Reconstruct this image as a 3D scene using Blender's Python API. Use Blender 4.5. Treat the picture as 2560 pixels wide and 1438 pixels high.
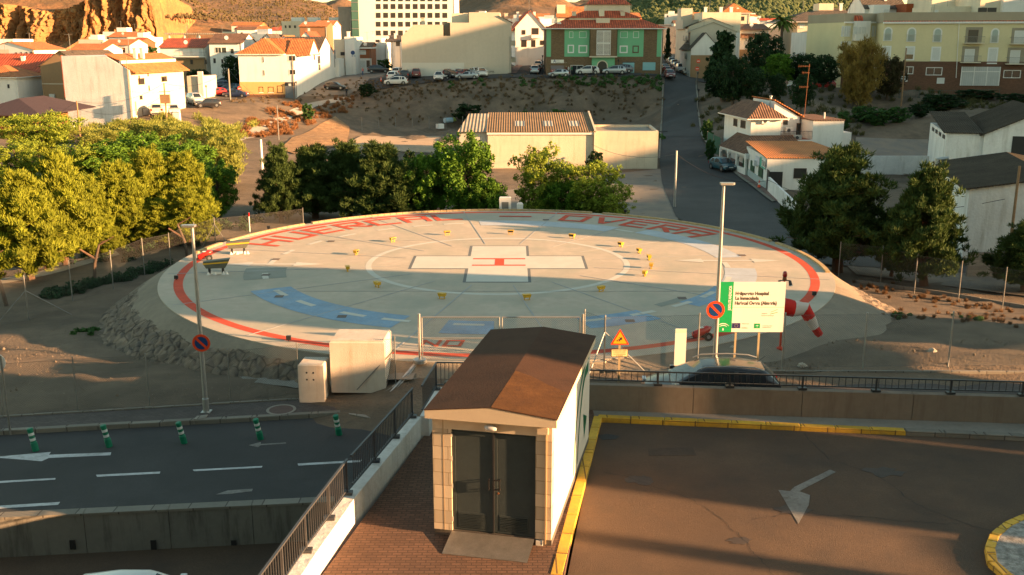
import bpy, math, random
import numpy as np
from mathutils import Vector, Matrix, noise
R = math.radians
for _o in list(bpy.data.objects): bpy.data.objects.remove(_o, do_unlink=True)
S = bpy.context.scene; C = S.collection
# ------------------------------------------------------------ camera
CF = 2498.7; CP = .2412; CH = 11.5; CS, CC = math.sin(CP), math.cos(CP)
cd = bpy.data.cameras.new('camera'); cam = bpy.data.objects.new('camera', cd); C.objects.link(cam)
cd.sensor_width = 36; cd.lens = 36*CF/2560; cd.clip_end = 12000; cd.clip_start = .1
cam.location = (0, 0, CH); cam.rotation_euler = (math.pi/2-CP, 0, 0); S.camera = cam
# ------------------------------------------------------------ light
SUN_A = R(17.5); SUN_E = R(11.3)
sd = Vector((math.cos(SUN_A)*math.cos(SUN_E), -math.sin(SUN_A)*math.cos(SUN_E), math.sin(SUN_E)))
W = bpy.data.worlds.new('World'); S.world = W; W.use_nodes = True
nt = W.node_tree; sky = nt.nodes.new('ShaderNodeTexSky'); sky.sky_type = 'NISHITA'; sky.sun_disc = False
sky.sun_elevation = SUN_E; sky.sun_rotation = math.atan2(sd.x, sd.y); sky.altitude = 300; sky.dust_density = .6; sky.ozone_density = 1.5
wt = nt.nodes.new('ShaderNodeMix'); wt.data_type = 'RGBA'; wt.blend_type = 'MULTIPLY'; wt.inputs[0].default_value = 1; wt.inputs[7].default_value = (1.15, 1.0, .66, 1)   # warm tint multiplied into the sky light
nt.links.new(sky.outputs[0], wt.inputs[6]); nt.links.new(wt.outputs[2], nt.nodes['Background'].inputs[0]); nt.nodes['Background'].inputs[1].default_value = .079
sl = bpy.data.lights.new('sun', 'SUN'); sun = bpy.data.objects.new('sun', sl); C.objects.link(sun)
sl.energy = 5.0; sl.angle = R(.5); sl.color = (1, .545, .25)
sun.rotation_euler = (-sd).to_track_quat('-Z', 'Y').to_euler(); sun.location = (60, -20, 40)
S.view_settings.view_transform = 'Standard'; S.view_settings.look = 'None'; S.view_settings.gamma = 1
S.view_settings.exposure = 2.30; S.view_settings.use_curve_mapping = False
S.render.engine = 'CYCLES'; S.cycles.max_bounces = 5; S.cycles.transparent_max_bounces = 8
# ------------------------------------------------------------ pixel rays (photo pixels, 2560 wide)
def ray(px, py):
    yr = -(py-719)/CF
    return ((px-1280)/CF, CC+yr*CS, -CS+yr*CC)
def G(px, py, z=0.):
    d = ray(px, py); t = (z-CH)/d[2]; return Vector((d[0]*t, d[1]*t, z))
def PY(px, py, Y):
    d = ray(px, py); t = Y/d[1]; return Vector((d[0]*t, Y, CH+d[2]*t))
def wx(px, Y, z):                                   # world x of a photo column on the plane y=Y at height z
    return (px-1280)/CF*(Y*CC+(CH-z)*CS)
# ------------------------------------------------------------ materials
MATS = {}
def mat(name, col, rough=.85, var=.22, sc=.5, fine=9., bump=.25, bs=35., metal=0, pat=None, c2=None, st=None, stc=(.1,.08,.06), trans=0, spec=None, ps=1., coat=0, emit=None, bd=.02):
    if name in MATS: return MATS[name]
    m = bpy.data.materials.new(name); MATS[name] = m; m.use_nodes = True
    t = m.node_tree; N = t.nodes; L = t.links; b = N['Principled BSDF']
    m.diffuse_color = (*col, 1)
    b.inputs['Roughness'].default_value = rough; b.inputs['Metallic'].default_value = metal
    if spec is not None: b.inputs['Specular IOR Level'].default_value = spec
    if coat: b.inputs['Coat Weight'].default_value = coat; b.inputs['Coat Roughness'].default_value = .06
    tc = N.new('ShaderNodeTexCoord')
    def nz(scale, det=5, out='Fac', vec=None, ro=.6):
        n = N.new('ShaderNodeTexNoise'); n.inputs['Scale'].default_value = scale; n.inputs['Detail'].default_value = det
        n.inputs['Roughness'].default_value = ro
        L.new(vec or tc.outputs['Object'], n.inputs['Vector']); return n.outputs[out]
    def mth(op, a, bb):
        n = N.new('ShaderNodeMath'); n.operation = op
        for i, v in enumerate((a, bb)):
            if isinstance(v, (int, float)): n.inputs[i].default_value = v
            else: L.new(v, n.inputs[i])
        return n.outputs[0]
    def mr(v, a0, a1, b0, b1):
        n = N.new('ShaderNodeMapRange'); L.new(v, n.inputs[0])
        for i, q in enumerate((a0, a1, b0, b1)): n.inputs[i+1].default_value = q
        return n.outputs[0]
    def mixc(f, a, bb, mode='MIX'):
        n = N.new('ShaderNodeMix'); n.data_type = 'RGBA'; n.blend_type = mode
        if isinstance(f, (int, float)): n.inputs[0].default_value = f
        else: L.new(f, n.inputs[0])
        for i, v in ((6, a), (7, bb)):
            if isinstance(v, tuple): n.inputs[i].default_value = (*v[:3], 1)
            else: L.new(v, n.inputs[i])
        return n.outputs[2]
    colr = tuple(col)
    hgt = None
    if pat:
        uv = tc.outputs['UV']
        if pat in ('tile', 'corr', 'plank'):
            sx = N.new('ShaderNodeSeparateXYZ'); L.new(uv, sx.inputs[0])
            per = {'tile': .30, 'corr': .42, 'plank': .2}[pat]*ps
            fu = mth('FRACT', mth('DIVIDE', sx.outputs[0], per), 0)
            w = mth('ABSOLUTE', mth('SUBTRACT', fu, .5), 0)      # 0 centre .5 edge
            wv = mr(w, 0, .5, 1, 0)
            if pat == 'tile':
                fv = mth('FRACT', mth('DIVIDE', sx.outputs[1], .42*ps), 0)
                hgt = mth('ADD', wv, mth('MULTIPLY', fv, -.35))
                k = mr(wv, 0, .45, .28, 1.0)
                wn = N.new('ShaderNodeTexWhiteNoise'); wn.noise_dimensions = '2D'
                cb = N.new('ShaderNodeCombineXYZ'); L.new(mth('FLOOR', mth('DIVIDE', sx.outputs[0], per), 0), cb.inputs[0]); L.new(mth('FLOOR', mth('DIVIDE', sx.outputs[1], .42*ps), 0), cb.inputs[1]); L.new(cb.outputs[0], wn.inputs[0])
                k = mth('MULTIPLY', k, mr(wn.outputs[0], 0, 1, .72, 1.22))
            elif pat == 'corr':
                hgt = wv; k = mr(wv, 0, .5, .35, 1.0)
            else:
                hgt = mr(w, .44, .5, 1, 0); k = mr(w, .44, .5, 1, .6)
            cb = N.new('ShaderNodeCombineColor')
            for i in range(3): L.new(k, cb.inputs[i])
            colr = mixc(1., tuple(col), cb.outputs[0], 'MULTIPLY')
        else:
            br = N.new('ShaderNodeTexBrick'); L.new(uv, br.inputs['Vector'])
            br.inputs['Scale'].default_value = 1
            br.inputs['Color1'].default_value = (*[c*1.12 for c in col], 1); br.inputs['Color2'].default_value = (*[c*.8 for c in col], 1)
            br.inputs['Mortar'].default_value = (*(c2 or [c*.5 for c in col]), 1)
            bw, bh, ms = {'brick': (.25, .075, .012), 'block': (.9, .42, .012), 'paver': (.22, .11, .014), 'slab': (.6, .6, .02), 'panel': (2.4, 30, .02), 'kerb': (1.0, 3, .02)}[pat]
            br.inputs['Brick Width'].default_value = bw*ps; br.inputs['Row Height'].default_value = bh*ps; br.inputs['Mortar Size'].default_value = ms*ps
            br.offset = .5 if pat in ('brick', 'block', 'paver') else 0
            br.inputs['Bias'].default_value = 0
            colr = br.outputs[0]; hgt = mth('SUBTRACT', 1., br.outputs['Fac'])
    if var > 0:
        n1 = nz(sc, 6); n2 = nz(fine, 4)
        k = mth('MULTIPLY', mr(n1, .25, .75, 1-var, 1+var), mr(n2, .25, .75, 1-var*.55, 1+var*.55))
        cb = N.new('ShaderNodeCombineColor')
        for i in range(3): L.new(k, cb.inputs[i])
        colr = mixc(1., colr, cb.outputs[0], 'MULTIPLY')
    if c2 and not pat: colr = mixc(mr(nz(sc*1.7+.13, 5), .42, .62, 0, 1), colr, tuple(c2))
    if st:   # streaks/stains
        mp = N.new('ShaderNodeMapping'); mp.inputs['Scale'].default_value = (2.2, 2.2, .25) if st[0] == 'v' else (1, 1, 1)
        L.new(tc.outputs['Object'], mp.inputs[0])
        colr = mixc(mr(nz(st[1], 6, vec=mp.outputs[0], ro=.7), .5, .72, 0, st[2]), colr, tuple(stc))
    if isinstance(colr, tuple): b.inputs['Base Color'].default_value = (*colr[:3], 1)
    else: L.new(colr, b.inputs['Base Color'])
    if bump > 0 or hgt is not None:
        bn = N.new('ShaderNodeBump'); bn.inputs['Distance'].default_value = bd
        bn.inputs['Strength'].default_value = max(bump, .01)
        L.new(nz(bs, 5), bn.inputs['Height']); last = bn
        if hgt is not None:
            b2 = N.new('ShaderNodeBump'); b2.inputs['Distance'].default_value = {'tile': .07, 'corr': .06}.get(pat, .012); b2.inputs['Strength'].default_value = .9
            L.new(hgt, b2.inputs['Height']); L.new(bn.outputs[0], b2.inputs['Normal']); last = b2
        L.new(last.outputs[0], b.inputs['Normal'])
    if trans:
        tr = N.new('ShaderNodeBsdfTranslucent'); mx = N.new('ShaderNodeMixShader'); mx.inputs[0].default_value = trans
        if isinstance(colr, tuple): tr.inputs[0].default_value = (*colr[:3], 1)
        else: L.new(colr, tr.inputs[0])
        L.new(b.outputs[0], mx.inputs[1]); L.new(tr.outputs[0], mx.inputs[2]); L.new(mx.outputs[0], N['Material Output'].inputs[0])
    if emit: b.inputs['Emission Color'].default_value = (*emit[:3], 1); b.inputs['Emission Strength'].default_value = emit[3]
    return m
def paint(name, col, rough=.35, metal=.0, coat=.6):   # vehicle paint
    return mat(name, col, rough, .04, 2, 20, 0, metal=metal, coat=coat)
M_ = dict(
 white=mat('white_render', (.72,.70,.66), .9, .07, .35, 4, .15, st=('v', .5, .35), stc=(.45,.42,.37)),
 oldwhite=mat('weathered_whitewash', (.70,.68,.66), .95, .12, .5, 5, .6, 6, st=('v', .7, .6), stc=(.36,.32,.27), bd=.06),
 cream=mat('cream_render', (.62,.55,.42), .9, .09, .3, 4, .2, st=('v', .4, .35), stc=(.42,.36,.28)),
 beige=mat('beige_render', (.52,.46,.37), .95, .08, .12, 2, .2, st=('v', .3, .3), stc=(.43,.37,.29)),
 yellow=mat('pale_yellow_render', (.63,.55,.33), .9, .06, .3, 3, .1),
 ochre=mat('ochre_render', (.60,.36,.14), .9, .08, .4, 3, .15, st=('v', .6, .3), stc=(.42,.24,.10)),
 tanw=mat('tan_render', (.30,.19,.10), .9, .1, .4, 3, .15),
 green=mat('mint_green_render', (.16,.42,.24), .9, .06, .3, 3, .12),
 brownbrick=mat('brown_facing_brick', (.20,.135,.075), .9, .08, .4, 3, .1, pat='brick', ps=1.6),
 redbrick=mat('red_facing_brick', (.30,.10,.045), .9, .15, .4, 3, .1, pat='brick', ps=1.4),
 dkbrick=mat('dark_brown_brick', (.17,.085,.05), .9, .1, .4, 3, .1, pat='brick', ps=1.4),
 concrete=mat('grey_concrete', (.24,.22,.19), .9, .15, .5, 6, .3, st=('v', .8, .5), stc=(.15,.13,.11)),
 tile=mat('orange_clay_tiles', (.50,.17,.05), .85, .15, .6, 3, .1, pat='tile'),
 redtile=mat('red_clay_tiles', (.46,.085,.03), .8, .12, .6, 3, .1, pat='tile', ps=1.5),
 browntile=mat('weathered_brown_tiles', (.17,.09,.055), .9, .25, .6, 3, .1, pat='tile'),
 darktile=mat('dark_grey_brown_tiles', (.10,.075,.055), .9, .2, .6, 3, .1, pat='tile', ps=1.1),
 fibre=mat('corrugated_fibre_cement', (.36,.30,.235), .9, .22, .5, 4, .2, pat='corr'),
 brownfibre=mat('brown_corrugated_roof', (.22,.14,.075), .9, .28, .4, 4, .2, pat='corr', ps=.7),
 fibredk=mat('dark_corrugated_roof', (.070,.056,.042), .98, .3, .4, 4, .2, pat='corr', ps=.5, spec=.1),
 rustroof=mat('rust_orange_sheet_roof', (.52,.19,.05), .85, .22, .4, 4, .2, pat='corr', ps=.6),
 purple=mat('dark_purple_sheet_roof', (.035,.020,.028), .9, .1, .4, 4, .1, pat='plank', ps=3),
 glass=mat('window_glass', (.02,.028,.035), .08, 0, bump=0, spec=.8),
 dkglass=mat('dark_window', (.03,.028,.025), .3, .1, 1, 3, 0),
 shutter=mat('white_roller_shutter', (.60,.60,.57), .6, .05, 1, 3, 0, pat='plank', ps=.4),
 frame=mat('white_window_frame', (.70,.70,.68), .6, .03, bump=0),
 bframe=mat('brown_window_frame', (.10,.05,.03), .6, .1, bump=0),
 metaldk=mat('dark_grey_steel', (.055,.06,.068), .45, .15, 3, 20, .1, metal=.6),
 galv=mat('galvanised_steel', (.42,.43,.42), .42, .12, 3, 20, .05, metal=.75),
 galvdk=mat('weathered_galvanised_steel', (.22,.22,.21), .5, .2, 3, 20, .1, metal=.5),
 wood=mat('weathered_wooden_pole', (.28,.17,.09), .9, .2, 2, 12, .3),
 rust=mat('rusty_steel', (.22,.09,.04), .85, .25, 3, 18, .2, metal=.3),
 black=mat('black_plastic', (.015,.015,.017), .5, 0, bump=0),
 rubber=mat('black_rubber', (.02,.02,.02), .85, .1, bump=0),
 rim=mat('grey_alloy', (.35,.36,.38), .35, 0, bump=0, metal=.8),
 lampglass=mat('clear_lamp_glass', (.55,.56,.58), .12, 0, bump=0, spec=.8),
 redglass=mat('red_lamp_glass', (.35,.01,.01), .15, 0, bump=0, spec=.8),
 plate=mat('white_plate', (.7,.7,.66), .4, 0, bump=0),
 asphalt=mat('asphalt', (.100,.063,.039), .92, .38, .16, 16, .9, 60, c2=(.078,.050,.033), st=('n', .35, .6), stc=(.045,.036,.03), bd=.03),
 asphaltold=mat('old_street_asphalt', (.048,.048,.050), .92, .30, .15, 12, .7, 60, c2=(.037,.038,.040), st=('n', .3, .5), stc=(.027,.027,.029)),
 pavers=mat('red_brown_concrete_pavers', (.14,.075,.046), .9, .25, .5, 5, .35, 40, pat='paver', ps=1.05, c2=(.075,.042,.028)),
 paversdk=mat('grey_brown_sidewalk_pavers', (.085,.07,.066), .9, .15, .5, 5, .35, 40, pat='paver', c2=(.06,.048,.043)),
 slabs=mat('grey_sidewalk_slabs', (.30,.27,.23), .9, .15, .5, 5, .25, 40, pat='slab', c2=(.12,.11,.09)),
 kerb=mat('grey_kerb_stone', (.20,.185,.155), .9, .14, .6, 7, .25, 40, pat='kerb', c2=(.08,.07,.06)),
 ykerb=mat('yellow_painted_kerb', (.62,.37,.035), .75, .2, .9, 8, .3, 30, pat='kerb', c2=(.16,.09,.02), st=('n', 3., .5), stc=(.30,.19,.06)),
 line=mat('white_road_paint', (.50,.51,.52), .8, .25, 1.2, 9, .2, st=('n', 4., .6), stc=(.2,.2,.2)),
 lineworn=mat('worn_road_paint', (.20,.19,.175), .85, .35, 1.5, 14, .2, st=('n', 3., 1.), stc=(.08,.065,.05)),
 dirt=mat('bare_earth', (.155,.115,.08), .97, .28, .12, 1.6, .9, 9, c2=(.10,.076,.053), st=('n', .6, .5), stc=(.20,.15,.10), bd=.1),
)
# ------------------------------------------------------------ mesh builder
class MB:
    def __init__(s): s.v = []; s.f = []; s.m = []
    def add(s, vs, fs, mi=0):
        o = len(s.v); s.v.extend([tuple(p) for p in vs])
        for f in fs: s.f.append(tuple(i+o for i in f)); s.m.append(mi)
        return s
    def box(s, x0, x1, y0, y1, z0, z1, mi=0):
        return s.add([(x0,y0,z0),(x1,y0,z0),(x1,y1,z0),(x0,y1,z0),(x0,y0,z1),(x1,y0,z1),(x1,y1,z1),(x0,y1,z1)],
                     [(0,3,2,1),(4,5,6,7),(0,1,5,4),(1,2,6,5),(2,3,7,6),(3,0,4,7)], mi)
    def cb(s, x0, x1, y0, y1, z0, z1, b=.02, mi=0):      # box with chamfered top edges
        return s.add([(x0,y0,z0),(x1,y0,z0),(x1,y1,z0),(x0,y1,z0),(x0,y0,z1-b),(x1,y0,z1-b),(x1,y1,z1-b),(x0,y1,z1-b),
                      (x0+b,y0+b,z1),(x1-b,y0+b,z1),(x1-b,y1-b,z1),(x0+b,y1-b,z1)],
                     [(0,3,2,1),(8,9,10,11),(0,1,5,4),(1,2,6,5),(2,3,7,6),(3,0,4,7),(4,5,9,8),(5,6,10,9),(6,7,11,10),(7,4,8,11)], mi)
    def prism(s, poly, z0, z1, mi=0):                    # poly ccw [(x,y)]; z may be lists
        n = len(poly); a = z0 if isinstance(z0, (list, tuple)) else [z0]*n; b = z1 if isinstance(z1, (list, tuple)) else [z1]*n
        vs = [(p[0], p[1], a[i]) for i, p in enumerate(poly)]+[(p[0], p[1], b[i]) for i, p in enumerate(poly)]
        fs = [tuple(range(n-1, -1, -1)), tuple(range(n, 2*n))]+[(i, (i+1) % n, n+(i+1) % n, n+i) for i in range(n)]
        return s.add(vs, fs, mi)
    def xz(s, poly, y0, y1, mi=0):                       # poly [(x,z)] ccw seen from -y, extruded y0->y1
        n = len(poly); vs = [(p[0], y0, p[1]) for p in poly]+[(p[0], y1, p[1]) for p in poly]
        fs = [tuple(range(n)), tuple(range(2*n-1, n-1, -1))]+[((i+1) % n, i, n+i, n+(i+1) % n) for i in range(n)]
        return s.add(vs, fs, mi)
    def tube(s, p0, p1, r0, r1=None, n=8, mi=0, cap=True):
        r1 = r0 if r1 is None else r1; p0 = Vector(p0); p1 = Vector(p1); d = (p1-p0).normalized()
        u = d.cross(Vector((0, 0, 1)) if abs(d.z) < .95 else Vector((1, 0, 0))).normalized(); w = d.cross(u)
        vs = []
        for p, r in ((p0, r0), (p1, r1)):
            for i in range(n):
                a = 2*math.pi*i/n; vs.append(p+u*math.cos(a)*r+w*math.sin(a)*r)
        fs = [((i+1) % n, i, n+i, n+(i+1) % n) for i in range(n)]
        if cap: fs += [tuple(range(n)), tuple(range(2*n-1, n-1, -1))]
        return s.add(vs, fs, mi)
    def path(s, pts, r, n=6, mi=0):
        for a, b in zip(pts, pts[1:]): s.tube(a, b, r if not isinstance(r, (list, tuple)) else r[0], None, n, mi)
        return s
    def lathe(s, prof, n=16, c=(0, 0, 0), mi=0):         # prof [(r,z)] bottom->top
        vs = []
        for r, z in prof:
            for i in range(n):
                a = 2*math.pi*i/n; vs.append((c[0]+r*math.cos(a), c[1]+r*math.sin(a), c[2]+z))
        fs = []
        for k in range(len(prof)-1):
            for i in range(n): fs.append((k*n+i, k*n+(i+1) % n, (k+1)*n+(i+1) % n, (k+1)*n+i))
        fs += [tuple(range(n-1, -1, -1)), tuple(range((len(prof)-1)*n, len(prof)*n))]
        return s.add(vs, fs, mi)
    def bar(s, p0, p1, w, h, mi=0):                      # rectangular bar
        p0 = Vector(p0); p1 = Vector(p1); d = (p1-p0).normalized()
        u = d.cross(Vector((0, 0, 1))); u = (u if u.length > .01 else Vector((1, 0, 0))).normalized()*w/2; q = u.cross(d).normalized()*h/2
        vs = [p+a*u+b*q for p in (p0, p1) for a, b in ((-1,-1),(1,-1),(1,1),(-1,1))]
        return s.add(vs, [(0,1,2,3),(7,6,5,4),(0,4,5,1),(1,5,6,2),(2,6,7,3),(3,7,4,0)], mi)
    def xf(s, rz=0, loc=(0, 0, 0), k=1., i0=0):
        c, n = math.cos(rz), math.sin(rz)
        s.v[i0:] = [(k*(x*c-y*n)+loc[0], k*(x*n+y*c)+loc[1], k*z+loc[2]) for x, y, z in s.v[i0:]]
        return s
    def mesh(s, name, mats, smooth=False, uv=True):
        me = bpy.data.meshes.new(name); me.from_pydata(s.v, [], s.f)
        for m in (mats if isinstance(mats, (list, tuple)) else [mats]): me.materials.append(m)
        if any(s.m): me.polygons.foreach_set('material_index', s.m)
        if smooth: me.polygons.foreach_set('use_smooth', [True]*len(s.f))
        me.update()
        if uv:
            ul = me.uv_layers.new(name='UVMap'); co = s.v
            nr = np.empty(len(s.f)*3); me.polygons.foreach_get('normal', nr); nr = nr.reshape(-1, 3)
            V = np.array(s.v); li = np.array([i for f in s.f for i in f]); fn = np.repeat(nr, [len(f) for f in s.f], axis=0)
            t = np.stack([-fn[:, 1], fn[:, 0], np.zeros(len(fn))], 1); ln = np.linalg.norm(t, axis=1); fl = ln < .05
            t[fl] = (1, 0, 0); ln[fl] = 1; t /= ln[:, None]; bt = np.cross(fn, t); P = V[li]
            ul.data.foreach_set('uv', np.stack([(P*t).sum(1), (P*bt).sum(1)], 1).ravel())
        return me
    def build(s, name, mats, parent=None, smooth=False, uv=True):
        o = bpy.data.objects.new(name, s.mesh(name, mats, smooth, uv)); C.objects.link(o)
        if parent is not None: o.parent = parent
        return o
def thing(name, label, cat, loc=(0, 0, 0), rz=0, group=None):
    o = bpy.data.objects.new(name, None); C.objects.link(o); o.location = loc; o.rotation_euler = (0, 0, rz); o.empty_display_size = .3
    o['label'] = label; o['category'] = cat
    if group: o['group'] = group
    return o
def tag(o, label=None, cat=None, group=None, kind=None, loc=None):
    if label: o['label'] = label
    if cat: o['category'] = cat
    if group: o['group'] = group
    if kind: o['kind'] = kind
    if loc is not None: o.location = loc
    return o
def copy_tree(o, parent=None):
    c = o.copy(); C.objects.link(c)
    if parent is not None: c.parent = parent
    for ch in list(o.children): copy_tree(ch, c)
    return c
def relabel(o, label, cat=None, group=None):
    o['label'] = label
    if cat: o['category'] = cat
    if group: o['group'] = group
    return o
def text(name, s, size, m, parent, loc, rot=(math.pi/2, 0, 0), sx=1., ext=.003, align='LEFT', off=0):
    cu = bpy.data.curves.new(name, 'FONT'); cu.body = s; cu.size = size; cu.extrude = ext; cu.offset = off; cu.align_x = align
    o = bpy.data.objects.new(name, cu); C.objects.link(o)
    dg = bpy.context.evaluated_depsgraph_get(); me = bpy.data.meshes.new_from_object(o.evaluated_get(dg))
    bpy.data.objects.remove(o, do_unlink=True)
    me.materials.clear(); me.materials.append(m); q = bpy.data.objects.new(name, me); C.objects.link(q)
    q.parent = parent; q.location = loc; q.rotation_euler = rot; q.scale = (sx, 1, 1); return q
# ------------------------------------------------------------ terrain
PC = Vector((-.75, 52.3)); PR = 16.5
ctl = []
def cp(px, py, Y): p = PY(px, py, Y); ctl.append((p.x, Y, p.z))
def cg(px, py, z): p = G(px, py, z); ctl.append((p.x, p.y, z))
def cw(x, y, z): ctl.append((x, y, z))
# near left waste ground and sidewalk back edge
for a in ((0,1045,-1.15),(370,1022,-1.15),(740,998,-1.15),(900,985,-.9),(600,940,-1.15),(300,930,-1.4),(0,900,-1.6),(300,830,-1.75),(0,830,-1.8),(1040,930,-.25),(740,940,-.95),(500,900,-1.1)): cg(*a)
for a in ((72,800,-1.9),(182,755,-2),(284,725,-2),(362,688,-2.1),(428,672,-2.2),(280,790,-1.9),(550,580,-2.7),(0,700,-2.5),(200,640,-2.8),(-300,800,-2),(-300,1000,-1.5),(-600,700,-2.5)): cg(*a)
# near right plateau
for a in ((1500,925,-.15),(1750,905,-.15),(2000,920,-.15),(2300,920,-.15),(2560,925,-.15),(2900,930,-.15),(2100,850,-.25),(2400,870,-.25),(2560,840,-.5),(2165,790,-.9),(2560,790,-1.6),(2350,760,-1.9),(2900,800,-1.4),
          (2150,712,-2),(2560,772,-2),(2215,730,-2),(2320,735,-1.95),(2110,692,-2.1),(2400,680,-2.3),(2560,700,-2.2),(2900,700,-2.2),(2000,600,-2.7),(2200,600,-2.6),(2450,650,-2.4)): cg(*a)
for x in range(-40, 60, 8): cw(x, 24, -3.2); cw(x, 10, -3.2)
for a in (200, 235, 300, 330, 20, 45, 70, 90, 110, 135, 160): cw(PC.x+15*math.cos(R(a)), PC.y+15*math.sin(R(a)), -2.2)
# valley floor
for a in ((1900,560,-2.8),(1700,545,-3),(1500,540,-3),(1200,500,-3),(900,480,-3),(700,480,-3),(600,470,-3.1),(1640,415,-3.3),(1220,425,-3.3),(1400,420,-3.3),(1806,440,-3.4),(2100,480,-3.2),(2300,480,-3.2),(2400,400,-3.3),
          (1760,400,-3.3),(1650,400,-3.3),(1150,410,-3.3),(1900,370,-3.3),(2200,350,-3),(2130,300,-2.4),(2300,300,-2),(2560,330,-3),(2700,480,-3)): cg(*a)
for a in ((900,375,-3.3),(1100,345,-3.2),(1150,310,-3),(1300,300,-2.6),(1500,300,-2.6),(1640,320,-2.9),(1000,310,-2.9),(900,335,-3.3),(1600,290,-1.8)): cg(*a)
# embankment crown and street level
for a in ((880,243,195,),(1000,228,193),(1100,213,194),(1200,205,194),(1300,203,194),(1400,203,194),(1500,199,194),(1600,190,196),(1650,196,194)): cp(*a)
for a in ((1060,260,186),(1250,245,188),(1450,240,188),(1600,235,188)): cp(*a)
for a in ((1000,195,205),(1200,190,205),(1400,190,205),(1640,185,208),(1300,150,260),(1720,165,230),(1700,130,300)): cp(*a)
# right road ramp
for a in ((1690,200,194),(1700,250,176),(1700,300,160),(1700,350,143),(1700,400,126)): cp(*a)
for a in ((1750,215,192),(1770,260,172),(1780,300,155),(1800,350,140)): cp(*a)
# slope below the cream block
for a in ((1850,215,175),(2000,215,170),(2150,215,165),(2300,222,162),(2560,235,158),(2800,240,155),(1900,260,155),(2050,290,145),(1850,300,142),(2200,270,152),(2500,270,148),(1950,330,132),(2400,290,135)): cp(*a)
# left: path, bank and street
for a in ((600,345,150),(660,315,160),(740,285,172),(820,260,184),(640,260,172),(560,290,160),(480,300,150),(400,290,150),(340,292,150),(250,322,150),(180,325,148),(100,330,140),(0,320,135),(600,243,186),(740,240,186),(870,222,196),(560,215,195),(500,250,175)): cp(*a)
for a in ((700,385,127),(560,400,122),(620,430,112),(740,375,134),(300,420,105),(0,450,95),(0,380,115),(820,345,147),(720,345,146),(640,355,143)): cp(*a)
for x, y, z in ((-160,150,2),(-150,80,-2),(160,60,-2),(170,130,0),(200,180,5),(-60,230,3),(-120,230,3.5),(-200,230,4),(0,260,6),(60,260,7),(120,230,7),(-60,300,7),(0,320,9),(80,320,10),(200,320,11),(-180,320,6),
                (-200,420,7),(0,420,14),(200,420,15),(0,620,21),(-250,600,10),(250,600,22),(-600,400,7),(600,400,15),(0,1200,25),(-800,1200,25),(800,1200,25),(0,4000,30),(-3500,3500,30),(3500,3500,30),(-3000,0,-3),(3000,0,-3),(0,-600,-3),(-700,-50,-3),(700,-50,-3)): cw(x, y, z)
ca = np.array(ctl); cxy = ca[:, :2]
_D = np.linalg.norm(cxy[:, None]-cxy[None], axis=2); _n = len(ca)
_A = np.zeros((_n+3, _n+3)); _A[:_n, :_n] = _D-np.eye(_n)*.15; _A[:_n, _n] = 1; _A[_n, :_n] = 1
_A[:_n, _n+1:] = cxy/100; _A[_n+1:, :_n] = cxy.T/100
_w = np.linalg.solve(_A, np.r_[ca[:, 2], 0, 0, 0])
def HT(x, y):
    x = np.asarray(x, float); y = np.asarray(y, float); sh = x.shape; P = np.stack([x.ravel(), y.ravel()], 1); out = np.empty(len(P))
    for i in range(0, len(P), 8000):
        q = P[i:i+8000]; out[i:i+8000] = np.linalg.norm(q[:, None]-cxy[None], axis=2)@_w[:_n]+_w[_n]+q@_w[_n+1:]/100
    out = out.reshape(sh)
    r = np.hypot(x-PC.x, y-PC.y); out = np.where(r < 17, np.minimum(out, -2.2), out)
    return out
def hz(x, y): return float(HT(np.array([x]), np.array([y]))[0])
def rows(*seg):
    o = []
    for a, b, st in seg: o += list(np.arange(a, b, st))
    return np.array(o)
xs = np.r_[-6000, -3500, -2000, -1200, -800, -500, -320, rows((-220,-70,4),(-70,70,1.1),(70,221,4)), 320, 500, 800, 1200, 2000, 3500, 6000]
ys = np.r_[-600, -200, -60, rows((0,30,5),(30,90,.9),(90,215,1.4),(215,420,5)), 460, 520, 620, 800, 1100, 1600, 2400, 3600, 6000]
X, Y = np.meshgrid(xs, ys); Z = HT(X, Y)
rg = np.random.RandomState(3)
Z = Z+np.where((Y > 30) & (Y < 210), rg.randn(*Z.shape)*.035, 0)
def gully(x, y): return .75*abs(noise.noise(Vector((x*.16, y*.10, 2))))+.42*abs(noise.noise(Vector((x*.42, y*.3, 7))))+.2*noise.noise(Vector((x*1.1, y*1.1, 4)))
for j in range(len(ys)):
    for i in range(len(xs)):
        x, y = xs[i], ys[j]
        if -27 < x < 18 and 148 < y < 194: Z[j, i] += (gully(x, y)-.3)*1.6*min(1, (x+27)/4, (18-x)/4, (y-148)/8, (194-y)/3)
        elif 40 < x < 85 and 122 < y < 158: Z[j, i] += (gully(x, y)-.3)*.8*min(1, (x-40)/5, (y-122)/6, (158-y)/5)
        elif 34 < y < 62 and abs(x) < 45 and math.hypot(x-PC.x, y-PC.y) > 19: Z[j, i] += .09*noise.noise(Vector((x*.9, y*.9, 1)))+.05*noise.noise(Vector((x*2.3, y*2.3, 3)))
def grid(X, Y, Z):
    m = MB(); ny, nx = X.shape; m.v = [tuple(p) for p in np.stack([X.ravel(), Y.ravel(), Z.ravel()], 1)]
    m.f = [(j*nx+i, j*nx+i+1, (j+1)*nx+i+1, (j+1)*nx+i) for j in range(ny-1) for i in range(nx-1)]; m.m = [0]*len(m.f); return m
tag(grid(X, Y, Z).build('ground', M_['dirt'], smooth=True), kind='structure')
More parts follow.
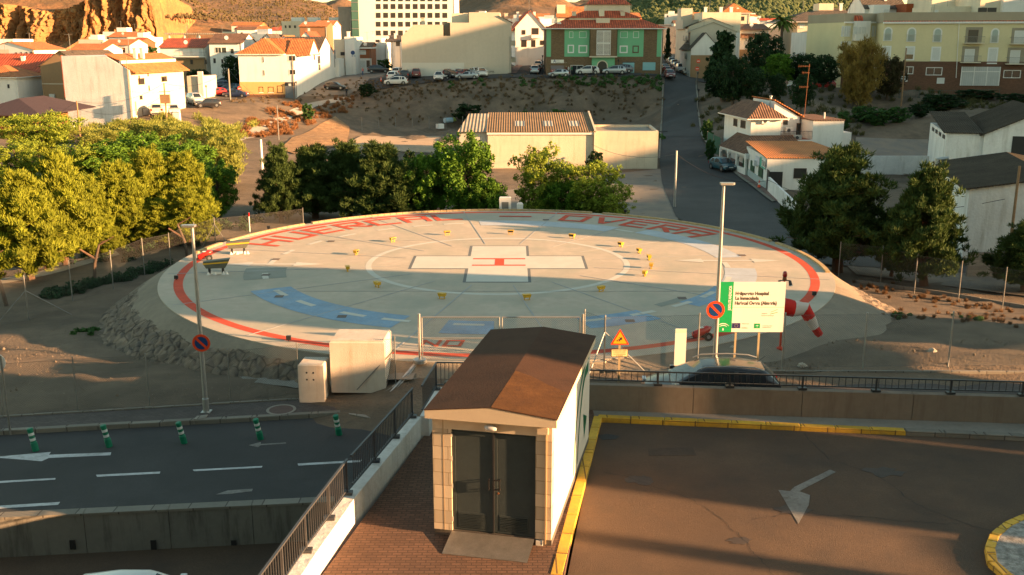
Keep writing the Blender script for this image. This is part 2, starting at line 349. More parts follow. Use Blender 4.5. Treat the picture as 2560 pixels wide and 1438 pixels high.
def drape(name, polyL, polyR, m, off=.05, nw=6, nl=None, kind='structure', parent=None, zf=None):
    """strip between two polylines, laid on the terrain"""
    def rs(pl, n):
        pl = [Vector((p[0], p[1])) for p in pl]; d = [0]
        for a, b in zip(pl, pl[1:]): d.append(d[-1]+(b-a).length)
        out = []
        for k in range(n+1):
            t = d[-1]*k/n; i = max(j for j in range(len(d)) if d[j] <= t+1e-9); i = min(i, len(pl)-2)
            out.append(pl[i].lerp(pl[i+1], (t-d[i])/max(d[i+1]-d[i], 1e-6)))
        return out
    if nl is None: nl = max(2, int(sum((Vector(b[:2])-Vector(a[:2])).length for a, b in zip(polyL, polyL[1:]))/1.2))
    A, B = rs(polyL, nl), rs(polyR, nl)
    XX = np.array([[A[k].lerp(B[k], i/nw).x for i in range(nw+1)] for k in range(nl+1)]); YY = np.array([[A[k].lerp(B[k], i/nw).y for i in range(nw+1)] for k in range(nl+1)])
    ZZ = HT(XX, YY)+off if zf is None else zf(XX, YY)
    g = grid(XX, YY, ZZ); o = g.build(name, m, parent, smooth=True)
    if kind: o['kind'] = kind
    if o.data.polygons[0].normal.z < 0: o.data.flip_normals()
    return o
# ------------------------------------------------------------ helipad
cx0, cy0 = PC.x, PC.y
def ann(m, r0, r1, a0, a1, z, st=2.): 
    n = max(1, int(abs(a1-a0)/st)); vs = []
    for i in range(n+1):
        a = R(a0+(a1-a0)*i/n)
        for r in (r0, r1): vs.append((cx0+r*math.cos(a), cy0+r*math.sin(a), z))
    return m.add(vs, [(2*i, 2*i+1, 2*i+3, 2*i+2) for i in range(n)])
M_pad = mat('worn_pad_concrete', (.465,.395,.315), .92, .14, .25, 2.0, .35, 60, c2=(.425,.375,.295), st=('n', .28, .6), stc=(.285,.295,.25))
M_red = mat('red_pad_paint', (.58,.06,.02), .85, .18, 1.1, 6, .15, st=('n', 3.5, .3), stc=(.40,.16,.09))
M_blue = mat('faded_blue_paint', (.215,.33,.46), .88, .2, .8, 9, .15, st=('n', 1.2, .7), stc=(.32,.36,.39))
M_pale = mat('faded_pale_blue_paint', (.42,.46,.50), .88, .12, .8, 5, .15, st=('n', .9, .5), stc=(.38,.38,.36))
M_wpaint = mat('cream_white_pad_paint', (.55,.53,.47), .85, .08, .8, 6, .1, st=('n', 1.5, .35), stc=(.45,.42,.36))
M_bline = mat('grey_outline_paint', (.13,.14,.145), .85, .15, 1, 6, .1)
M_rough = mat('rubble_stone_masonry', (.20,.155,.115), .95, .3, .9, 5, .8, 8, c2=(.13,.108,.085), bd=.1)
_t = M_rough.node_tree; _v = _t.nodes.new('ShaderNodeTexVoronoi'); _v.feature = 'DISTANCE_TO_EDGE'; _v.inputs['Scale'].default_value = 1.7; _c = _t.nodes.new('ShaderNodeTexCoord'); _t.links.new(_c.outputs['Object'], _v.inputs['Vector'])
_r = _t.nodes.new('ShaderNodeMapRange'); _t.links.new(_v.outputs['Distance'], _r.inputs[0])
for _i, _q in enumerate((.0, .09, .45, 1.15)): _r.inputs[_i+1].default_value = _q
_m = _t.nodes.new('ShaderNodeMix'); _m.data_type = 'RGBA'; _m.blend_type = 'MULTIPLY'; _m.inputs[0].default_value = 1; _b = _t.nodes['Principled BSDF']; _l = _b.inputs['Base Color'].links[0].from_socket
_t.links.new(_l, _m.inputs[6]); _t.links.new(_r.outputs[0], _m.inputs[7]); _t.links.new(_m.outputs[2], _b.inputs['Base Color'])
M_apron = mat('sprayed_concrete_apron', (.24,.20,.15), .95, .2, .35, 3, .7, 12, st=('n', .5, .7), stc=(.19,.16,.13), bd=.05)
pad = MB()
n = 180; RIM = 17.25
pad.prism([(cx0+RIM*math.cos(2*math.pi*i/n), cy0+RIM*math.sin(2*math.pi*i/n)) for i in range(n)], -.6, 0)
helipad = tag(pad.build('helipad', M_pad), kind='structure')
ann(MB(), 16.08, 16.52, 0, 360, .004).build('red_ring', M_red, helipad)
ann(MB(), 6.72, 7.03, 0, 360, .004).build('white_circle', M_wpaint, helipad)
g = MB()
X0, X1, X2, X3 = -5.27, -2.28, .80, 3.82; Y0, Y1, Y2, Y3 = 47.92, 50.92, 53.96, 56.75
def cross(m, e, z):
    m.add([(X0-e,Y1-e,z),(X1-e,Y1-e,z),(X1-e,Y0-e,z),(X2+e,Y0-e,z),(X2+e,Y1-e,z),(X3+e,Y1-e,z),(X3+e,Y2+e,z),(X2+e,Y2+e,z),(X2+e,Y3+e,z),(X1-e,Y3+e,z),(X1-e,Y2+e,z),(X0-e,Y2+e,z)],[tuple(range(12))]); return m
cross(MB(), .0, .008).build('white_cross', M_wpaint, helipad)
cross(MB(), .15, .004).build('cross_outline', M_bline, helipad)
h = MB()
for y in (53.28, 51.66): h.box(-2.12, .72, y-.13, y+.13, .006, .012)
h.box(-.92, -.42, 51.79, 53.15, .006, .012); h.build('h_marking', M_red, helipad)
d = MB()
for a in (213.2, 224.9, 239.5, 249.8, 195, 179.9, 167, 153.2, 140.1, 126.2, 114.2, 104.5, 50.1, 357.3, 340.9, 325, 314, 302.2, 291, 265):
    ann(d, 11.98, 12.28, a-3.1, a+3.1, .014)
d.build('dashed_circle', M_wpaint, helipad)
b = MB(); ann(b, 11.3, 13.25, 208.3, 251.2, .009); ann(b, 11.55, 13.5, 260.4, 270, .009); ann(b, 11.55, 13.25, 287.6, 302.6, .009); ann(b, 11.8, 12.9, 315, 333.8, .009)
b.build('blue_patch', M_blue, helipad)
b = MB(); ann(b, 11.2, 12.95, 54, 96.4, .009); ann(b, 12.0, 13.45, 6, 46, .009); ann(b, 11.9, 13.5, 338, 354, .009); b.build('faded_blue_patch', M_pale, helipad)
b = MB(); ann(b, 11.1, 13.2, 186, 198, .009); ann(b, 11.3, 11.8, 309, 318, .009); b.build('grey_repair_patch', mat('grey_patch', (.25,.255,.22), .9, .15, .6), helipad)
def arrow2(xa, xb, y, hl, hw, sw, m, z):
    for x, s in ((xa, 1), (xb, -1)): m.add([(x, y, z), (x+s*hl, y-hw, z), (x+s*hl, y+hw, z)], [(0, 1, 2) if s > 0 else (0, 2, 1)])
    m.box(xa+hl, xb-hl, y-sw, y+sw, z-.001, z)
a = MB(); arrow2(-15.4, -10.0, 51.9, 1.55, .5, .15, a, .016); arrow2(8.8, 14.5, 52.8, 1.5, .5, .13, a, .016); a.build('white_arrow', M_wpaint, helipad)
# joints in the slab
j = MB()
for k, w in ((0, .06), (1, .05), (2, .05), (3, .06), (4, .05), (5, .05), (6, .06), (7, .05)):
    aa = R(22.5*k+9); dx, dy = math.cos(aa), math.sin(aa)
    for s in (1, -1):
        j.bar((cx0+s*dx*5.2, cy0+s*dy*5.2, .011), (cx0+s*dx*17, cy0+s*dy*17, .011), w, .006)
for yy in (46, 58.5): j.bar((cx0-11, yy, .011), (cx0+11, yy, .011), .035, .006)
j.build('slab_joint', mat('pale_joint_sealant', (.36,.37,.38), .9, .1), helipad)
# lettering painted round the far edge: strokes in letter space (u 0..1 along the arc, v 0..1 outward)
GL = {'H': [((0,0),(0,1)),((1,0),(1,1)),((0,.5),(1,.5))], 'U': [((0,1),(0,0)),((0,0),(1,0)),((1,0),(1,1))], 'E': [((0,0),(0,1)),((0,1),(1,1)),((0,.5),(.8,.5)),((0,0),(1,0))],
      'R': [((0,0),(0,1)),((0,1),(1,1)),((1,1),(1,.5)),((1,.5),(0,.5)),((.35,.5),(1,0))], 'C': [((0,0),(0,1)),((0,1),(1,1)),((0,0),(1,0))], 'A': [((0,0),(0,1)),((0,1),(1,1)),((1,1),(1,0)),((0,.48),(1,.48))],
      'L': [((0,1),(0,0)),((0,0),(1,0))], '-': [((-.1,.5),(1.1,.5))], 'O': [((0,0),(0,1)),((0,1),(1,1)),((1,1),(1,0)),((1,0),(0,0))], 'V': [((0,1),(.45,0)),((.55,0),(1,1))], 'N': [((0,0),(0,1)),((0,1),(1,0)),((1,0),(1,1))]}
def stroke(m, P, Q, w, z):
    P = Vector(P); Q = Vector(Q); d = (Q-P).normalized(); nn = Vector((-d.y, d.x))*w/2; P = P-d*w/2; Q = Q+d*w/2
    m.add([(P.x-nn.x, P.y-nn.y, z), (Q.x-nn.x, Q.y-nn.y, z), (Q.x+nn.x, Q.y+nn.y, z), (P.x+nn.x, P.y+nn.y, z)], [(0, 1, 2, 3)])
lt = MB()
for ch, ang in (('H',157.5),('U',148.3),('E',139.3),('R',130.5),('C',121.7),('A',112.8),('L',104.2),('-',86),('O',70),('V',61),('E',52.2),('R',43.5),('A',34.8)):
    for k, (p, q) in enumerate(GL[ch]):
        def pt(t):
            r = 13.7+t[1]*1.85; an = R(ang+3.1-t[0]*5.9); return (cx0+r*math.cos(an), cy0+r*math.sin(an))
        stroke(lt, pt(p), pt(q), .37, .018+.0006*k)
lt.build('lettering', M_red, helipad)
lt = MB()
for ch, x in (('N', -3.55), ('O', -2.65)):
    for k, (p, q) in enumerate(GL[ch]): stroke(lt, (x+p[0]*.6+p[1]*.12, 37.2+p[1]*.7), (x+q[0]*.6+q[1]*.12, 37.2+q[1]*.7), .15, .018+.0006*k)
lt.build('lettering', M_red, helipad)
ms = MB()
for (px, py) in ((665,688),(698,742),(855,792),(1365,550),(1520,555),(1855,639),(1575,803),(1705,746),(690,649),(930,563),(828,604)):
    p = G(px, py); ms.box(p.x-.2, p.x+.2, p.y-.2, p.y+.2, .016, .022)
ms.build('drain_cover', mat('dark_cover', (.13,.10,.085), .8), helipad)
# rim kerb on the far side
k = MB()
for a0, a1 in ((20, 66), (68.5, 136), (138, 160), (162.5, 172), (-8, 18)):
    nn = int((a1-a0)/1.5)
    for i in range(nn):
        A0, A1 = R(a0+(a1-a0)*i/nn), R(a0+(a1-a0)*(i+.93)/nn)
        pl = [(cx0+r*math.cos(q), cy0+r*math.sin(q)) for q, r in ((A0, 16.98), (A0, 17.2), (A1, 17.2), (A1, 16.98))]
        k.prism(pl, 0, .10)
k.build('rim_kerb', mat('ochre_painted_kerb', (.44,.30,.14), .85, .25, .8, 6, .2, st=('n', 1.5, .6), stc=(.42,.36,.28)), helipad)
# sloping apron: toe radius and level vary round the pad
def toe(a):
    a %= 360; T = [(0,18.6,-1.6),(30,19,-2.7),(90,19.6,-3.0),(150,19.8,-2.9),(185,20.3,-2.1),(205,20.0,-1.9),(225,18.9,-1.4),(245,17.9,-.95),(262,17.6,-.25),(278,17.6,-.2),(292,18.2,-.35),(310,19.3,-.45),(325,20.6,-.7),(340,20.6,-1.25),(360,18.6,-1.6)]
    for (a0, r0, z0), (a1, r1, z1) in zip(T, T[1:]):
        if a0 <= a <= a1: t = (a-a0)/(a1-a0); t = t*t*(3-2*t); return r0+(r1-r0)*t, z0+(z1-z0)*t
NA, NR = 1500, 34; AX = np.zeros((NR+1, NA+1)); AY = AX.copy(); AZ = AX.copy()
stn = np.zeros_like(AX)
for i in range(NA+1):
    a = 360*i/NA; tr, tz = toe(a); ca_, sa_ = math.cos(R(a)), math.sin(R(a))
    stony = max(0, min(1, (a-182)/8))*max(0, min(1, (258-a)/6)); stony = max(stony, max(0, min(1, (355-a)/6))*max(0, min(1, (a-337)/5))*.8)
    for j_ in range(NR+1):
        t = j_/NR; r = 17.2+(tr+.35-17.2)*t; ed = min(1, t*5)*min(1, (1-t)*6)
        z = -.02+tz*(t**1.15)-.12*t
        x, y = cx0+r*ca_, cy0+r*sa_
        if stony*ed > 0 and t > .32:
            dist, _p = noise.voronoi(Vector((x*1.9, y*1.9, 0)), distance_metric='DISTANCE', exponent=2.5)
            z += stony*min(1, (t-.32)*8)*(min(.13, (dist[1]-dist[0])*.5)-.07+.08*noise.noise(Vector((x*3.1, y*3.1, 1))))*min(1, (1-t)*9)
        z += .03*noise.noise(Vector((x*.8, y*.8, 0)))*ed
        AX[j_, i], AY[j_, i], AZ[j_, i] = x, y, z; stn[j_, i] = stony*(t > .32+.12*noise.noise(Vector((x*.7, y*.7, 2))))
g = grid(AX, AY, AZ); g.m = [1 if (stn.ravel()[f[0]] > .3) else 0 for f in g.f]
ap = g.build('helipad_apron', [M_apron, M_rough], smooth=True); ap.data.flip_normals(); ap['kind'] = 'structure'
# concrete collar along the foot of the stone pitching
cl = MB()
NN = 60; vs = []
for i in range(NN+1):
    a = 183+78*i/NN; tr, tz = toe(a)
    for dr, dz in ((.0, .03), (.55, -.05)):
        q = tr+.1+dr; vs.append((cx0+q*math.cos(R(a)), cy0+q*math.sin(R(a)), tz-.03+dz+.02*math.sin(a*3)))
cl.add(vs, [(2*i, 2*i+1, 2*i+3, 2*i+2) for i in range(NN)]); o = cl.build('concrete_collar', M_['concrete'], ap, smooth=True)
# ------------------------------------------------------------ forecourt, platform, streets
def quadslab(name, poly, z, m, th=.25, kind='structure', zz=None):
    o = MB().prism(poly, (min(zz) if zz else z)-th, zz or z).build(name, m); 
    if kind: o['kind'] = kind
    return o
kin0, kin1 = Vector((.72, 18.0)), Vector((2.72, 29.62))      # shed side of the long kerb
quadslab('forecourt', [(-1, 12), (45, 12), (45, 25.2), (15.4, 28.0), (2.7, 29.5), (.9, 18)], -.12, M_['asphalt'])
quadslab('platform_paving', [(-5.6, 14), (.25, 14), (2.6, 29.6), (2.6, 30.3), (-2.35, 30.9), (-2.43, 29.23), (-4.22, 20.02)], .0, M_['pavers'])
def kerbrun(name, pts, w, h, z0, m, kind='structure', seg=1.0, b=.025, gap=.012):
    k = MB(); 
    for a, b_ in zip(pts, pts[1:]):
        a, b_ = Vector(a), Vector(b_); L = (b_-a).length; n_ = max(1, round(L/seg)); d = (b_-a)/L; nn = Vector((-d.y, d.x))
        for i in range(n_):
            p = a+d*(L*i/n_+gap/2); q = a+d*(L*(i+1)/n_-gap/2); k0 = len(k.v)
            hh = h+random.uniform(-.008, .008)
            P = [p-nn*w/2, q-nn*w/2, q+nn*w/2, p+nn*w/2]
            zz = [z0 if isinstance(z0, (int, float)) else z0(v) for v in P]
            k.add([(v.x, v.y, zz[u]-.15) for u, v in enumerate(P)]+[(v.x, v.y, zz[u]+hh-b) for u, v in enumerate(P)]+[((v+(c_-v).normalized()*b*1.4).x, (v+(c_-v).normalized()*b*1.4).y, zz[u]+hh) for u, v in enumerate(P) for c_ in [(P[0]+P[2])/2]],
                  [(8,9,10,11),(0,1,5,4),(1,2,6,5),(2,3,7,6),(3,0,4,7),(4,5,9,8),(5,6,10,9),(6,7,11,10),(7,4,8,11)])
    o = k.build(name, m); 
    if kind: o['kind'] = kind
    return o
random.seed(4)
kerbrun('yellow_kerb', [(.66, 17), (.98, 20.02), (2.72, 29.72)], .26, .14, -.12, M_['ykerb'])
kerbrun('yellow_kerb', [(2.72, 29.72), (11.98, 28.55)], .26, .14, -.12, M_['ykerb'])
kerbrun('grey_kerb', [(11.98, 28.55), (15.4, 28.1), (26, 26.2), (45, 22)], .26, .14, -.12, M_['kerb'])
quadslab('kerb_margin', [(2.6, 29.8), (12, 28.65), (15.4, 28.2), (26, 26.3), (26, 27.4), (15.9, 29.2), (2.56, 30.3)], -.02, M_['concrete'])
# curved yellow kerb of the planted island, right
isl = [G(2560,1292), G(2520,1310), G(2487,1337), G(2475,1370), G(2482,1405), G(2520,1438), G(2600,1480), G(2800,1500), G(3000,1440), G(3000,1330), G(2800,1270), G(2650,1270)]
isp = [(p.x, p.y) for p in isl]; kerbrun('yellow_kerb', [isp[0]]+isp[1:]+[isp[0]], .22, .14, -.12, M_['ykerb'], seg=.45)
quadslab('island_gravel', isp[::-1] if 0 else isp, .0, mat('white_gravel', (.42,.40,.37), .9, .4, 3, 14, .9, 25, c2=(.2,.19,.17), bd=.06), th=.1)
# painted arrow, cracks and the pale patch of the forecourt
def flat(name, pxs, z, m, parent=None, th=.004, kind=None):
    P = [G(a, b_, z) for a, b_ in pxs]; P = [(p.x, p.y) for p in P]
    ar = sum(P[i][0]*P[(i+1) % len(P)][1]-P[(i+1) % len(P)][0]*P[i][1] for i in range(len(P)))
    if ar < 0: P = P[::-1]
    o = MB().prism(P, z-th, z).build(name, m, parent)
    if kind: o['kind'] = kind
    return o
fo = flat('painted_arrow', [(1946,1225),(1975,1228),(1985,1218),(2075,1174),(2090,1180),(1998,1228),(2025,1238),(2022,1262),(1996,1310)], -.11, M_['lineworn'], kind='structure')
def crack(pxs, z, w=.022):
    m = MB(); random.seed(len(pxs)); P = [G(a, b_, z) for a, b_ in pxs]; Q = []
    for a, b_ in zip(P, P[1:]):
        for i in range(8): Q.append(a.lerp(b_, i/8)+Vector((random.uniform(-.05,.05), random.uniform(-.05,.05), 0)))
    Q.append(P[-1])
    for i, (a, b_) in enumerate(zip(Q, Q[1:])):
        d = (b_-a).normalized(); nn = Vector((-d.y, d.x, 0))*w*random.uniform(.35, .9)/2
        m.add([a-nn, b_-nn, b_+nn, a+nn], [(0, 1, 2, 3)])
    return tag(m.build('asphalt_crack', mat('crack_filler', (.018,.017,.017), .8, 0, bump=0)), kind='structure')
crack([(2010,1085),(2075,1150),(2190,1185),(2290,1260),(2390,1300),(2480,1330)], -.112)
crack([(1720,1245),(1790,1285),(1850,1340),(1890,1385),(1935,1438)], -.112)
crack([(1880,1300),(1960,1285),(2120,1290),(2300,1305),(2400,1310)], -.112)
crack([(200,1300),(700,1050)][::-1] and [(1510,1180),(1560,1190),(1720,1245)], -.112)
flat('tar_patch', [(1620,1120),(1730,1118),(1742,1138),(1622,1140)], -.113, mat('tar_patch', (.070,.045,.03), .9, .35, .8, 14, .9, 60), kind='structure')
for k_, (x_, y_, r_) in enumerate(((1985,1275,.5),(1850,1352,.35),(2210,1180,.6),(1600,1200,.5))):
    p_ = G(x_, y_, -.113); random.seed(k_); tag(MB().prism([(p_.x+r_*random.uniform(.5,1.1)*math.cos(R(20*i)), p_.y+r_*.7*random.uniform(.5,1.1)*math.sin(R(20*i))) for i in range(18)], -.117, -.1125).build('oil_stain', mat('oil_stain', (.05,.036,.027), .7, .4, 2, 20, .3)), kind='structure')
st = flat('asphalt_stain', [(1492,1088),(1520,1085),(1550,1090),(1540,1098),(1505,1100)], -.11, mat('dark_stain', (.03,.03,.03), .8), kind='structure')
# left street, one metre and a quarter below the pad
ZR = -1.25
quadslab('left_street', [(-45, 20.2), (-14.07, 25.0), (-5.2, 26.0), (-4.3, 22.0), (-2.4, 31), (-2.2, 33.6), (-5.75, 33.05), (-17.1, 31.3), (-45, 27)], ZR, M_['asphaltold'])
kerbrun('street_kerb', [(-45, 27.05), (-17.1, 31.3), (-5.75, 33.05)], .22, .16, ZR, M_['kerb'])
quadslab('street_sidewalk', [(-45, 27.15), (-17.1, 31.4), (-5.8, 33.13), (-4.9, 34.3), (-7.82, 34.2), (-17.62, 32.45), (-45, 28.1)], -1.1, M_['paversdk'])
kerbrun('sidewalk_edging', [(-45, 28.15), (-17.62, 32.5), (-7.82, 34.25), (-4.9, 34.4)], .1, .06, -1.12, M_['kerb'])
flat('sidewalk_slabs', [(880,1000),(985,994),(960,1030),(935,1047),(872,1035)], -1.085, M_['slabs'], kind='structure', th=.02)
flat('painted_arrow', [(-20,1143),(127,1130),(122,1137),(278,1131),(276,1138),(122,1145),(104,1153)], ZR+.006, M_['line'], kind='structure')
for q in ([(-60,1206),(139,1195),(138,1199),(-60,1211)], [(240,1187),(401,1179),(399,1184),(243,1192)], [(482,1174),(656,1165),(654,1169),(485,1178)], [(744,1159),(905,1150),(900,1155),(746,1164)], [(-60,1268),(150,1255),(145,1262),(-60,1275)]):
    flat('lane_line', q, ZR+.006, M_['line'], kind='structure')
flat('worn_marking', [(622,1113),(652,1105),(652,1110),(715,1106),(715,1109),(652,1113),(645,1118)], ZR+.006, M_['lineworn'], kind='structure')
flat('worn_marking', [(540,1236),(570,1226),(632,1222),(630,1228),(575,1235)], ZR+.006, M_['lineworn'], kind='structure')
crack([(830,1085),(800,1130),(770,1165),(600,1190)], ZR+.005, .016); crack([(905,1190),(740,1200),(600,1212),(540,1240)], ZR+.005, .016)
crack([(945,1045),(925,1085),(940,1100),(935,1115)], ZR+.005, .02)
# ramp from the street up to the gate, with its painted edge line
rp = [(-5.6, 32.9, ZR+.02), (-3.3, 32.5, ZR+.02), (-2.4, 35.6, 0.02), (-3.6, 35.6, 0.02), (-4.1, 34.4, -.45)]
o = MB().prism([p[:2] for p in rp], -1.6, [p[2] for p in rp]).build('ramp', M_['slabs']); o['kind'] = 'structure'
lm = MB(); q = [(-4.95, 33.0, ZR+.06), (-4.8, 33.0, ZR+.06), (-3.95, 34.3, -.44), (-3.35, 35.5, .035), (-3.5, 35.5, .035), (-4.08, 34.3, -.44)]
lm.prism([p[:2] for p in q], [p[2]-.03 for p in q], [p[2]+.03 for p in q]); lm.build('edge_line', M_['line'], o)
quadslab('gate_threshold', [(-3.9, 35.3), (3.4, 35.3), (4.6, 37), (2, 36.6), (-2.9, 36.6), (-4.2, 36.2)], -.03, M_pad)
# street and pavement behind the forecourt wall, right
quadslab('upper_street', [(-2.3, 31.0), (60, 27.5), (60, 33.2), (12.2, 33.2), (-2.2, 33.9)], -.5, M_['asphaltold'])
quadslab('upper_sidewalk', [(2, 33.0), (12.2, 32.9), (60, 31.5), (60, 34.3), (16, 34.6), (2, 34.7)], -.36, M_['paversdk'])
kerbrun('upper_kerb', [(2, 34.75), (16, 34.65), (60, 34.3)], .12, .3, -.45, M_['kerb'])
kerbrun('upper_kerb', [(11.0, 32.0), (14, 31.8), (60, 29.5)], .2, .3, -.5, M_['kerb'])
# lower yard below the left street
quadslab('lower_yard', [(-45, 8), (-3, 8), (-5, 26.2), (-45, 26.2)], -2.3, M_['asphalt'])
# ------------------------------------------------------------ walls
M_wc = mat('stained_precast_concrete', (.19,.155,.12), .9, .14, .5, 5, .25, 40, st=('v', 1.3, .75), stc=(.13,.095,.07))
M_wd = mat('damp_stained_concrete', (.18,.172,.15), .9, .16, .5, 5, .3, 40, st=('v', 1.2, .8), stc=(.04,.037,.03))
def wallrun(t, pts, th, z0, z1, m, joints=None, cap=None, pname='wall_panel', seg=2.35):
    for a, b_ in zip(pts, pts[1:]):
        a, b_ = Vector(a), Vector(b_); L = (b_-a).length; n_ = max(1, round(L/seg)); d = (b_-a)/L; nn = Vector((-d.y, d.x))*th/2
        for i in range(n_):
            p = a+d*(L*i/n_+.008); q = a+d*(L*(i+1)/n_-.008); P = [p-nn, q-nn, q+nn, p+nn]
            za = [z0]*4; zb = [z1 if isinstance(z1, (int, float)) else z1(v) for v in P]
            MB().prism([(v.x, v.y) for v in P], za, zb).build(pname, m, t)
            if cap:
                nc = Vector((-d.y, d.x))*(th/2+cap); P2 = [p-nc, q-nc, q+nc, p+nc]
                MB().prism([(v.x, v.y) for v in P2], [v+.001 for v in zb], [v+.07 for v in zb]).build('coping', M_['kerb'], t)
fw = thing('retaining_wall', 'long stained concrete panel wall behind the forecourt, grey railing on top', 'wall')
wallrun(fw, [(-2.2, 30.65), (2.4, 30.42), (15.9, 29.25), (30, 27.2), (46, 23.5)], .26, -.6, .84, M_wc, seg=3.2)
lw = thing('street_retaining_wall', 'dark damp concrete wall holding up the left street, with small drain holes', 'wall')
wallrun(lw, [(-40, 20.9), (-14.07, 25.1), (-5.05, 26.1)], .28, -2.6, -1.16, M_wd, cap=.03, seg=2.35)
wh = MB()
for px in (-18, 182, 384, 585):
    p = PY(px, 1362, 24.9 if px < 300 else 25.3); wh.box(p.x-.07, p.x+.07, p.y-.3, p.y+.2, p.z-.13, p.z+.13)
o = MB(); 
for px in (-18, 182, 384, 585):
    Yw = 25.1+(((px-1280)/CF*27.5)+14.07)*.111-.16; p = PY(px, 1362, Yw); o.box(p.x-.075, p.x+.075, p.y-.02, p.y+.05, p.z-.14, p.z+.14)
o.build('drain_hole', M_['black'], lw)
dw = thing('diagonal_wall', 'long white dwarf wall running diagonally beside the utility building', 'wall')
dpts = [(-5.25, 14.0), (-4.42, 20.02), (-3.98, 22.75), (-2.85, 28.1)]
wallrun(dw, dpts, .28, -2.6, .62, M_['oldwhite'], seg=30)
wallrun(dw, [(-2.62, 28.1), (-2.3, 30.7)], .28, -2.6, .62, M_['oldwhite'], seg=30)
# ------------------------------------------------------------ railings
def railing(name, label, pts, zs, h, m, sp=.13, post=1.6, grp=None, off=0, brk=True, low=.1):
    t = thing(name, label, 'railing', (pts[0][0], pts[0][1], zs[0]), 0, grp); o0 = Vector((pts[0][0], pts[0][1], zs[0]))
    tr, bars = MB(), MB(); pn = 0
    for (a, b_), (za, zb) in zip(zip(pts, pts[1:]), zip(zs, zs[1:])):
        A = Vector((*a, za))-o0; B = Vector((*b_, zb))-o0; L = (B-A).length; up = Vector((0, 0, 1))
        tr.bar(A+up*h, B+up*h, .055, .04); tr.bar(A+up*low, B+up*low, .045, .035)
        n_ = int(L/sp)
        for i in range(1, n_): p = A.lerp(B, i/n_); bars.bar(p+up*low, p+up*(h-.02), .018, .018)
        n_ = max(1, round(L/post))
        for i in range(n_+1):
            p = A.lerp(B, min(max(i/n_, .1/L), 1-.1/L)); q = MB().bar(p-up*.1, p+up*(h-.02), .05, .05)
            if brk: q.box(p.x-.13, p.x+.13, p.y-.09, p.y+.09, p.z-.03, p.z+.04)
            if i: q.build('post', m, t)
    tr.build('rail', m, t); bars.build('balusters', m, t); return t
M_pr = mat('dark_grey_painted_steel', (.075,.08,.09), .5, .15, 3, 20, .05, metal=.4)
railing('railing', 'dark grey bar railing along the diagonal dwarf wall left of the utility building', [(-5.33, 14.0), (-4.50, 20.02), (-4.06, 22.9)], [.66]*3, .85, M_pr, grp=None)
railing('railing', 'shaded stretch of dark railing along the dwarf wall near the gate', [(-4.0, 23.1), (-2.95, 28.1)], [.66]*2, .85, M_pr)
railing('railing', 'short dark railing turning the corner behind the brown roof of the utility building', [(-2.7, 28.3), (-2.42, 30.55), (-.2, 30.45), (2.3, 30.4)], [.66]*4, .85, M_pr)
railing('railing', 'low grey railing on the long concrete wall before the parked estate car', [(2.4, 30.42), (15.9, 29.25), (30, 27.2), (44, 24)], [.88]*4, .42, M_['metaldk'], sp=.2, post=2.2, low=.1)
# ------------------------------------------------------------ utility building
SX, SY, SR = -.474, 21.606, -.21
sh = thing('utility_building', 'small cream utility building with rusty brown roof and dark double doors', 'shed', (SX, SY, 0), SR)
M_sc = mat('cream_painted_block', (.60,.50,.37), .85, .05, .8, 6, .15, 40, pat='block', c2=(.36,.28,.19), ps=.78)
M_scp = mat('cream_painted_plain', (.62,.52,.39), .85, .06, .8, 6, .12)
M_sw = mat('white_side_render', (.66,.62,.55), .85, .05, .5, 5, .1, st=('v', .8, .3), stc=(.5,.44,.36))
M_roof = mat('rust_brown_roof_sheet', (.062,.032,.020), .92, .2, .7, 6, .35, 20, c2=(.074,.037,.022), st=('n', 1.8, .5), stc=(.08,.045,.03), spec=.2)
M_roofp = mat('rust_orange_roof_patch', (.095,.042,.014), .92, .3, 1.2, 8, .4, 20, st=('n', 2.2, .7), stc=(.055,.026,.015), spec=.2)
M_door = mat('dark_green_grey_door', (.048,.064,.070), .85, .10, 2.2, 14, .1, st=('n', 2.6, .25), stc=(.07,.085,.085), spec=.15)
W2, SL, SH = 1.42, 6.46, 3.03
dl, dr, dh = -.97, 1.04, 2.74
for xa_, xb_ in ((-W2, dl), (dr, W2)): MB().box(xa_, xb_, 0, .3, .16, dh).build('front_pilaster', M_sc, sh)
MB().box(-W2, W2, 0, .3, dh, SH).build('lintel', M_scp, sh)
MB().box(-W2+.03, W2-.001, .3, SL, .16, SH).build('side_wall', M_sw, sh)
MB().box(-W2-.005, W2+.005, .04, SL+.01, -.3, .16).build('plinth', mat('dark_plinth', (.10,.09,.08), .9, .2, 1), sh)
m = MB(); m.box(-W2+.25, -W2+.265, -.004, .0, .16, SH-.02); m.box(W2-.15, W2-.12, -.03, 0, .05, SH-.05); m.build('corner_trim', mat('trim_tan', (.42,.30,.17), .7, .1), sh)
ov = .13; f0 = -.17
rf = MB(); rf.xz([(-W2-ov, SH), (W2+ov, SH), (W2+ov, SH+.19), (.02, SH+.37), (-W2-ov, SH+.19)], f0, SL+.12); roof = rf.build('roof', M_scp, sh)
rs_ = MB()
for s, xa in ((-1, -W2-ov-.015), (1, W2+ov+.015)):
    z0_ = SH+.19
    P = [(xa, f0-.01, z0_), (.02, f0-.01, SH+.37), (.02, SL+.14, SH+.37), (xa, SL+.14, z0_)]
    if s > 0: P = P[::-1]
    rs_.add([(x, y, z+.004) for x, y, z in P]+[(x, y, z+.022) for x, y, z in P], [(3,2,1,0),(4,5,6,7),(0,1,5,4),(1,2,6,5),(2,3,7,6),(3,0,4,7)])
rs_.build('roof_sheet', M_roof, roof)
def rz_(x): return SH+.37-(x-.02)*.18/(W2+ov-.005)
random.seed(9)
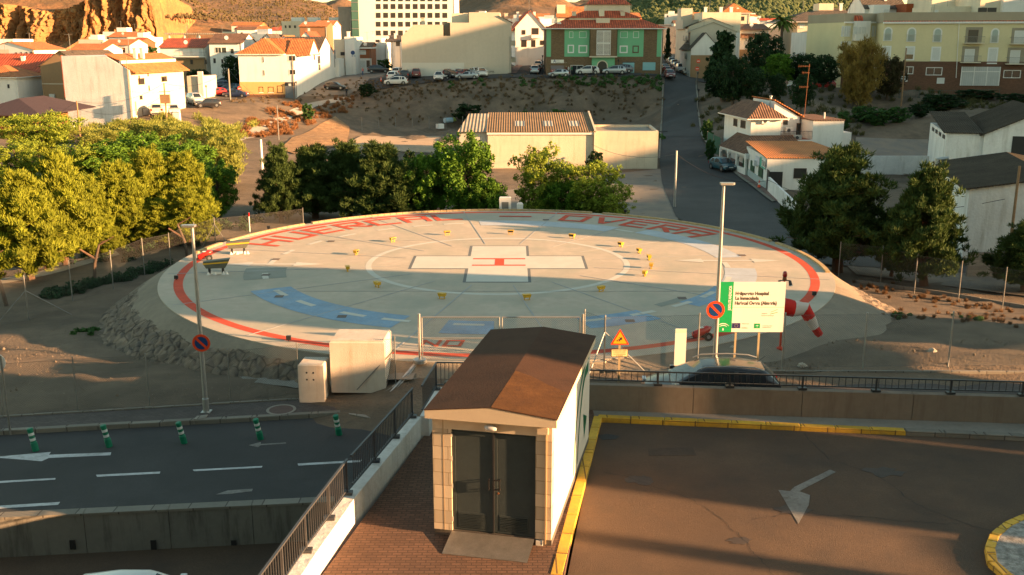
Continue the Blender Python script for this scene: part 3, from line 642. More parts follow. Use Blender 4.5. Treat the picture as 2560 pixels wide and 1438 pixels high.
pp = [(.03, -.17), (W2+.10, -.16), (W2+.09, 1.6), (.95, 1.95), (.5, 2.3), (.04, 2.5)]; k_ = MB(); k_.prism(pp, [rz_(x)+.0225 for x, y in pp], [rz_(x)+.027 for x, y in pp]); k_.build('rust_patch', M_roofp, roof)
for s, (xa, xb) in ((0, (dl, .035)), (1, (.035, dr))):
    lf = MB().box(xa+.01, xb-.008, .06, .11, .17, dh-.01); lf.box(xa+.01, xb-.008, .045, .06, dh-.05, dh-.01); 
    L_ = lf.build('door_leaf', M_door, sh); fr_ = MB(); [fr_.box(*q_) for q_ in ((xa+.02,xa+.09,.048,.0595,.2,dh-.06),(xb-.09,xb-.02,.048,.0595,.2,dh-.06),(xa+.091,xb-.091,.048,.0595,.2,.23),(xa+.091,xb-.091,.048,.0595,dh-.14,dh-.06))]; fr_.build('leaf_border', M_door, L_)
    v = MB(); vx = xa+.14 if s == 0 else xb-.82+.0
    vx = xa+.15
    for i in range(9): v.add([(vx, .06, .28+i*.042), (vx+.66, .06, .28+i*.042), (vx+.66, .035, .262+i*.042), (vx, .035, .262+i*.042)], [(0,1,2,3),(3,2,1,0)])
    v.box(vx-.02, vx+.68, .05, .062, .24, .65); v.build('louvre_vent', M_door, L_)
    hx = .035+(-.10 if s == 0 else .16); hb = MB()
    hb.bar((hx, .06, 1.32), (hx, -.03, 1.32), .02, .02); hb.bar((hx, .06, 1.56), (hx, -.03, 1.56), .02, .02); hb.bar((hx, -.03, 1.31), (hx, -.03, 1.57), .022, .022)
    if s: hb.bar((hx, -.03, 1.32), (hx-.14, -.03, 1.32), .02, .02); hb.bar((hx, -.03, 1.56), (hx-.14, -.03, 1.56), .02, .02)
    hb.build('door_handle', M_['black'], L_)
    if s: MB().tube((hx-.05, .06, 1.2), (hx-.05, .045, 1.2), .025, n=12).build('lock', M_['rust'], L_)
for z in (.45, 1.3, 2.0, 2.6): MB().tube((dl+.0, .03, z-.06), (dl+.0, .03, z+.06), .022).build('hinge', M_['galv'], sh)
MB().box(.015, .055, .03, .06, .17, dh-.02).build('door_strip', M_['metaldk'], sh)
m = MB(); m.box(dl-.01, dr+.01, .11, .3, .16, dh); m.build('door_frame', M_['black'], sh)
lp = MB(); lp.lathe([(.0,-.13),(.09,-.12),(.12,-.04),(.12,.04),(.09,.12),(0,.13)], 16); lp.v = [(z*1.15, -.07+y*.55, 2.88+x*.62) for x, y, z in lp.v]
lp.build('bulkhead_lamp', M_['lampglass'], sh, smooth=True)
MB().box(1.08, 1.33, -.05, .001, 2.80, 2.96).build('junction_box', M_scp, sh)
m = MB(); m.box(1.06, 1.22, -.02, .03, -.1, .13); m.build('socket_cover', M_['plate'], sh)
# ramp plate of perforated steel
m = MB(); m.add([(dl-.02, .0, .15), (dr-.02, .0, .15), (dr-.02, -.86, .012), (dl-.02, -.86, .012)], [(3, 2, 1, 0)]); m.add([(dl-.02, .0, .12), (dr-.02, .0, .12), (dr-.02, -.86, .0), (dl-.02, -.86, .0)], [(0, 1, 2, 3)])
M_ch = mat('chequered_steel', (.24,.23,.21), .5, .2, 4, 30, .2, metal=.6)
for i in range(46):
    for j_ in range(18):
        x = dl+.02+i*.043+(.02 if j_ % 2 else 0); y = -.03-j_*.0465; z = .15+y*.16
        m.add([(x-.012, y, z+.0005), (x, y-.006, z+.004), (x+.012, y, z+.0005), (x, y+.006, z+.004)], [(0, 1, 2, 3)])
tag(m.build('ramp_plate', M_ch), 'perforated grey steel ramp plate lying before the dark double doors', 'ramp plate', loc=(SX, SY, 0)).rotation_euler = (0, 0, SR)
# green logo bands on the side wall
M_lg = mat('logo_green', (.0,.20,.10), .6, .05, 2, 10, 0)
cr, sr_ = math.cos(SR), math.sin(SR)
def onside(px, py):
    d = Vector(ray(px, py)); o_ = Vector((0, 0, CH)); nrm = Vector((cr, sr_, 0)); p0 = Vector((SX, SY, 0))+nrm*(W2+.003)
    t = (p0-o_).dot(nrm)/d.dot(nrm); P = o_+d*t; q = P-p0; return (q.x*(-sr_)+q.y*cr, q.z)
def band(pxs, w0, w1):
    Q = [onside(*p) for p in pxs]; Q = [(min(y, SL-.06), min(z, SH-.03)) for y, z in Q]; m = MB(); n_ = len(Q); vs = []
    for i, (y, z) in enumerate(Q):
        a = Q[max(i-1, 0)]; b_ = Q[min(i+1, n_-1)]; dy, dz = b_[0]-a[0], b_[1]-a[1]; l_ = math.hypot(dy, dz) or 1; w_ = (w0+(w1-w0)*i/(n_-1))/2
        vs += [(W2+.004, y-dz/l_*w_, z+dy/l_*w_), (W2+.004, y+dz/l_*w_, z-dy/l_*w_)]
    m.add(vs, [(2*i, 2*i+1, 2*i+3, 2*i+2) for i in range(n_-1)]+[(2*i+2, 2*i+3, 2*i+1, 2*i) for i in range(n_-1)]); return m
band([(1433,1190),(1436,1130),(1441,1060),(1448,990),(1456,940),(1466,895),(1473,885)], .10, .26).build('green_band', M_lg, sh)
band([(1443,1160),(1446,1100),(1451,1030),(1457,970),(1463,935),(1471,915)], .10, .30).build('green_band', M_lg, sh)
t_ = [onside(1458,1036), onside(1467,1040), onside(1460,1097)]; m = MB().add([(W2+.004, min(y, SL-.1), z) for y, z in t_], [(0, 1, 2), (2, 1, 0)]); m.build('green_triangle', M_lg, sh)
# ------------------------------------------------------------ concrete boxes by the pad
M_box = mat('weathered_white_concrete', (.56,.50,.43), .93, .10, .8, 5, .5, 25, st=('v', 1., .45), stc=(.40,.27,.17), bd=.03)
def conbox(name, label, pxs, py, z, h, rz, dep, b=.04):
    a, b_ = G(pxs[0], py, z), G(pxs[1], py, z); w = (b_-a).length
    t = thing(name, label, 'concrete box', (a.x, a.y, z), rz); MB().cb(0, w, 0, dep, -.3, h, b).build('body', M_box, t); return t, w
t, w = conbox('concrete_box', 'large weathered whitish concrete box with stained top beside the pad edge', (828, 965), 962, -.55, 1.62, R(-2), 1.55)
MB().box(.0+.05, w-.05, .05, 1.5, 1.621, 1.66).build('lid', M_box, t)
t, w = conbox('concrete_box', 'smaller weathered whitish concrete cabinet with four round holes in its face', (748, 812), 990, -.85, 1.18, R(-3), .95)
for x in (.34, .6):
    for z in (.62, .88): MB().tube((w*x, -.004, z), (w*x, .05, z), .035, n=12).build('hole', M_['black'], t)
# ------------------------------------------------------------ fences of woven wire
M_wire = mat('fence_wire', (.17,.17,.165), .5, 0, bump=0, metal=.5)
M_wired = mat('dull_fence_wire', (.10,.10,.095), .6, 0, bump=0, metal=.3)
def mesh_panel(m, A, B, h, sp=.085, w=.0055):
    A = Vector(A); B = Vector(B); L = (B-A).length; d = (B-A)/L; up = Vector((0, 0, 1)); s2 = w/2
    k = -h
    while k < L:
        for sg in (1, -1):
            a0, a1 = k, k+h; z0_, z1_ = 0, h
            lo, hi = max(a0, 0), min(a1, L)
            if hi-lo < .02: continue
            za, zb = (lo-a0), (hi-a0)
            if sg < 0: za, zb = h-za, h-zb
            p = A+d*lo+up*za; q = A+d*hi+up*zb; o_ = (d*s2*1.4)
            m.add([p-o_, q-o_, q+o_, p+o_], [(0, 1, 2, 3)])
        k += sp
    return m
def fence(name, label, pts, h, posts=None, stays=(), m_post=None, wire=None, toprail=False, sp=.085, w=.0055, pr=.028):
    o0 = Vector(pts[0]); t = thing(name, label, 'fence', o0); mm = MB()
    for a, b_ in zip(pts, pts[1:]): mesh_panel(mm, Vector(a)-o0, Vector(b_)-o0, h, sp, w)
    mm.build('wire_mesh', wire or M_wire, t)
    ln = MB()
    for a, b_ in zip(pts, pts[1:]):
        for z in ((.02, h-.02) if not toprail else (.05, h)): ln.tube(Vector(a)-o0+Vector((0,0,z)), Vector(b_)-o0+Vector((0,0,z)), .004 if not toprail else .02, n=4)
    ln.build('line_wire', wire or M_wire, t)
    for p in (posts or pts):
        q = Vector(p)-o0; MB().tube(q-Vector((0,0,.3)), q+Vector((0,0,h+.06)), pr, n=10).lathe([(pr+.006, h+.05), (pr+.006, h+.07), (0, h+.085)], 10, (q.x, q.y, q.z)).build('post', m_post or M_['galv'], t, smooth=False)
    for a, b_ in stays: MB().tube(Vector(a)-o0, Vector(b_)-o0, .02, n=8).build('stay', m_post or M_['galv'], t)
    return t
def gp(px, py, z): p = G(px, py, z); return (p.x, p.y, p.z)
def at(px, py, z): p = G(px, py, z); return Vector((p.x, p.y, z))
rp_ = [at(1510, 925, -.12), at(1743, 918, -.12), at(1955, 918, -.12), at(2157, 917, -.12), at(2370, 914, -.12), at(2595, 912, -.12), at(2830, 910, -.12)]
fence('wire_fence', 'chain link fence with slim bright posts along the right plateau behind the car', rp_, 2.0, stays=[(at(1512,870,1.2)*1 and (rp_[0]+Vector((0,0,1.45))), rp_[0]+Vector((1.45,-.1,0))), (rp_[0]+Vector((0,0,1.45)), rp_[0]+Vector((-.6,-.6,0)))])
fence('wire_fence', 'short chain link panel between the gate and the warning sign', [at(1460, 905, 0), at(1510, 925, -.12)], 1.95)
lp_ = [at(-160, 1050, -1.15), at(8, 1040, -1.12), at(195, 1025, -1.12), at(375, 1016, -1.12), at(577, 1004, -1.12), at(748, 985, -1.05), at(990, 972, -.7)]
fence('wire_fence', 'chain link fence with thin dark posts along the left pavement', lp_, 1.9, m_post=M_['galvdk'], wire=M_wired, pr=.02, stays=[(lp_[-1]+Vector((0,0,1.5)), lp_[-1]+Vector((-1.4,-.1,0)))])
lf_ = [at(-120, 850, -1.9), at(-30, 822, -1.9), at(72, 800, -1.9), at(182, 755, -2), at(284, 725, -2), at(362, 688, -2.1), at(428, 672, -2.2), at(490, 640, -2.4)]
fence('wire_fence', 'chain link fence with ivy at its foot running before the left pine trees', lf_, 2.2, m_post=M_['galvdk'], wire=M_wired, sp=.11, stays=[(lf_[2]+Vector((0,0,1.5)), lf_[2]+Vector((-1.1,-1.2,0))), (lf_[2]+Vector((0,0,1.5)), lf_[2]+Vector((1.7,1.0,0)))])
lb_ = [at(540, 620, -2.6), at(625, 610, -2.7), at(760, 590, -2.9)]
fence('wire_fence', 'chain link fence in shade behind the left rim of the helipad', [at(490,640,-2.4)]+lb_, 2.1, m_post=M_['galvdk'], wire=M_wired, sp=.12, stays=[(lb_[0]+Vector((0,0,1.7)), lb_[0]+Vector((1.2,-.4,0))), (lb_[0]+Vector((0,0,1.7)), lb_[0]+Vector((-.9,-.5,0)))])
rb_ = [at(2095, 700, -2), at(2200, 712, -2), at(2285, 735, -2), at(2395, 757, -2), at(2505, 775, -2), at(2640, 800, -2)]
fence('wire_fence', 'chain link fence with dark posts beyond the plateau under the right pines', rb_, 2.2, m_post=M_['galvdk'], wire=M_wired, sp=.12)
kr = [(at(2140, 704, -2)), at(2350, 735, -2), at(2560, 770, -2), at(2800, 812, -2)]
kerbrun('lane_kerb', [(p.x, p.y) for p in kr], .16, .16, lambda v: hz(v.x, v.y), M_['kerb'])
# gate
ga, gb, gc = at(1050, 905, 0), at(1252, 905, 0), at(1455, 905, 0)
gt = thing('entrance_gate', 'double leaf chain link gate of galvanised tube closing the ramp to the helipad', 'gate', ga)
for a, b_ in ((ga+Vector((.1,0,0)), gb-Vector((.05,0,0))), (gb+Vector((.05,0,0)), gc-Vector((.1,0,0)))):
    a = a-ga; b_ = b_-ga; f = MB(); hg_ = 1.72; z0_ = Vector((0, 0, .1)); zt = Vector((0, 0, hg_))
    for p, q in ((a+z0_, a+zt), (b_+z0_, b_+zt), (a+z0_, b_+z0_), (a+zt, b_+zt), (a+Vector((0,0,.92)), b_+Vector((0,0,.92)))): f.tube(p, q, .026, n=8)
    L_ = f.build('gate_leaf', M_['galv'], gt); mesh_panel(MB(), a+z0_, b_+z0_, hg_-.1, .085, .006).build('wire_mesh', M_wire, L_)
for p in (Vector((0,0,0)), gc-ga): MB().tube(p-Vector((0,0,.4)), p+Vector((0,0,1.85)), .05, n=12).lathe([(.26,-.02),(.26,.1),(.2,.13)], 14, p).build('gate_post', M_['galv'], gt)
# ------------------------------------------------------------ signs and lamps
M_sred = mat('sign_red', (.75,.06,.01), .45, 0, bump=0); M_sblue = mat('sign_blue', (.0,.045,.17), .45, 0, bump=0); M_sgreen = mat('sign_green', (.0,.33,.09), .5, .03, 1, 8, 0)
M_swhite = mat('sign_white', (.74,.72,.66), .5, .02, 1, 8, 0); M_sorange = mat('sign_orange', (.85,.36,.01), .5, 0, bump=0); M_ink = mat('sign_ink', (.06,.045,.03), .6, 0, bump=0); M_inkg = mat('sign_faint_ink', (.45,.42,.36), .6, 0, bump=0)
M_yel = mat('sign_pale_yellow', (.75,.64,.32), .5, 0, bump=0); M_cream = mat('sign_post_tan', (.45,.36,.22), .6, .1, 3, 10, .05, metal=.3)
def lamp_post(label, base, top, head_dir, sign_px=None, signY=None):
    h = top-base.z; t = thing('street_lamp', label, 'street lamp', base)
    MB().lathe([(.11,-.2),(.11,.5),(.085,.52),(.07,h*.5),(.05,h)], 14).box(-.16,.16,-.16,.16,-.05,.03).build('pole', M_['galv'], t, smooth=False)
    hd = MB(); hd.lathe([(.05,h-.02),(.06,h+.05)], 10)
    P = [(-.12,-.13),(.34,-.11),(.42,0),(.34,.11),(-.12,.13)]
    if head_dir < 0: P = [(-x, -y) for x, y in P]
    hd.prism([(x*.9, y) for x, y in P], h+.04, h+.11); H_ = hd.build('lamp_head', M_['galv'], t)
    MB().box(-.02 if head_dir > 0 else -.3, .3 if head_dir > 0 else .02, -.07, .07, h+.028, h+.041).build('lamp_glass', M_['lampglass'], H_)
    return t
def disc(m, x, y, z, r, n=36, th=.012, mi=0):        # disc facing -y
    m.add([(x+r*math.cos(2*math.pi*i/n), y, z+r*math.sin(2*math.pi*i/n)) for i in range(n)]+[(x+r*math.cos(2*math.pi*i/n), y+th, z+r*math.sin(2*math.pi*i/n)) for i in range(n)],
          [tuple(range(n)), tuple(range(2*n-1, n-1, -1))]+[((i+1) % n, i, n+i, n+(i+1) % n) for i in range(n)], mi); return m
def no_park(label, P, back=False):
    t = thing('traffic_sign', label, 'traffic sign', P)
    disc(MB(), 0, 0, 0, .31).build('sign_plate', M_sred if not back else M_['galv'], t)
    if not back:
        disc(MB(), 0, -.006, 0, .225, th=.005).build('blue_disc', M_sblue, t)
        MB().add([(-.17-.03, -.010, .17-.03), (-.17+.03, -.010, .17+.03), (.17+.03, -.010, -.17+.03), (.17-.03, -.010, -.17-.03)], [(0, 3, 2, 1)]).build('red_bar', M_sred, t)
    MB().box(-.06, .06, .012, .05, -.12, .12).build('bracket', M_['galvdk'], t)
    return t
b1 = at(516, 1030, -1.1); lamp_post('tall grey street lamp on the left pavement carrying a round no parking sign', b1, 5.44, -1)
p = PY(503, 858, b1.y-.13); no_park('round red and blue no parking sign on the left lamp post', p)
b2 = Vector((wx(1783, 33.0, -.36), 33.0, -.36)); tp = PY(1803, 465, 33.0); lamp_post('tall grey street lamp beside the helipad sign, with a round no parking sign', b2, tp.z, 1)
p = PY(1789, 775, b2.y-.13); no_park('round red and blue no parking sign in front of the helipad board', p)
b3 = at(25, 1077, -1.1); t = thing('traffic_sign', 'pole at the left picture edge with the back of a round sign', 'traffic sign', b3)
MB().tube((0,0,-.2), (0,0,2.62), .035, n=10).build('pole', M_['galvdk'], t); m = MB(); disc(m, -.16, .0, 2.4, .3); m.build('sign_plate', M_['frame'], t)
b4 = Vector(PY(1547, 945, 33.8)); b4.z = -.36; t = thing('warning_sign', 'orange triangular falling hazard sign on a tan post with a yellow notice below', 'warning sign', b4)
hp_ = PY(1545, 845, 33.8).z+.36; zc = PY(1545, 848, 33.8).z+.36; ra = .335
MB().box(-.04, .04, 0, .04, -.2, zc+.1).build('post', M_cream, t)
def tri(m, r, y, th, zc): 
    P = [(0, r*1.15), (-r, -r*.6), (r, -r*.6)]; Q = []
    for i in range(3):
        a = Vector(P[i]); b_ = Vector(P[i-1]); c_ = Vector(P[(i+1) % 3]); k = r*.09
        for u in (b_, c_): Q.append(a+(u-a).normalized()*k)
    return m.xz([(q.x, q.y+zc) for q in Q][::1], y, y+th)
tri(MB(), ra, -.03, .012, zc).build('sign_plate', M_sred, t); tri(MB(), ra*.74, -.036, .005, zc-.005).build('orange_field', M_sorange, t)
fg = MB(); S_ = .0042
def fl(pts, w): 
    for a, b_ in zip(pts, pts[1:]): fg.bar((a[0], -.040, a[1]), (b_[0], -.040, b_[1]), .005, w)
def fp(x, y): return ((x-630)*S_/6.2, zc+(560-y)*S_/6.2)
fl([fp(440,610), fp(520,610), fp(520,670)], .012); fl([fp(690,500), fp(620,610)], .042); fl([fp(680,510), fp(600,455)], .02); fl([fp(700,505), fp(745,540), fp(745,590)], .02); fl([fp(625,610), fp(585,560), fp(535,590)], .024); fl([fp(625,600), fp(600,640), fp(620,670)], .024)
disc(fg, fp(710,480)[0], -.043, fp(710,480)[1], .03, 16, .006); fg.build('falling_figure', M_ink, t)
nz_ = PY(1544, 882, 33.8).z+.36; m = MB().box(-.30, .30, -.03, -.018, nz_-.145, nz_+.145); nb = m.build('notice_board', M_ink, t); MB().box(-.28, .28, -.036, -.030, nz_-.125, nz_+.125).build('yellow_field', M_yel, nb)
M_inkr = mat('sign_brown_ink', (.42,.20,.06), .6, 0, bump=0)
for i, s in enumerate(('PELIGRO POR CAIDA', 'A DISTINTO NIVEL', 'NO APROXIMARSE', 'AL BORDE')): text('lettering', s, .052, M_inkr, nb, (0, -.038, nz_+.07-i*.055-(.02 if i > 1 else 0)), align='CENTER', ext=.0005)
# white board, right of the warning sign
b5 = Vector((wx(1697, 33.9, -.36), 33.9, -.36)); t = thing('information_board', 'tall blank white board with a pale green top band on two legs', 'sign board', b5)
zt, zb_ = PY(1697, 822, 33.9).z+.36, PY(1697, 914, 33.9).z+.36
MB().box(-.2, .2, -.02, .02, zb_, zt).build('board', M_swhite, t); MB().box(-.2, .2, -.026, -.021, zt-.14, zt).build('green_band', mat('pale_green_band', (.50,.68,.55), .5, 0, bump=0), t)
m = MB(); [m.box(x-.02, x+.02, 0.02, .05, -.3, zt-.1) for x in (-.13, .13)]; m.build('leg', M_cream, t)
# heliport board
Yb = 34.05; tl, trr, bl_, br_ = PY(1801, 705, Yb), PY(1965, 707, Yb), PY(1796, 830, Yb), PY(1960, 832, Yb); b6 = Vector((tl.x, Yb, -.36)); BW = trr.x-tl.x; zt, zb_ = tl.z+.36, bl_.z+.36; BH = zt-zb_
t = thing('helipad_sign', 'large white and green board naming the hospital helipad, on tan posts', 'sign board', b6)
GW = BW*.205
MB().box(GW, BW, -.02, .02, zb_, zt).build('board', M_swhite, t); MB().box(0, GW, -.02, .02, zb_, zt).build('green_panel', M_sgreen, t)
m = MB(); m.box(GW, BW, -.0225, -.0205, zb_+BH*.495, zb_+BH*.503); m.build('panel_seam', mat('seam_tan', (.60,.48,.30), .6, 0, bump=0), t)
def bx(u, v): return (u/1952*190/164*BW-(110/1952*190/164*BW-0)*1+.0, zt-((v-45)/1280)*BH)
def BT(s, u, v, size, m=M_ink, sx=.86, rot=(math.pi/2, 0, 0), align='LEFT'):
    x, z = bx(u, v); return text('lettering', s, size, m, t, (x+.03, -.0235, z), rot, sx, .001, align, .0055 if size > .1 else .001)
BT('Helipuerto Hospital', 490, 374, .172, sx=.85); BT('La Inmaculada', 490, 494, .172, sx=.85); BT('Huércal Overa (Almería)', 486, 620, .172, sx=.85)
M_bold = M_ink
BT('Andalucía', 1200, 862, .058, M_inkg); BT('se mueve con Europa', 1195, 912, .058, M_inkg); BT('Unión Europea', 700, 1120, .05, M_inkg); BT('Fondo Europeo de', 700, 1206, .03, M_inkg); BT('Desarrollo Regional', 700, 1232, .03, M_inkg)
BT('Servicio Andaluz de Salud', 1240, 1172, .038, M_inkg); BT('CONSEJERÍA DE SALUD', 1240, 1210, .034, M_inkg)
BT('JUNTA DE ANDALUCIA', 385, 760, .135, M_swhite, .62, (0, -math.pi/2, math.pi/2) if 0 else (math.pi/2, -math.pi/2, 0))
def BB(m, u0, v0, u1, v1, y=-.0235, th=.002):
    x0, z1 = bx(u0, v0); x1, z0 = bx(u1, v1); return m.box(x0, x1, y-th, y, z0, z1)
BB(MB(), 470, 1092, 680, 1225).build('flag_panel', mat('flag_navy', (.02,.02,.12), .5, 0, bump=0), t)
sm = MB(); cxx, czz = bx(575, 1158)
for i in range(12): disc(sm, cxx+.055*math.cos(i*math.pi/6), -.028, czz+.055*math.sin(i*math.pi/6), .0065, 8, .001)
sm.build('flag_stars', mat('star_gold', (.7,.55,.15), .5, 0, bump=0), t)
BB(MB(), 1045, 1102, 1192, 1228).build('emblem_panel', M_sgreen, t)
def arcband(m, cx_, cz_, r0, r1, a0, a1, y, ky=1.):
    n_ = 16; vs = []
    for i in range(n_+1):
        a = R(a0+(a1-a0)*i/n_); tt = math.sin(math.pi*i/n_); rr0 = r1-(r1-r0)*(.25+.75*tt)
        for r in (rr0, r1): vs.append((cx_+r*math.cos(a), y, cz_+r*math.sin(a)*ky))
    m.add(vs, [(2*i+2, 2*i+3, 2*i+1, 2*i) for i in range(n_)])
em = MB(); ux, uz = bx(235, 1240)
arcband(em, ux, uz-.04, .215, .25, 35, 145, -.0235); arcband(em, ux, uz-.04, .15, .18, 40, 140, -.0235)
em.add([(ux-.03, -.0235, uz-.06), (ux+.03, -.0235, uz-.06), (ux+.012, -.0235, uz+.03), (ux-.012, -.0235, uz+.03)], [(0, 1, 2, 3)])
ux, uz = bx(1118, 1185); arcband(em, ux, uz-.01, .055, .07, 35, 145, -.0262); arcband(em, ux, uz-.01, .036, .048, 40, 140, -.0262); em.add([(ux-.012, -.0262, uz-.025), (ux+.012, -.0262, uz-.025), (ux, -.0262, uz+.01)], [(0, 1, 2)])
em.build('emblem', M_swhite, t)
lg = MB()
for (u0, v0, u1, v1, w_) in ((1450, 812, 1620, 742, .014), (1445, 858, 1625, 815, .022)):
    a, b_ = bx(u0, v0), bx(u1, v1); lg.bar((a[0], -.024, a[1]), (b_[0], -.024, b_[1]), .002, w_)
lg.build('logo_stroke', M_sgreen, t)
for x in (BW*.28, BW*.64): MB().box(x-.035, x+.035, .02, .08, -.3, zt-.1).build('post', M_cream, t)
# parking bollards
bo = None; M_bg = mat('bollard_green', (.0,.16,.085), .5, .12, 3, 15, .1); M_refl = mat('reflective_band', (.62,.62,.60), .3, .08, 4, 20, 0)
bpx = [(90,1127), (274,1117), (461,1108), (652,1098), (848,1087)]
bl = ['leftmost green traffic post, beside the white arrow', 'second green traffic post from the left', 'middle one of the five green traffic posts', 'green traffic post above the worn arrow, fourth from the left', 'green traffic post nearest the ramp, its band torn']
for i, (a, b_) in enumerate(bpx):
    q = at(a, b_, ZR)
    if bo is None:
        bo = thing('traffic_bollard', bl[0], 'bollard', q, 0, 'green bollards along the left street')
        MB().lathe([(.105,0),(.105,.28),(.085,.3),(.085,.68),(.095,.7),(.095,.76),(.07,.78)], 18).build('body', M_bg, bo, smooth=False)
        for z in (.36, .54): MB().lathe([(.089,z),(.089,z+.085)], 18).build('reflective_band', M_refl, bo)
        cur = bo
    else: cur = copy_tree(bo); relabel(cur, bl[i])
    cur.location = q; cur.rotation_euler = (0, R(-9)-R(i), .3*i)
# ------------------------------------------------------------ pad equipment
M_ylw = mat('airfield_yellow', (.62,.36,.02), .5, .1, 3, 15, .05)
def plight(label, q, rz):
    t = thing('floodlight', label, 'floodlight', (q.x, q.y, 0), rz, 'yellow floodlights round the landing circle')
    MB().xz([(-.22,.16),(.2,.16),(.26,.34),(-.26,.34)], -.13, .11).build('housing', M_ylw, t); MB().box(-.25,.25,-.16,.15,.341,.365).build('hood', M_ylw, t)
    m = MB(); [m.box(x-.02,x+.02,-.03,.03,0,.17) for x in (-.16,.16)]; m.box(-.2,.2,-.06,.06,0,.02); m.build('leg', M_ylw, t); MB().box(-.2,.2,-.136,-.131,.19,.32).build('lens', M_['black'], t); return t
LP_ = [(869,678),(943,718),(1105,747),(1317,750),(1503,729),(1612,690),(1628,671),(1623,650),(1598,633),(1552,617),(1430,596),(1277,586),(1118,588),(982,605),(890,637)]
LN = ['left of the landing circle, lower of the two', 'below the left of the landing circle', 'in front of the circle, left of the cross', 'in front of the circle, below the red mark', 'in front of the circle, right', 'lowest of the right-hand cluster', 'second up of the right-hand cluster','middle of the right-hand cluster','second from top of the right-hand cluster','topmost of the right-hand cluster','behind the circle, right','behind the circle, straight beyond the red mark','behind the circle, left of centre','behind the circle, far left','left of the landing circle, upper of the two']
pl0 = None
for (a, b_), n_ in zip(LP_, LN):
    q = at(a, b_, 0); ang = math.atan2(cy0-q.y, cx0-q.x)-math.pi*1.5
    if pl0 is None: pl0 = plight('small yellow floodlight '+n_, q, ang); pl0.scale = (.75,)*3
    else: c_ = copy_tree(pl0); relabel(c_, 'small yellow floodlight '+n_); c_.scale = (.75,)*3; c_.location = q; c_.rotation_euler = (0, 0, ang)
M_rb = M_['black']
for i, (a, b_, n_) in enumerate([(441,700,'on the left rim by the red ring'),(672,574,'on the rim behind the first red letters'),(1096,528,'on the far rim behind the letter L'),(1563,532,'on the far rim beside the pale road'),(1940,608,'on the right rim below the house'),(2035,741,'on the right rim beside the windsock'),(722,853,'on the near rim above the rubble slope')]):
    q = at(a, b_, 0); t = thing('rim_light', 'small black light '+n_, 'light', q, 0, 'black lights on the pad rim'); t.scale = (.75,)*3; MB().box(-.12,.12,-.08,.08,.08,.3).build('housing', M_rb, t); MB().tube((0,0,-.02),(0,0,.1),.03).build('stem', M_rb, t)
def papi(label, q, rz):
    t = thing('approach_light', label, 'approach light', (q.x, q.y, 0), rz, 'approach lights on the pad edge'); t.scale = (.8,)*3; M_o = mat('unit_olive', (.10,.10,.075), .55, .1, 3)
    MB().xz([(-.62,.42),(.55,.42),(.72,.72),(.85,1.0),(-.78,.86),(-.78,.72)], -.28, .22).build('housing', M_o, t); MB().bar((-.8,-.29,.72), (.78,-.29,.80), .01, .09).build('yellow_stripe', M_ylw, t)
    m = MB(); [m.box(x-.05,x+.05,y-.05,y+.05,.06,.43) for x in (-.45,.38) for y in (-.18,.12)]; m.build('leg', M_['black'], t)
    m = MB(); [m.lathe([(.13,0),(.1,.05),(.03,.2)], 10, (x,y,0)) for x in (-.5,-.1,.42,.62) for y in (-.2,)]; m.build('foot', M_['white'], t); MB().box(-.35,.35,-.22,.2,.02,.2).build('base_box', M_['white'], t); return t
papi('boat shaped black and yellow approach light unit nearer the white arrow', at(543,685,0), R(8)); papi('boat shaped black and yellow approach light unit below the red letter H', at(597,634,0), R(10))
def cart(label, q, rz, k=1.):
    t = thing('fire_cart', label, 'fire extinguisher cart', (q.x, q.y, q.z), rz); t.scale = (.8,)*3; Mr = mat('fire_red', (.55,.02,.012), .35, .06, 3, 15, 0, coat=.4)
    MB().lathe([(.0,-.5),(.16,-.46),(.19,-.4),(.19,.35),(.14,.45),(.06,.5),(.06,.56)], 16).build('tank', Mr, t, smooth=True)
    o_ = t.children[0]; o_.rotation_euler = (0, R(68), 0); o_.location = (0, 0, .42)
    for s in (1, -1):
        w_ = MB().tube((.28, s*.24, .22), (.28, s*.31, .22), .22, n=20).build('wheel', M_['rubber'], t); MB().tube((.28, s*.30, .22), (.28, s*.315, .22), .1, n=12).build('hub', M_['rim'], w_)
    f = MB(); [f.tube((.28, s*.2, .22), (-.75, s*.12, .12), .018) for s in (1, -1)]; f.tube((-.75,-.14,.12),(-.75,.14,.12),.02); f.tube((-.45,-.1,.12),(-.45,-.1,.5),.02); f.build('frame', M_['black'], t)
    MB().box(-.1,.12,-.08,.08,.62,.66).build('label_plate', M_['plate'], t); return t
cart('red wheeled extinguisher on the near right red ring behind the fence', at(1752,850,0), R(12)); cart('red wheeled extinguisher against the left rim', at(512,652,0), R(20))
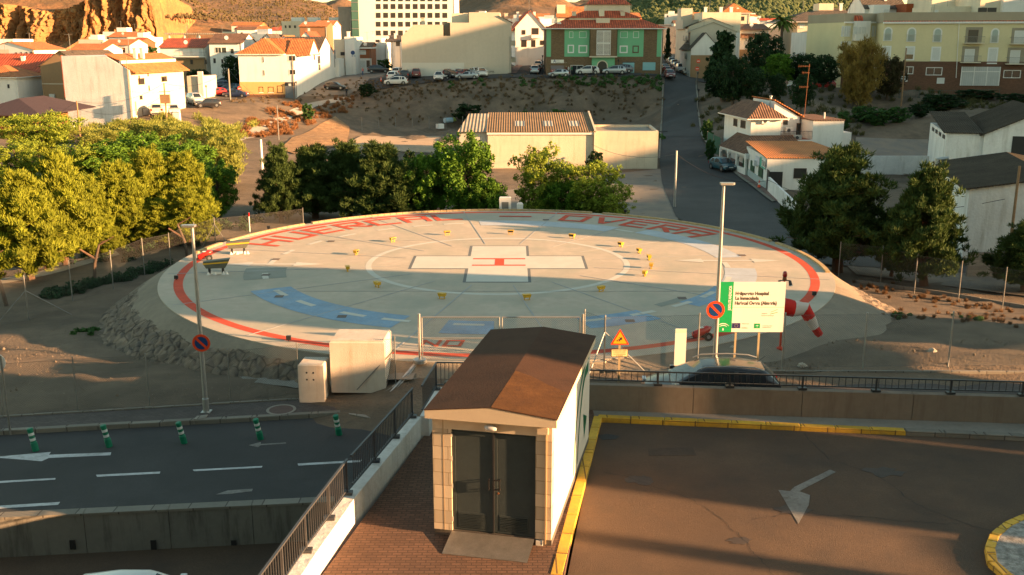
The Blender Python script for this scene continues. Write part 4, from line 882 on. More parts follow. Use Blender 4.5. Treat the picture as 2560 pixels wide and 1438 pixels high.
# beacon and windsock on the red mast
ws = at(1950, 872, -.3); t = thing('windsock', 'red and white striped windsock drooping from a red mast with a red lamp', 'windsock', ws); M_wr = mat('windsock_red', (.62,.015,.01), .7, .1, 2, 9, .1, trans=.25); M_ww = mat('windsock_white', (.70,.66,.62), .8, .08, 2, 9, .1, trans=.25)
top = PY(1964, 700, ws.y).z-ws.z; MB().tube((0,0,-.2),(0,0,top),.045,.035,n=12).lathe([(.15,-.05),(.15,.04),(.06,.1)],12).build('mast', mat('mast_red', (.62,.05,.01), .5, .08, 2), t)
hd = MB().tube((0,0,top),(0,0,top+.12),.09,.07,n=12); lampm = hd.build('lamp_base', M_['rust'], t); MB().lathe([(.07,top+.12),(.09,top+.16),(.085,top+.28),(.05,top+.34),(0,top+.35)],14).build('red_lamp', M_['redglass'], t, smooth=True)
for s in (1, -1):
    m = MB().tube((0,0,top-.02),(s*.2,-.02,top-.02),.02,n=8).tube((s*.2,-.02,top-.02),(s*.24,-.04,top-.2),.05,.07,n=10); a_ = m.build('spotlight', M_['metaldk'], t); MB().tube((s*.24,-.04,top-.2),(s*.245,-.045,top-.235),.072,n=10).build('lens', M_['lampglass'], a_)
pts = [PY(a, b_, ws.y-.15)-ws for a, b_ in ((1955,765),(1985,772),(2012,773),(2025,795),(2038,820),(2050,838))]; rad = [.34, .31, .27, .22, .165, .13]
cols = [M_wr, M_ww, M_wr, M_ww, M_wr]
def ringp(c_, d, r, n=18, sq=1):
    d = d.normalized(); u = Vector((0, 1, 0)); w_ = d.cross(u).normalized(); return [c_+u*math.cos(2*math.pi*i/n)*r*.8+w_*math.sin(2*math.pi*i/n)*r for i in range(n)]
dirs = [(pts[min(i+1, 5)]-pts[max(i-1, 0)]) for i in range(6)]
sk = MB(); vs = []; n_ = 20; NS = 26; mi_ = []
for k in range(NS):
    u = 5*k/(NS-1); i = min(int(u), 4); f = u-i; c_ = pts[i].lerp(pts[i+1], f); r_ = rad[i]+(rad[i+1]-rad[i])*f; d_ = dirs[i].normalized().lerp(dirs[i+1].normalized(), f); R_ = ringp(c_, d_, r_, n_)
    vs += [p+Vector((0, 0, .018*math.sin(j*2.3+k*.9)-.025*abs(math.sin(k*1.3))*(j % 3 == 0))) for j, p in enumerate(R_)]; mi_.append(i)
sk.add(vs, []); sk.f = [(k*n_+j, k*n_+(j+1) % n_, (k+1)*n_+(j+1) % n_, (k+1)*n_+j) for k in range(NS-1) for j in range(n_)]; sk.m = [mi_[k] % 2 for k in range(NS-1) for j in range(n_)]
sk.build('sock', [M_wr, M_ww], t, smooth=True)
MB().path([tuple(v) for v in ringp(pts[0], dirs[0], rad[0])+[ringp(pts[0], dirs[0], rad[0])[0]]], .012).tube(pts[0], (0,0,top-.5), .012).build('hoop', M_['galv'], t)
# red tipped marker post behind the left rim; cabinets behind the far rim
q = at(626, 600, -1.4); t = thing('marker_post', 'thin white post with a red tip behind the left rim', 'marker post', q); MB().tube((0,0,-1.5),(0,0,1.6),.035,n=8).build('post', M_['white'], t); MB().tube((0,0,1.6),(0,0,1.85),.05,n=10).build('red_tip', M_['redglass'], t)
q = Vector((wx(1263, 70.6, 0), 70.6, -.6)); t = thing('equipment_cabinet', 'pale upright equipment cabinet behind the far rim of the helipad', 'cabinet', q); MB().cb(-.42,.42,0,.4,-2,1.35,.06).build('body', M_['white'], t); MB().box(-.24,.24,-.01,-.001,.35,1.0).build('door', mat('grey_cabinet_door', (.16,.16,.15), .6, .1), t)
q = Vector((wx(1300, 70.6, 0), 70.6, -.6)); t = thing('floodlight', 'squat white floodlight behind the far rim, right of the pale cabinet', 'floodlight', q); MB().cb(-.22,.22,0,.3,.5,.95,.1).build('housing', M_['frame'], t); MB().tube((0,.15,-2),(0,.15,.5),.05).build('stem', M_['galvdk'], t)
# manhole and loose slab in the left pavement
q = at(703, 1024, -1.085); m = MB().lathe([(.42,-.05),(.42,.0)], 28).build('manhole_cover', mat('rusty_iron', (.10,.06,.05), .8, .2, 4, 20, .3)); tag(m, 'round dark manhole cover set in the left pavement', 'manhole cover', loc=q)
ann_ = MB(); n_ = 28; ann_.add([(r*math.cos(2*math.pi*i/n_), r*math.sin(2*math.pi*i/n_), .002) for r in (.42, .52) for i in range(n_)], [(i, (i+1) % n_, n_+(i+1) % n_, n_+i) for i in range(n_)][:]); o_ = ann_.build('concrete_ring', M_['concrete'], m); o_.data.flip_normals()
flat('loose_slab', [(492,1040),(520,1036),(512,1046),(484,1048)], -1.07, M_['slabs'], kind='structure', th=.03)
# ------------------------------------------------------------ buildings
TOWN = 'houses of the town'
ALL = []
class Bld:
    def __init__(s, name, label, cat, pxL, pxR, pyT, Y, depth, rot=0., zb=None, wall='white', pyB=None, group=None, body=True, fnd=4.):
        s.rot = R(rot); 
        if zb is None:
            zb = PY(pxL, pyB, Y).z if pyB else hz(wx(pxL, Y, 5), Y)
        s.zb = zb; s.A = Vector((wx(pxL, Y, zb), Y, zb)); s.a = Vector((math.cos(s.rot), math.sin(s.rot), 0)); s.b = Vector((-math.sin(s.rot), math.cos(s.rot), 0))
        k = (pxR-1280)/CF; dA = Y*CC+(CH-zb)*CS
        s.w = (k*dA-s.A.x)/(s.a.x-k*CC*s.a.y); s.d = depth; s.h = PY(pxL, pyT, Y).z-zb
        ALL.append(s); s.t = thing(name, label, cat, s.A, s.rot, group); s.wm = M_[wall] if isinstance(wall, str) else wall
        if body: MB().box(0, s.w, 0, depth, -fnd, s.h).build('wall', s.wm, s.t)
    def uv(s, px, py, face='F', off=0.):
        d = Vector(ray(px, py)); o = Vector((0, 0, CH))
        if face == 'F': n, p0 = s.b, s.A+s.b*off
        elif face == 'R': n, p0 = s.a, s.A+s.a*(s.w+off)
        else: n, p0 = s.a, s.A+s.a*off
        t = (p0-o).dot(n)/d.dot(n); q = o+d*t-s.A; return q.dot(s.a), q.dot(s.b), q.z
    def box(s, name, x0, x1, y0, y1, z0, z1, m, parent=None):
        return MB().box(x0, x1, y0, y1, z0, z1).build(name, M_[m] if isinstance(m, str) else m, parent or s.t)
    def win(s, px0, py0, px1, py1, kind='g', face='F', name='window', off=0., sub=True, fr=.07):
        u0, v0, z1 = s.uv(px0, py0, face, off); u1, v1, z0 = s.uv(px1, py1, face, off)
        if face == 'F': s.winl(min(u0, u1), max(u0, u1), z0, z1, kind, 'F', off, name, sub, fr)
        else: s.winl(min(v0, v1), max(v0, v1), z0, z1, kind, face, off, name, sub, fr)
    def winl(s, a0, a1, z0, z1, kind='g', face='F', off=0., name='window', sub=True, fr=.07):
        if z0 > z1: z0, z1 = z1, z0
        fm = {'g': 'frame', 's': 'frame', 'd': 'bframe', 'b': 'bframe', 'o': 'dkglass', 'm': 'metaldk', 'y': 'frame'}[kind[0]]; pm = {'g': 'glass', 's': 'shutter', 'd': 'dkglass', 'b': 'shutter', 'o': 'dkglass', 'm': 'metaldk', 'y': 'shutter'}[kind[0]]
        f = MB(); p = MB()
        def bx(m, x0, x1, y0, y1, za, zb_):
            if face == 'F': m.box(x0, x1, off+y0, off+y1, za, zb_)
            elif face == 'R': m.box(s.w+off-y1, s.w+off-y0, x0, x1, za, zb_)
            else: m.box(off+y0, off+y1, x0, x1, za, zb_)
        if fr > 0:
            bx(f, a0-fr, a1+fr, -.05, -.001, z1, z1+fr); bx(f, a0-fr, a1+fr, -.09, -.001, z0-fr, z0)
            bx(f, a0-fr, a0, -.05, -.001, z0, z1); bx(f, a1, a1+fr, -.05, -.001, z0, z1)
            if kind[0] in 'g' and a1-a0 > 1.0: bx(f, (a0+a1)/2-.03, (a0+a1)/2+.03, -.04, -.021, z0, z1)
        if kind[0] == 'y':
            zz = z0+(z1-z0)*.4; bx(p, a0, a1, -.02, -.002, zz, z1)
        else: bx(p, a0, a1, -.02, -.002, z0, z1)
        if fr > 0:
            o = f.build(name, M_[fm], s.t); q = p.build('pane' if name == 'window' else 'leaf', M_[pm], o)
            if kind[0] == 'y':
                g = MB(); bx(g, a0, a1, -.018, -.002, z0, zz); g.build('pane', M_['glass'], o)
        else: o = p.build(name, M_[pm], s.t)
        return o
    def gable(s, rh, m, axis='x', ov=.45, x0=0, x1=None, y0=0, y1=None, z=None, th=.12, wall=True, name='roof', ow=None):
        x1 = s.w if x1 is None else x1; y1 = s.d if y1 is None else y1; z = s.h if z is None else z; M0 = M_[m] if isinstance(m, str) else m
        g = MB()
        if axis == 'x':      # ridge along x
            ym = (y0+y1)/2; q = rh/((y1-y0)/2)
            for ya, sgn in ((y0, -1), (y1, 1)):
                e = ya+sgn*ov; ze = z-ov*q; P = [(x0-ov*.5, e, ze), (x1+ov*.5, e, ze), (x1+ov*.5, ym, z+rh), (x0-ov*.5, ym, z+rh)]
                if sgn > 0: P = P[::-1]
                g.add([(a, b_, c+th) for a, b_, c in P]+[(a, b_, c+.01) for a, b_, c in P], [(0,1,2,3),(7,6,5,4),(0,4,5,1),(1,5,6,2),(2,6,7,3),(3,7,4,0)])
            if wall: MB().add([(x0,y0,z),(x0,y1,z),(x0,ym,z+rh),(x1,y0,z),(x1,y1,z),(x1,ym,z+rh)], [(0,2,1),(3,4,5),(0,1,4,3),(1,2,5,4),(2,0,3,5)]).build('gable_wall', s.wm, s.t)
        else:
            xm = (x0+x1)/2; q = rh/((x1-x0)/2)
            for xa, sgn in ((x0, -1), (x1, 1)):
                e = xa+sgn*ov; ze = z-ov*q; P = [(e, y0-ov*.5, ze), (xm, y0-ov*.5, z+rh), (xm, y1+ov*.5, z+rh), (e, y1+ov*.5, ze)]
                if sgn > 0: P = P[::-1]
                g.add([(a, b_, c+th) for a, b_, c in P]+[(a, b_, c+.01) for a, b_, c in P], [(0,1,2,3),(7,6,5,4),(0,4,5,1),(1,5,6,2),(2,6,7,3),(3,7,4,0)])
            if wall: MB().add([(x0,y0,z),(x1,y0,z),(xm,y0,z+rh),(x0,y1,z),(x1,y1,z),(xm,y1,z+rh)], [(0,1,2),(3,5,4),(0,3,4,1),(1,4,5,2),(2,5,3,0)]).build('gable_wall', s.wm, s.t)
        return g.build(name, M0, s.t)
    def hip(s, rh, m, ov=.5, x0=0, x1=None, y0=0, y1=None, z=None, ins=None, name='roof', fascia=True):
        x1 = s.w if x1 is None else x1; y1 = s.d if y1 is None else y1; z = s.h if z is None else z; M0 = M_[m] if isinstance(m, str) else m
        a, b_, c, d = x0-ov, x1+ov, y0-ov, y1+ov; ins = min(b_-a, d-c)/2 if ins is None else ins
        if b_-a >= d-c: r0, r1 = (a+ins, (c+d)/2), (b_-ins, (c+d)/2)
        else: r0, r1 = ((a+b_)/2, c+ins), ((a+b_)/2, d-ins)
        zt = z+.12; V = [(a,c,zt),(b_,c,zt),(b_,d,zt),(a,d,zt),(r0[0],r0[1],z+rh),(r1[0],r1[1],z+rh)]
        g = MB()
        if b_-a >= d-c: g.add(V, [(0,1,5,4),(1,2,5),(2,3,4,5),(3,0,4)])
        else: g.add(V, [(0,1,4),(1,2,5,4),(2,3,5),(3,0,4,5)])
        o = g.build(name, M0, s.t)
        MB().box(a, b_, c, d, z+.0, z+.118).build('eaves', M_['white'] if fascia else M0, o); return o
    def parapet(s, ph=.5, th=.2, m=None, x0=0, x1=None, y0=0, y1=None, z=None):
        x1 = s.w if x1 is None else x1; y1 = s.d if y1 is None else y1; z = s.h if z is None else z; g = MB()
        g.box(x0, x1, y0, y0+th, z+.001, z+ph); g.box(x0, x1, y1-th, y1, z+.001, z+ph); g.box(x0, x0+th, y0+th, y1-th, z+.001, z+ph); g.box(x1-th, x1, y0+th, y1-th, z+.001, z+ph)
        return g.build('parapet', M_[m] if m else s.wm, s.t)
    def chimney(s, x, y, z, h=1.0, w=.5, m='white'):
        MB().box(x-w/2, x+w/2, y-w/2, y+w/2, z-.6, z+h).box(x-w*.65, x+w*.65, y-w*.65, y+w*.65, z+h+.001, z+h+.12).build('chimney', M_[m], s.t)
    def balcony(s, a0, a1, z, dep=1.0, hh=1.0, m='galvdk', slab='white', off=0.):
        o = MB().box(a0, a1, off-dep, off-.002, z-.15, z).build('balcony', M_[slab], s.t); g = MB(); n_ = int((a1-a0)/.16)
        g.box(a0, a1, off-dep, off-dep+.04, z+hh-.05, z+hh); g.box(a0, a1, off-dep, off-dep+.04, z+.08, z+.12)
        for i in range(n_+1): x = a0+(a1-a0-.03)*i/n_; g.box(x, x+.025, off-dep+.01, off-dep+.03, z, z+hh)
        for x in (a0, a1-.04): g.box(x, x+.04, off-dep, off-.01, z+hh-.05, z+hh)
        g.build('balustrade', M_[m], o)
    def ac(s, px, py, face='F'):
        u, v, z = s.uv(px, py, face); g = MB()
        if face == 'F': g.box(u-.42, u+.42, -.32, -.005, z-.3, z+.3); disc(g, u-.1, -.325, z, .22, 16, .004)
        else: 
            x = s.w if face == 'R' else 0; sg = 1 if face == 'R' else -1; g.box(min(x+sg*.005, x+sg*.32), max(x+sg*.005, x+sg*.32), v-.42, v+.42, z-.3, z+.3)
        g.build('air_conditioner', mat('ac_white', (.55,.55,.52), .5, .1, 3), s.t)
    def wins(s, cols, rows_, w, h, kind='g', face='F', sub=False):
        for x in cols:
            for z in rows_: s.winl(x-w/2, x+w/2, z, z+h, kind, face, sub=sub)
# --- green and brown block, centre
b = Bld('apartment_building', 'brown and mint green apartment block with red tiled stepped roof and arched doorway', 'building', 1366, 1654, 73, 200, 17, zb=3.9, wall='brownbrick')
h0 = b.uv(1366, 142)[2]
def U(px): return b.uv(px, 120)[0]
def Zp(py): return b.uv(1500, py)[2]
for x0, x1 in ((1366,1377.5),(1411,1473.5),(1543,1608.5),(1642,1654)):
    MB().box(U(x0)+.002, U(x1)-.002, -.04, -.001, Zp(142), b.h-.02).build('green_panel', M_['green'], b.t)
b.box('side_panel', b.w+.001, b.w+.04, 1, 6, Zp(142), b.h-.02, 'green')
MB().box(U(1475), U(1540), -.9, -.002, h0+.12, b.h-.0).build('centre_bay', M_['brownbrick'], b.t)
MB().box(U(1473), U(1542), -1.3, -.001, h0-.12, h0+.11).build('bay_cornice', M_['cream'], b.t)
b.box('entrance_wall', U(1480), U(1537), -.5, -.002, -1, h0-.13, 'green')
ax = (U(1492)+U(1520))/2; ar = (U(1520)-U(1492))/2; az = Zp(165); g = MB(); g2 = MB(); n_ = 14; P = [(ax-ar, 0)]+[(ax+ar*math.cos(math.pi-math.pi*i/n_), az+ar*math.sin(math.pi*i/n_)) for i in range(n_+1)]+[(ax+ar, 0)]
P2 = [(ax-ar*.82, 0)]+[(ax+ar*.82*math.cos(math.pi-math.pi*i/n_), az+ar*.82*math.sin(math.pi*i/n_)) for i in range(n_+1)]+[(ax+ar*.82, 0)]
g.xz(P[::-1], -.6, -.501).build('door_arch', M_['cream'], b.t); MB().xz(P2[::-1], -.62, -.601).build('door', M_['dkglass'], b.t)
for a_, c_ in ((78,107),(110,137)):
    b.winl(U(1491.5), U(1524), Zp(c_), Zp(a_), 'g', 'F', -.9, fr=.1)
gm = MB(); 
for i in range(12): x = U(1492)+(U(1523)-U(1492))*(i+.5)/12; gm.box(x-.03, x+.03, -.945, -.925, Zp(137), Zp(78))
for i in range(20): z = Zp(137)+(Zp(78)-Zp(137))*(i+.5)/20; gm.box(U(1492), U(1523), -.965, -.946, z-.03, z+.03)
gm.build('window_grid', M_['frame'], b.t)
for q in ((1424,80,1432,94),(1449,80,1465,94),(1552,80,1568,94),(1584,80,1596,94)): b.win(*q, 's')
for q in ((1422,115,1432,130),(1449,116,1465,130),(1552,117,1566,130)): b.win(*q, 'y' if q[0] == 1552 else 's', fr=.22)
b.win(1584,117,1594,130,'d',fr=.22)
for q in ((1428,164,1458,190),): b.winl(U(q[0]), U(q[2]), 0.05, Zp(q[1]), 'g', name='shop_window')
M_cy = mat('pale_blue_shop_glass', (.20,.42,.47), .3, .05, 1); b.box('shop_window', U(1558), U(1587), -.05, -.002, .3, Zp(157), M_cy); b.box('shop_lintel', U(1556), U(1588), -.06, -.002, Zp(156.5), Zp(155), 'metaldk')
b.box('shop_window', U(1608), U(1640), -.05, -.002, Zp(176), Zp(156), M_cy)
b.box('signboard', U(1378), U(1410), -.1, -.002, Zp(158), Zp(149.5), M_swhite); sgb = b.box('advert_board', U(1377.5), U(1410), -.08, -.002, Zp(174), Zp(164), mat('poster_grey', (.17,.15,.16), .6, .1, 2)); b.box('advert_board', U(1377.5), U(1410), -.08, -.002, Zp(184.5), Zp(174.3), mat('poster_red', (.35,.035,.025), .6, .1, 2))
for s_, px, py, sz, m_ in (('A', 1383, 157, .85, M_sblue), ('ACTIVO', 1388, 153.5, .24, M_sblue), ('Centro', 1390, 157.5, .3, M_ink), ('de Formación', 1396, 157.5, .3, M_inkg)):
    text('sign_lettering', s_, sz, m_, b.t, (U(px), -.105, Zp(py)))
for s_, px, py in (('NUEVO', 1379, 178), ('CENTRO', 1380, 182), ('OFERTA', 1397, 179), ('ABIERTO', 1396, 182.5)): text('poster_lettering', s_, .36, M_swhite, b.t, (U(px), -.085, Zp(py)))
def frust(s, x0, x1, y0, y1, z0, z1, ix, iyf, iyb, m, name='roof', parent=None):
    return MB().add([(x0,y0,z0),(x1,y0,z0),(x1,y1,z0),(x0,y1,z0),(x0+ix,y0+iyf,z1),(x1-ix,y0+iyf,z1),(x1-ix,y1-iyb,z1),(x0+ix,y1-iyb,z1)], [(0,1,5,4),(1,2,6,5),(2,3,7,6),(3,0,4,7),(4,5,6,7)]).build(name, M_[m], s.t)
b.box('eaves', -.6, b.w+.6, -.7, b.d+.6, b.h, b.h+.16, 'white')
zr1 = b.h+1.9; frust(b, -.6, b.w+.6, -.7, b.d+.6, b.h+.161, zr1, 4.2, 3.9, 3, 'redtile')
b.box('attic_wall', U(1425), U(1602), 3.0, b.d-3, b.h+1.0, zr1+.25, 'cream'); frust(b, U(1418)+0, U(1604)+.3, 2.8, b.d-2.6, zr1+.251, zr1+1.7, 3.6, 2.6, 2.6, 'redtile')
b.box('attic_wall', U(1470), U(1582), 6.2, b.d-4, zr1+.7, zr1+2.9, 'cream'); frust(b, U(1468), U(1584), 5.8, b.d-3.6, zr1+2.901, zr1+4.1, 1.3, 2.4, 2.4, 'redtile')
b.box('roof_terrace', U(1491), U(1525), 1.6, 4.8, b.h+.5, b.h+2.1, 'cream'); b.box('roof_turret', U(1500), U(1513), 3.4, 5.4, b.h+1.4, zr1+1.9, 'cream')
for px in (1437, 1560): b.chimney(U(px), 4, zr1+.5, .9, .8, 'cream')
for x_ in (U(1480), U(1505), U(1520)): MB().tube((x_, 9, zr1+4), (x_, 9, zr1+6.4), .03, n=5).bar((x_-.6, 9, zr1+5.9), (x_+.6, 9, zr1+5.9), .03, .03).build('aerial', M_['galvdk'], b.t)
# --- beige block with the blank wall
b = Bld('apartment_building', 'tall beige block with a huge blank wall and paler painted base, cars parked along it', 'building', 1006, 1278, 90, 205, 26, zb=4.0, wall='beige')
hA = b.h
def U(px, py=120): return b.uv(px, py)[0]
def Zp(py): return b.uv(1150, py)[2]
b.box('wall', U(1034), U(1108), .0, 24, hA+.001, Zp(62), 'beige'); b.box('wall', U(1108)+.002, U(1126), 1.6, 24, hA+.001, Zp(56), mat('shaded_recess_render', (.16,.14,.11), .9)); b.box('wall', U(1126)+.002, b.w, 0, 26, hA+.001, Zp(57), 'beige')  # recess wall in a dark tone, its shade put into the colour
b.box('wall', U(1173), U(1250), .0, 20, Zp(57)+.001, Zp(31), 'beige'); b.box('wall', U(1128), U(1170), 3, 12, Zp(57)+.001, Zp(33), 'cream')
MB().add([(U(1250)+.01,0,Zp(57)+.002),(b.w,0,Zp(57)+.002),(U(1250)+.01,0,Zp(40)),(U(1250)+.01,18,Zp(57)+.002),(b.w,18,Zp(57)+.002),(U(1250)+.01,18,Zp(40))],[(0,1,2),(3,5,4),(0,2,5,3)]).build('gable_wall', b.wm, b.t)
o = MB().add([(U(1250)-.3,-.3,Zp(39)),(b.w+.3,-.3,Zp(56)),(b.w+.3,18,Zp(56)),(U(1250)-.3,18,Zp(39))],[(0,1,2,3)]).build('roof', M_['tile'], b.t)
MB().add([(U(1034)-.01,0,hA+.002),(U(1034)-.01,0,Zp(62)-.1),(U(1006),0,hA+.002),(U(1034)-.01,20,hA+.002),(U(1034)-.01,20,Zp(62)-.1),(U(1006),20,hA+.002)],[(0,1,2),(3,5,4),(2,1,4,5)]).build('gable_wall', b.wm, b.t)
b.box('painted_base', .0, U(1160), -.03, -.001, -2, b.uv(1006, 157)[2], mat('pale_painted_base', (.60,.58,.51), .9, .06, .3))
b.box('garage_door', U(1160), U(1184), -.08, -.001, -.5, Zp(176), mat('grey_door', (.10,.11,.12), .6, .05, 1, pat='plank'))
b.box('door_canopy', U(1159), U(1187), -.5, -.002, Zp(175.5), Zp(174), 'concrete')
text('graffiti', 'VMK', .55, M_ink, b.t, (U(1222), -.01, Zp(182)))
for k in range(4):
    for j_ in range(5): b.winl(2+j_*4.8, 3.4+j_*4.8, 1+k*3.3, 2.8+k*3.3, 'd', 'R', fr=.08)
b.box('side_balcony', b.w+.01, b.w+.9, 3, 8, 3.4, 4.4, 'cream'); b.box('side_balcony', b.w+.01, b.w+.9, 3, 8, 6.7, 7.7, 'cream')
for x_ in (U(1050), U(1140), U(1160), U(1200), U(1265)): b.chimney(x_, 8, Zp(50 if x_ > U(1120) else 62), 1.4, .7, 'beige')
# --- white tower and its glass stair
b = Bld('tower_building', 'tall white tower block with rows of small square windows', 'building', 900, 1138, -60, 365, 30, zb=9, wall=mat('tower_white', (.70,.69,.65), .8, .04, .05), group=None)
Yw = [(-7,3),(10.5,22.5),(32.5,44.5),(55,66.5),(77,88.5)]
for r_, (a_, c_) in enumerate(Yw):
    for k in range(-1, 10):
        px = 940+k*18.5 
        if k < 0 or (r_ > 3 and k > 5): continue
        b.win(px, a_, px+11.5, c_, 'd', fr=.06)
b.win(905, -6, 930, -4, 'o', fr=0) if 0 else None
sb = Bld('stair_tower', 'dark green glazed stairwell joined to the left side of the white tower', 'building', 882, 899, -60, 364, 14, zb=9, wall=mat('green_curtain_glass', (.045,.12,.10), .15, .08, .3, spec=.8))
for py in (6, 28, 50, 72): 
    z = sb.uv(890, py)[2]; sb.box('floor_band', -.05, sb.w+.02, -.1, -.002, z-.15, z+.15, 'galvdk')
cb_ = Bld('tower_annex', 'plain grey curved annex wall standing left of the green glazed stairwell', 'building', 849, 881, 20, 366, 16, zb=9, wall='concrete'); cb_.parapet(.4)
# --- big white house left with orange roofs
YL = 150.
b = Bld('apartment_building', 'big white house with rough blank gable wall and orange roofs', 'building', 173, 337, 140, YL, 17, rot=-8, zb=-1.6, wall='oldwhite', body=False)
w, H_ = b.w, b.h; hR = b.uv(337, 176)[2]; xk = b.uv(265, 140)[0]
P = [(0,-4),(w,-4),(w,hR),(xk,H_-.05),(0,H_)]
MB().xz(P, 0, b.d).build('wall', M_['oldwhite'], b.t)
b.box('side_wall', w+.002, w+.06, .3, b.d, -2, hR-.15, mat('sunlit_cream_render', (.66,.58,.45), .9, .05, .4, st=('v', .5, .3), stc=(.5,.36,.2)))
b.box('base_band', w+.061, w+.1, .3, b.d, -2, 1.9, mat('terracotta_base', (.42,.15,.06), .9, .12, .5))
def sl(x0, z0, x1, z1, y0, y1, m, nm='roof', th=.14): return MB().add([(x0,y0,z0),(x1,y0,z1),(x1,y1,z1),(x0,y1,z0),(x0,y0,z0+th),(x1,y0,z1+th),(x1,y1,z1+th),(x0,y1,z0+th)], [(3,2,1,0),(4,5,6,7),(0,1,5,4),(1,2,6,5),(2,3,7,6),(3,0,4,7)]).build(nm, M_[m], b.t)
q = (hR-H_)/(w-xk); xm = xk+(w-xk)*.58
sl(xk-.2, H_+.16, xm, H_+q*(xm-xk)+.45, .1, b.d+.2, 'tile'); b.box('roof_step', xm-.1, xm+.25, .1, b.d+.2, H_+q*(xm-xk)-.2, H_+q*(xm-xk)+.5, 'white'); sl(xm+.1, H_+q*(xm-xk)+.05, w+.9, hR+.9*q+.02, .1, b.d+.6, 'tile')
b.box('gable_coping', -.1, .0, 0, .3, H_-6, H_+.1, 'redtile')
for y_ in (5.5, 7.6): b.chimney(xk+1.6, y_, H_+.1, .9, .5)
for q_ in ((346,190,350,209),(368,180,371,190),(404,194,411,203),(349,240,356,248),(371,215,374,226),(345,197,361,210),(403,192,417,203)): b.win(*q_, 'd', 'R', off=.06, fr=.05)
b.win(338,255,342,287,'b','R',off=.1,fr=.05,name='door'); b.win(356,272,372,287,'b','R',off=.1,fr=.05,name='door')
b2_ = Bld('terrace_house', 'tan rendered house in shade tucked against the left of the big white gable', 'house', 117, 182, 165, 158, 14, rot=-8, zb=-1.5, wall='tanw'); b2_.gable(2.2, 'darktile', 'y', ov=.3, x0=0, x1=b2_.w*1.6)
b2_.win(164,180,175,192,'s',fr=.06); b2_.win(167,216,175,230,'s',fr=.06); b2_.ac(132, 240); b2_.box('string_course', -.02, b2_.w, -.05, -.001, b2_.uv(140,211)[2], b2_.uv(140,209)[2], 'cream')
# --- orange and white house with garage
b = Bld('town_house', 'white house with ochre ground floor, orange hipped roof and grey garage door', 'house', 602, 739, 137, 184, 13, rot=0, pyB=243, wall='white')
def U(px): return b.uv(px, 190)[0]
def Zp(py): return b.uv(660, py)[2]
b.box('base_storey', -.03, U(711), -.05, -.001, Zp(236), Zp(205), 'ochre'); b.box('base_storey', -.06, .0, -.05, b.d, Zp(236), Zp(205), 'ochre'); b.box('plinth', -.04, U(711), -.08, -.002, -3, Zp(236)-.002, 'dkbrick')
b.box('garage_door', U(711.5), U(737), -.06, -.001, -.3, Zp(215.5), mat('slate_garage_door', (.12,.15,.18), .6, .05, 1, pat='plank', ps=1.4)); b.box('garage_lintel', U(711.5), U(737), -.07, -.001, Zp(215), Zp(205.5), 'metaldk')
b.box('notice', U(720.5), U(727), -.1, -.071, Zp(215), Zp(209.5), M_swhite)
for q_ in ((656,143,660,156),(658,176,662,189)): b.win(*q_, 'g', fr=.04)
for q_ in ((648,219,657,231),(671,219,683,231),(694,216,706,231)): b.win(*q_, 's' if q_[0] < 690 else 'd', fr=.12)
for q_ in ((721.5,140,745,152),(724,175,745,186)): b.win(q_[0], q_[1], 738.5, q_[3], 'g')
b.hip(2.9, 'tile', x0=0, x1=U(706), y0=0, y1=11)
b.gable(2.6, 'tile', 'x', x0=U(716), x1=b.w+2.5, y0=1.5, y1=11, z=b.h, ov=.3)
# row behind it whose long wall recedes to the right
A0 = Vector((b.A.x+b.w+.02, 184)); A1x = wx(840, 214, 2.6)
rotw = math.degrees(math.atan2(A1x-A0.x, 30.))
t2 = Bld('terrace_house', 'white terrace with two gables whose long side wall faces the dirt lane', 'house', 716, 739, 137, 184.4, 30, rot=-rotw, zb=1.2, wall='white', body=False)
Lw = 31; zt = t2.uv(739, 132, 'F')[2]
t2.w = (A0.x-t2.A.x)/math.cos(R(rotw)); 
MB().box(t2.w-8, t2.w, .3, Lw, -4, zt-.5).build('wall', M_['white'], t2.t)
for y0_, y1_, m_, zz in ((1, 12.5, 'tile', zt-.5), (17, 28.5, 'darktile', zt-.1)):
    MB().box(t2.w-8, t2.w+.01, y0_, y1_, zt-.5, zz+.01).build('wall', M_['white'], t2.t) if zz > zt-.5 else None
    t2.gable(2.9, m_, 'x', x0=t2.w-8, x1=t2.w+.012, y0=y0_, y1=y1_, z=zz, ov=.25)
for q_ in ((783,135,788,150),(793,140,801,160),(795,160,801,175),(834,125,840,168)): t2.win(*q_, 'g', 'R', fr=.05)
# --- corrugated roof warehouse
b = Bld('warehouse', 'long low cream warehouse with corrugated brown roof and a lean-to on its left', 'warehouse', 1220, 1482, 330, 120, 11, zb=-3.35, wall=mat('crumbling_cream_render', (.58,.50,.38), .95, .09, .5, 5, .5, 8, st=('v', 1., .4), stc=(.40,.27,.16), bd=.05))
rz0 = b.h; rh_ = b.uv(1350, 283, 'F')[2]; d_ = 10.5; zr = PY(1350, 283, 130.5).z-b.zb
MB().add([(-.15,-.35,rz0+.02),(b.w+.05,-.35,rz0+.02),(b.w+.05,d_,zr),(-.15,d_,zr),(-.15,-.35,rz0+.1),(b.w+.05,-.35,rz0+.1),(b.w+.05,d_,zr+.1),(-.15,d_,zr+.1)],[(3,2,1,0),(4,5,6,7),(0,1,5,4),(1,2,6,5),(2,3,7,6),(3,0,4,7)]).build('roof', M_['brownfibre'], b.t)
MB().add([(-.15,d_+.02,zr),(b.w+.05,d_+.02,zr),(b.w+.05,d_*2,rz0),(-.15,d_*2,rz0)],[(0,1,2,3)]).build('roof', M_['fibre'], b.t)
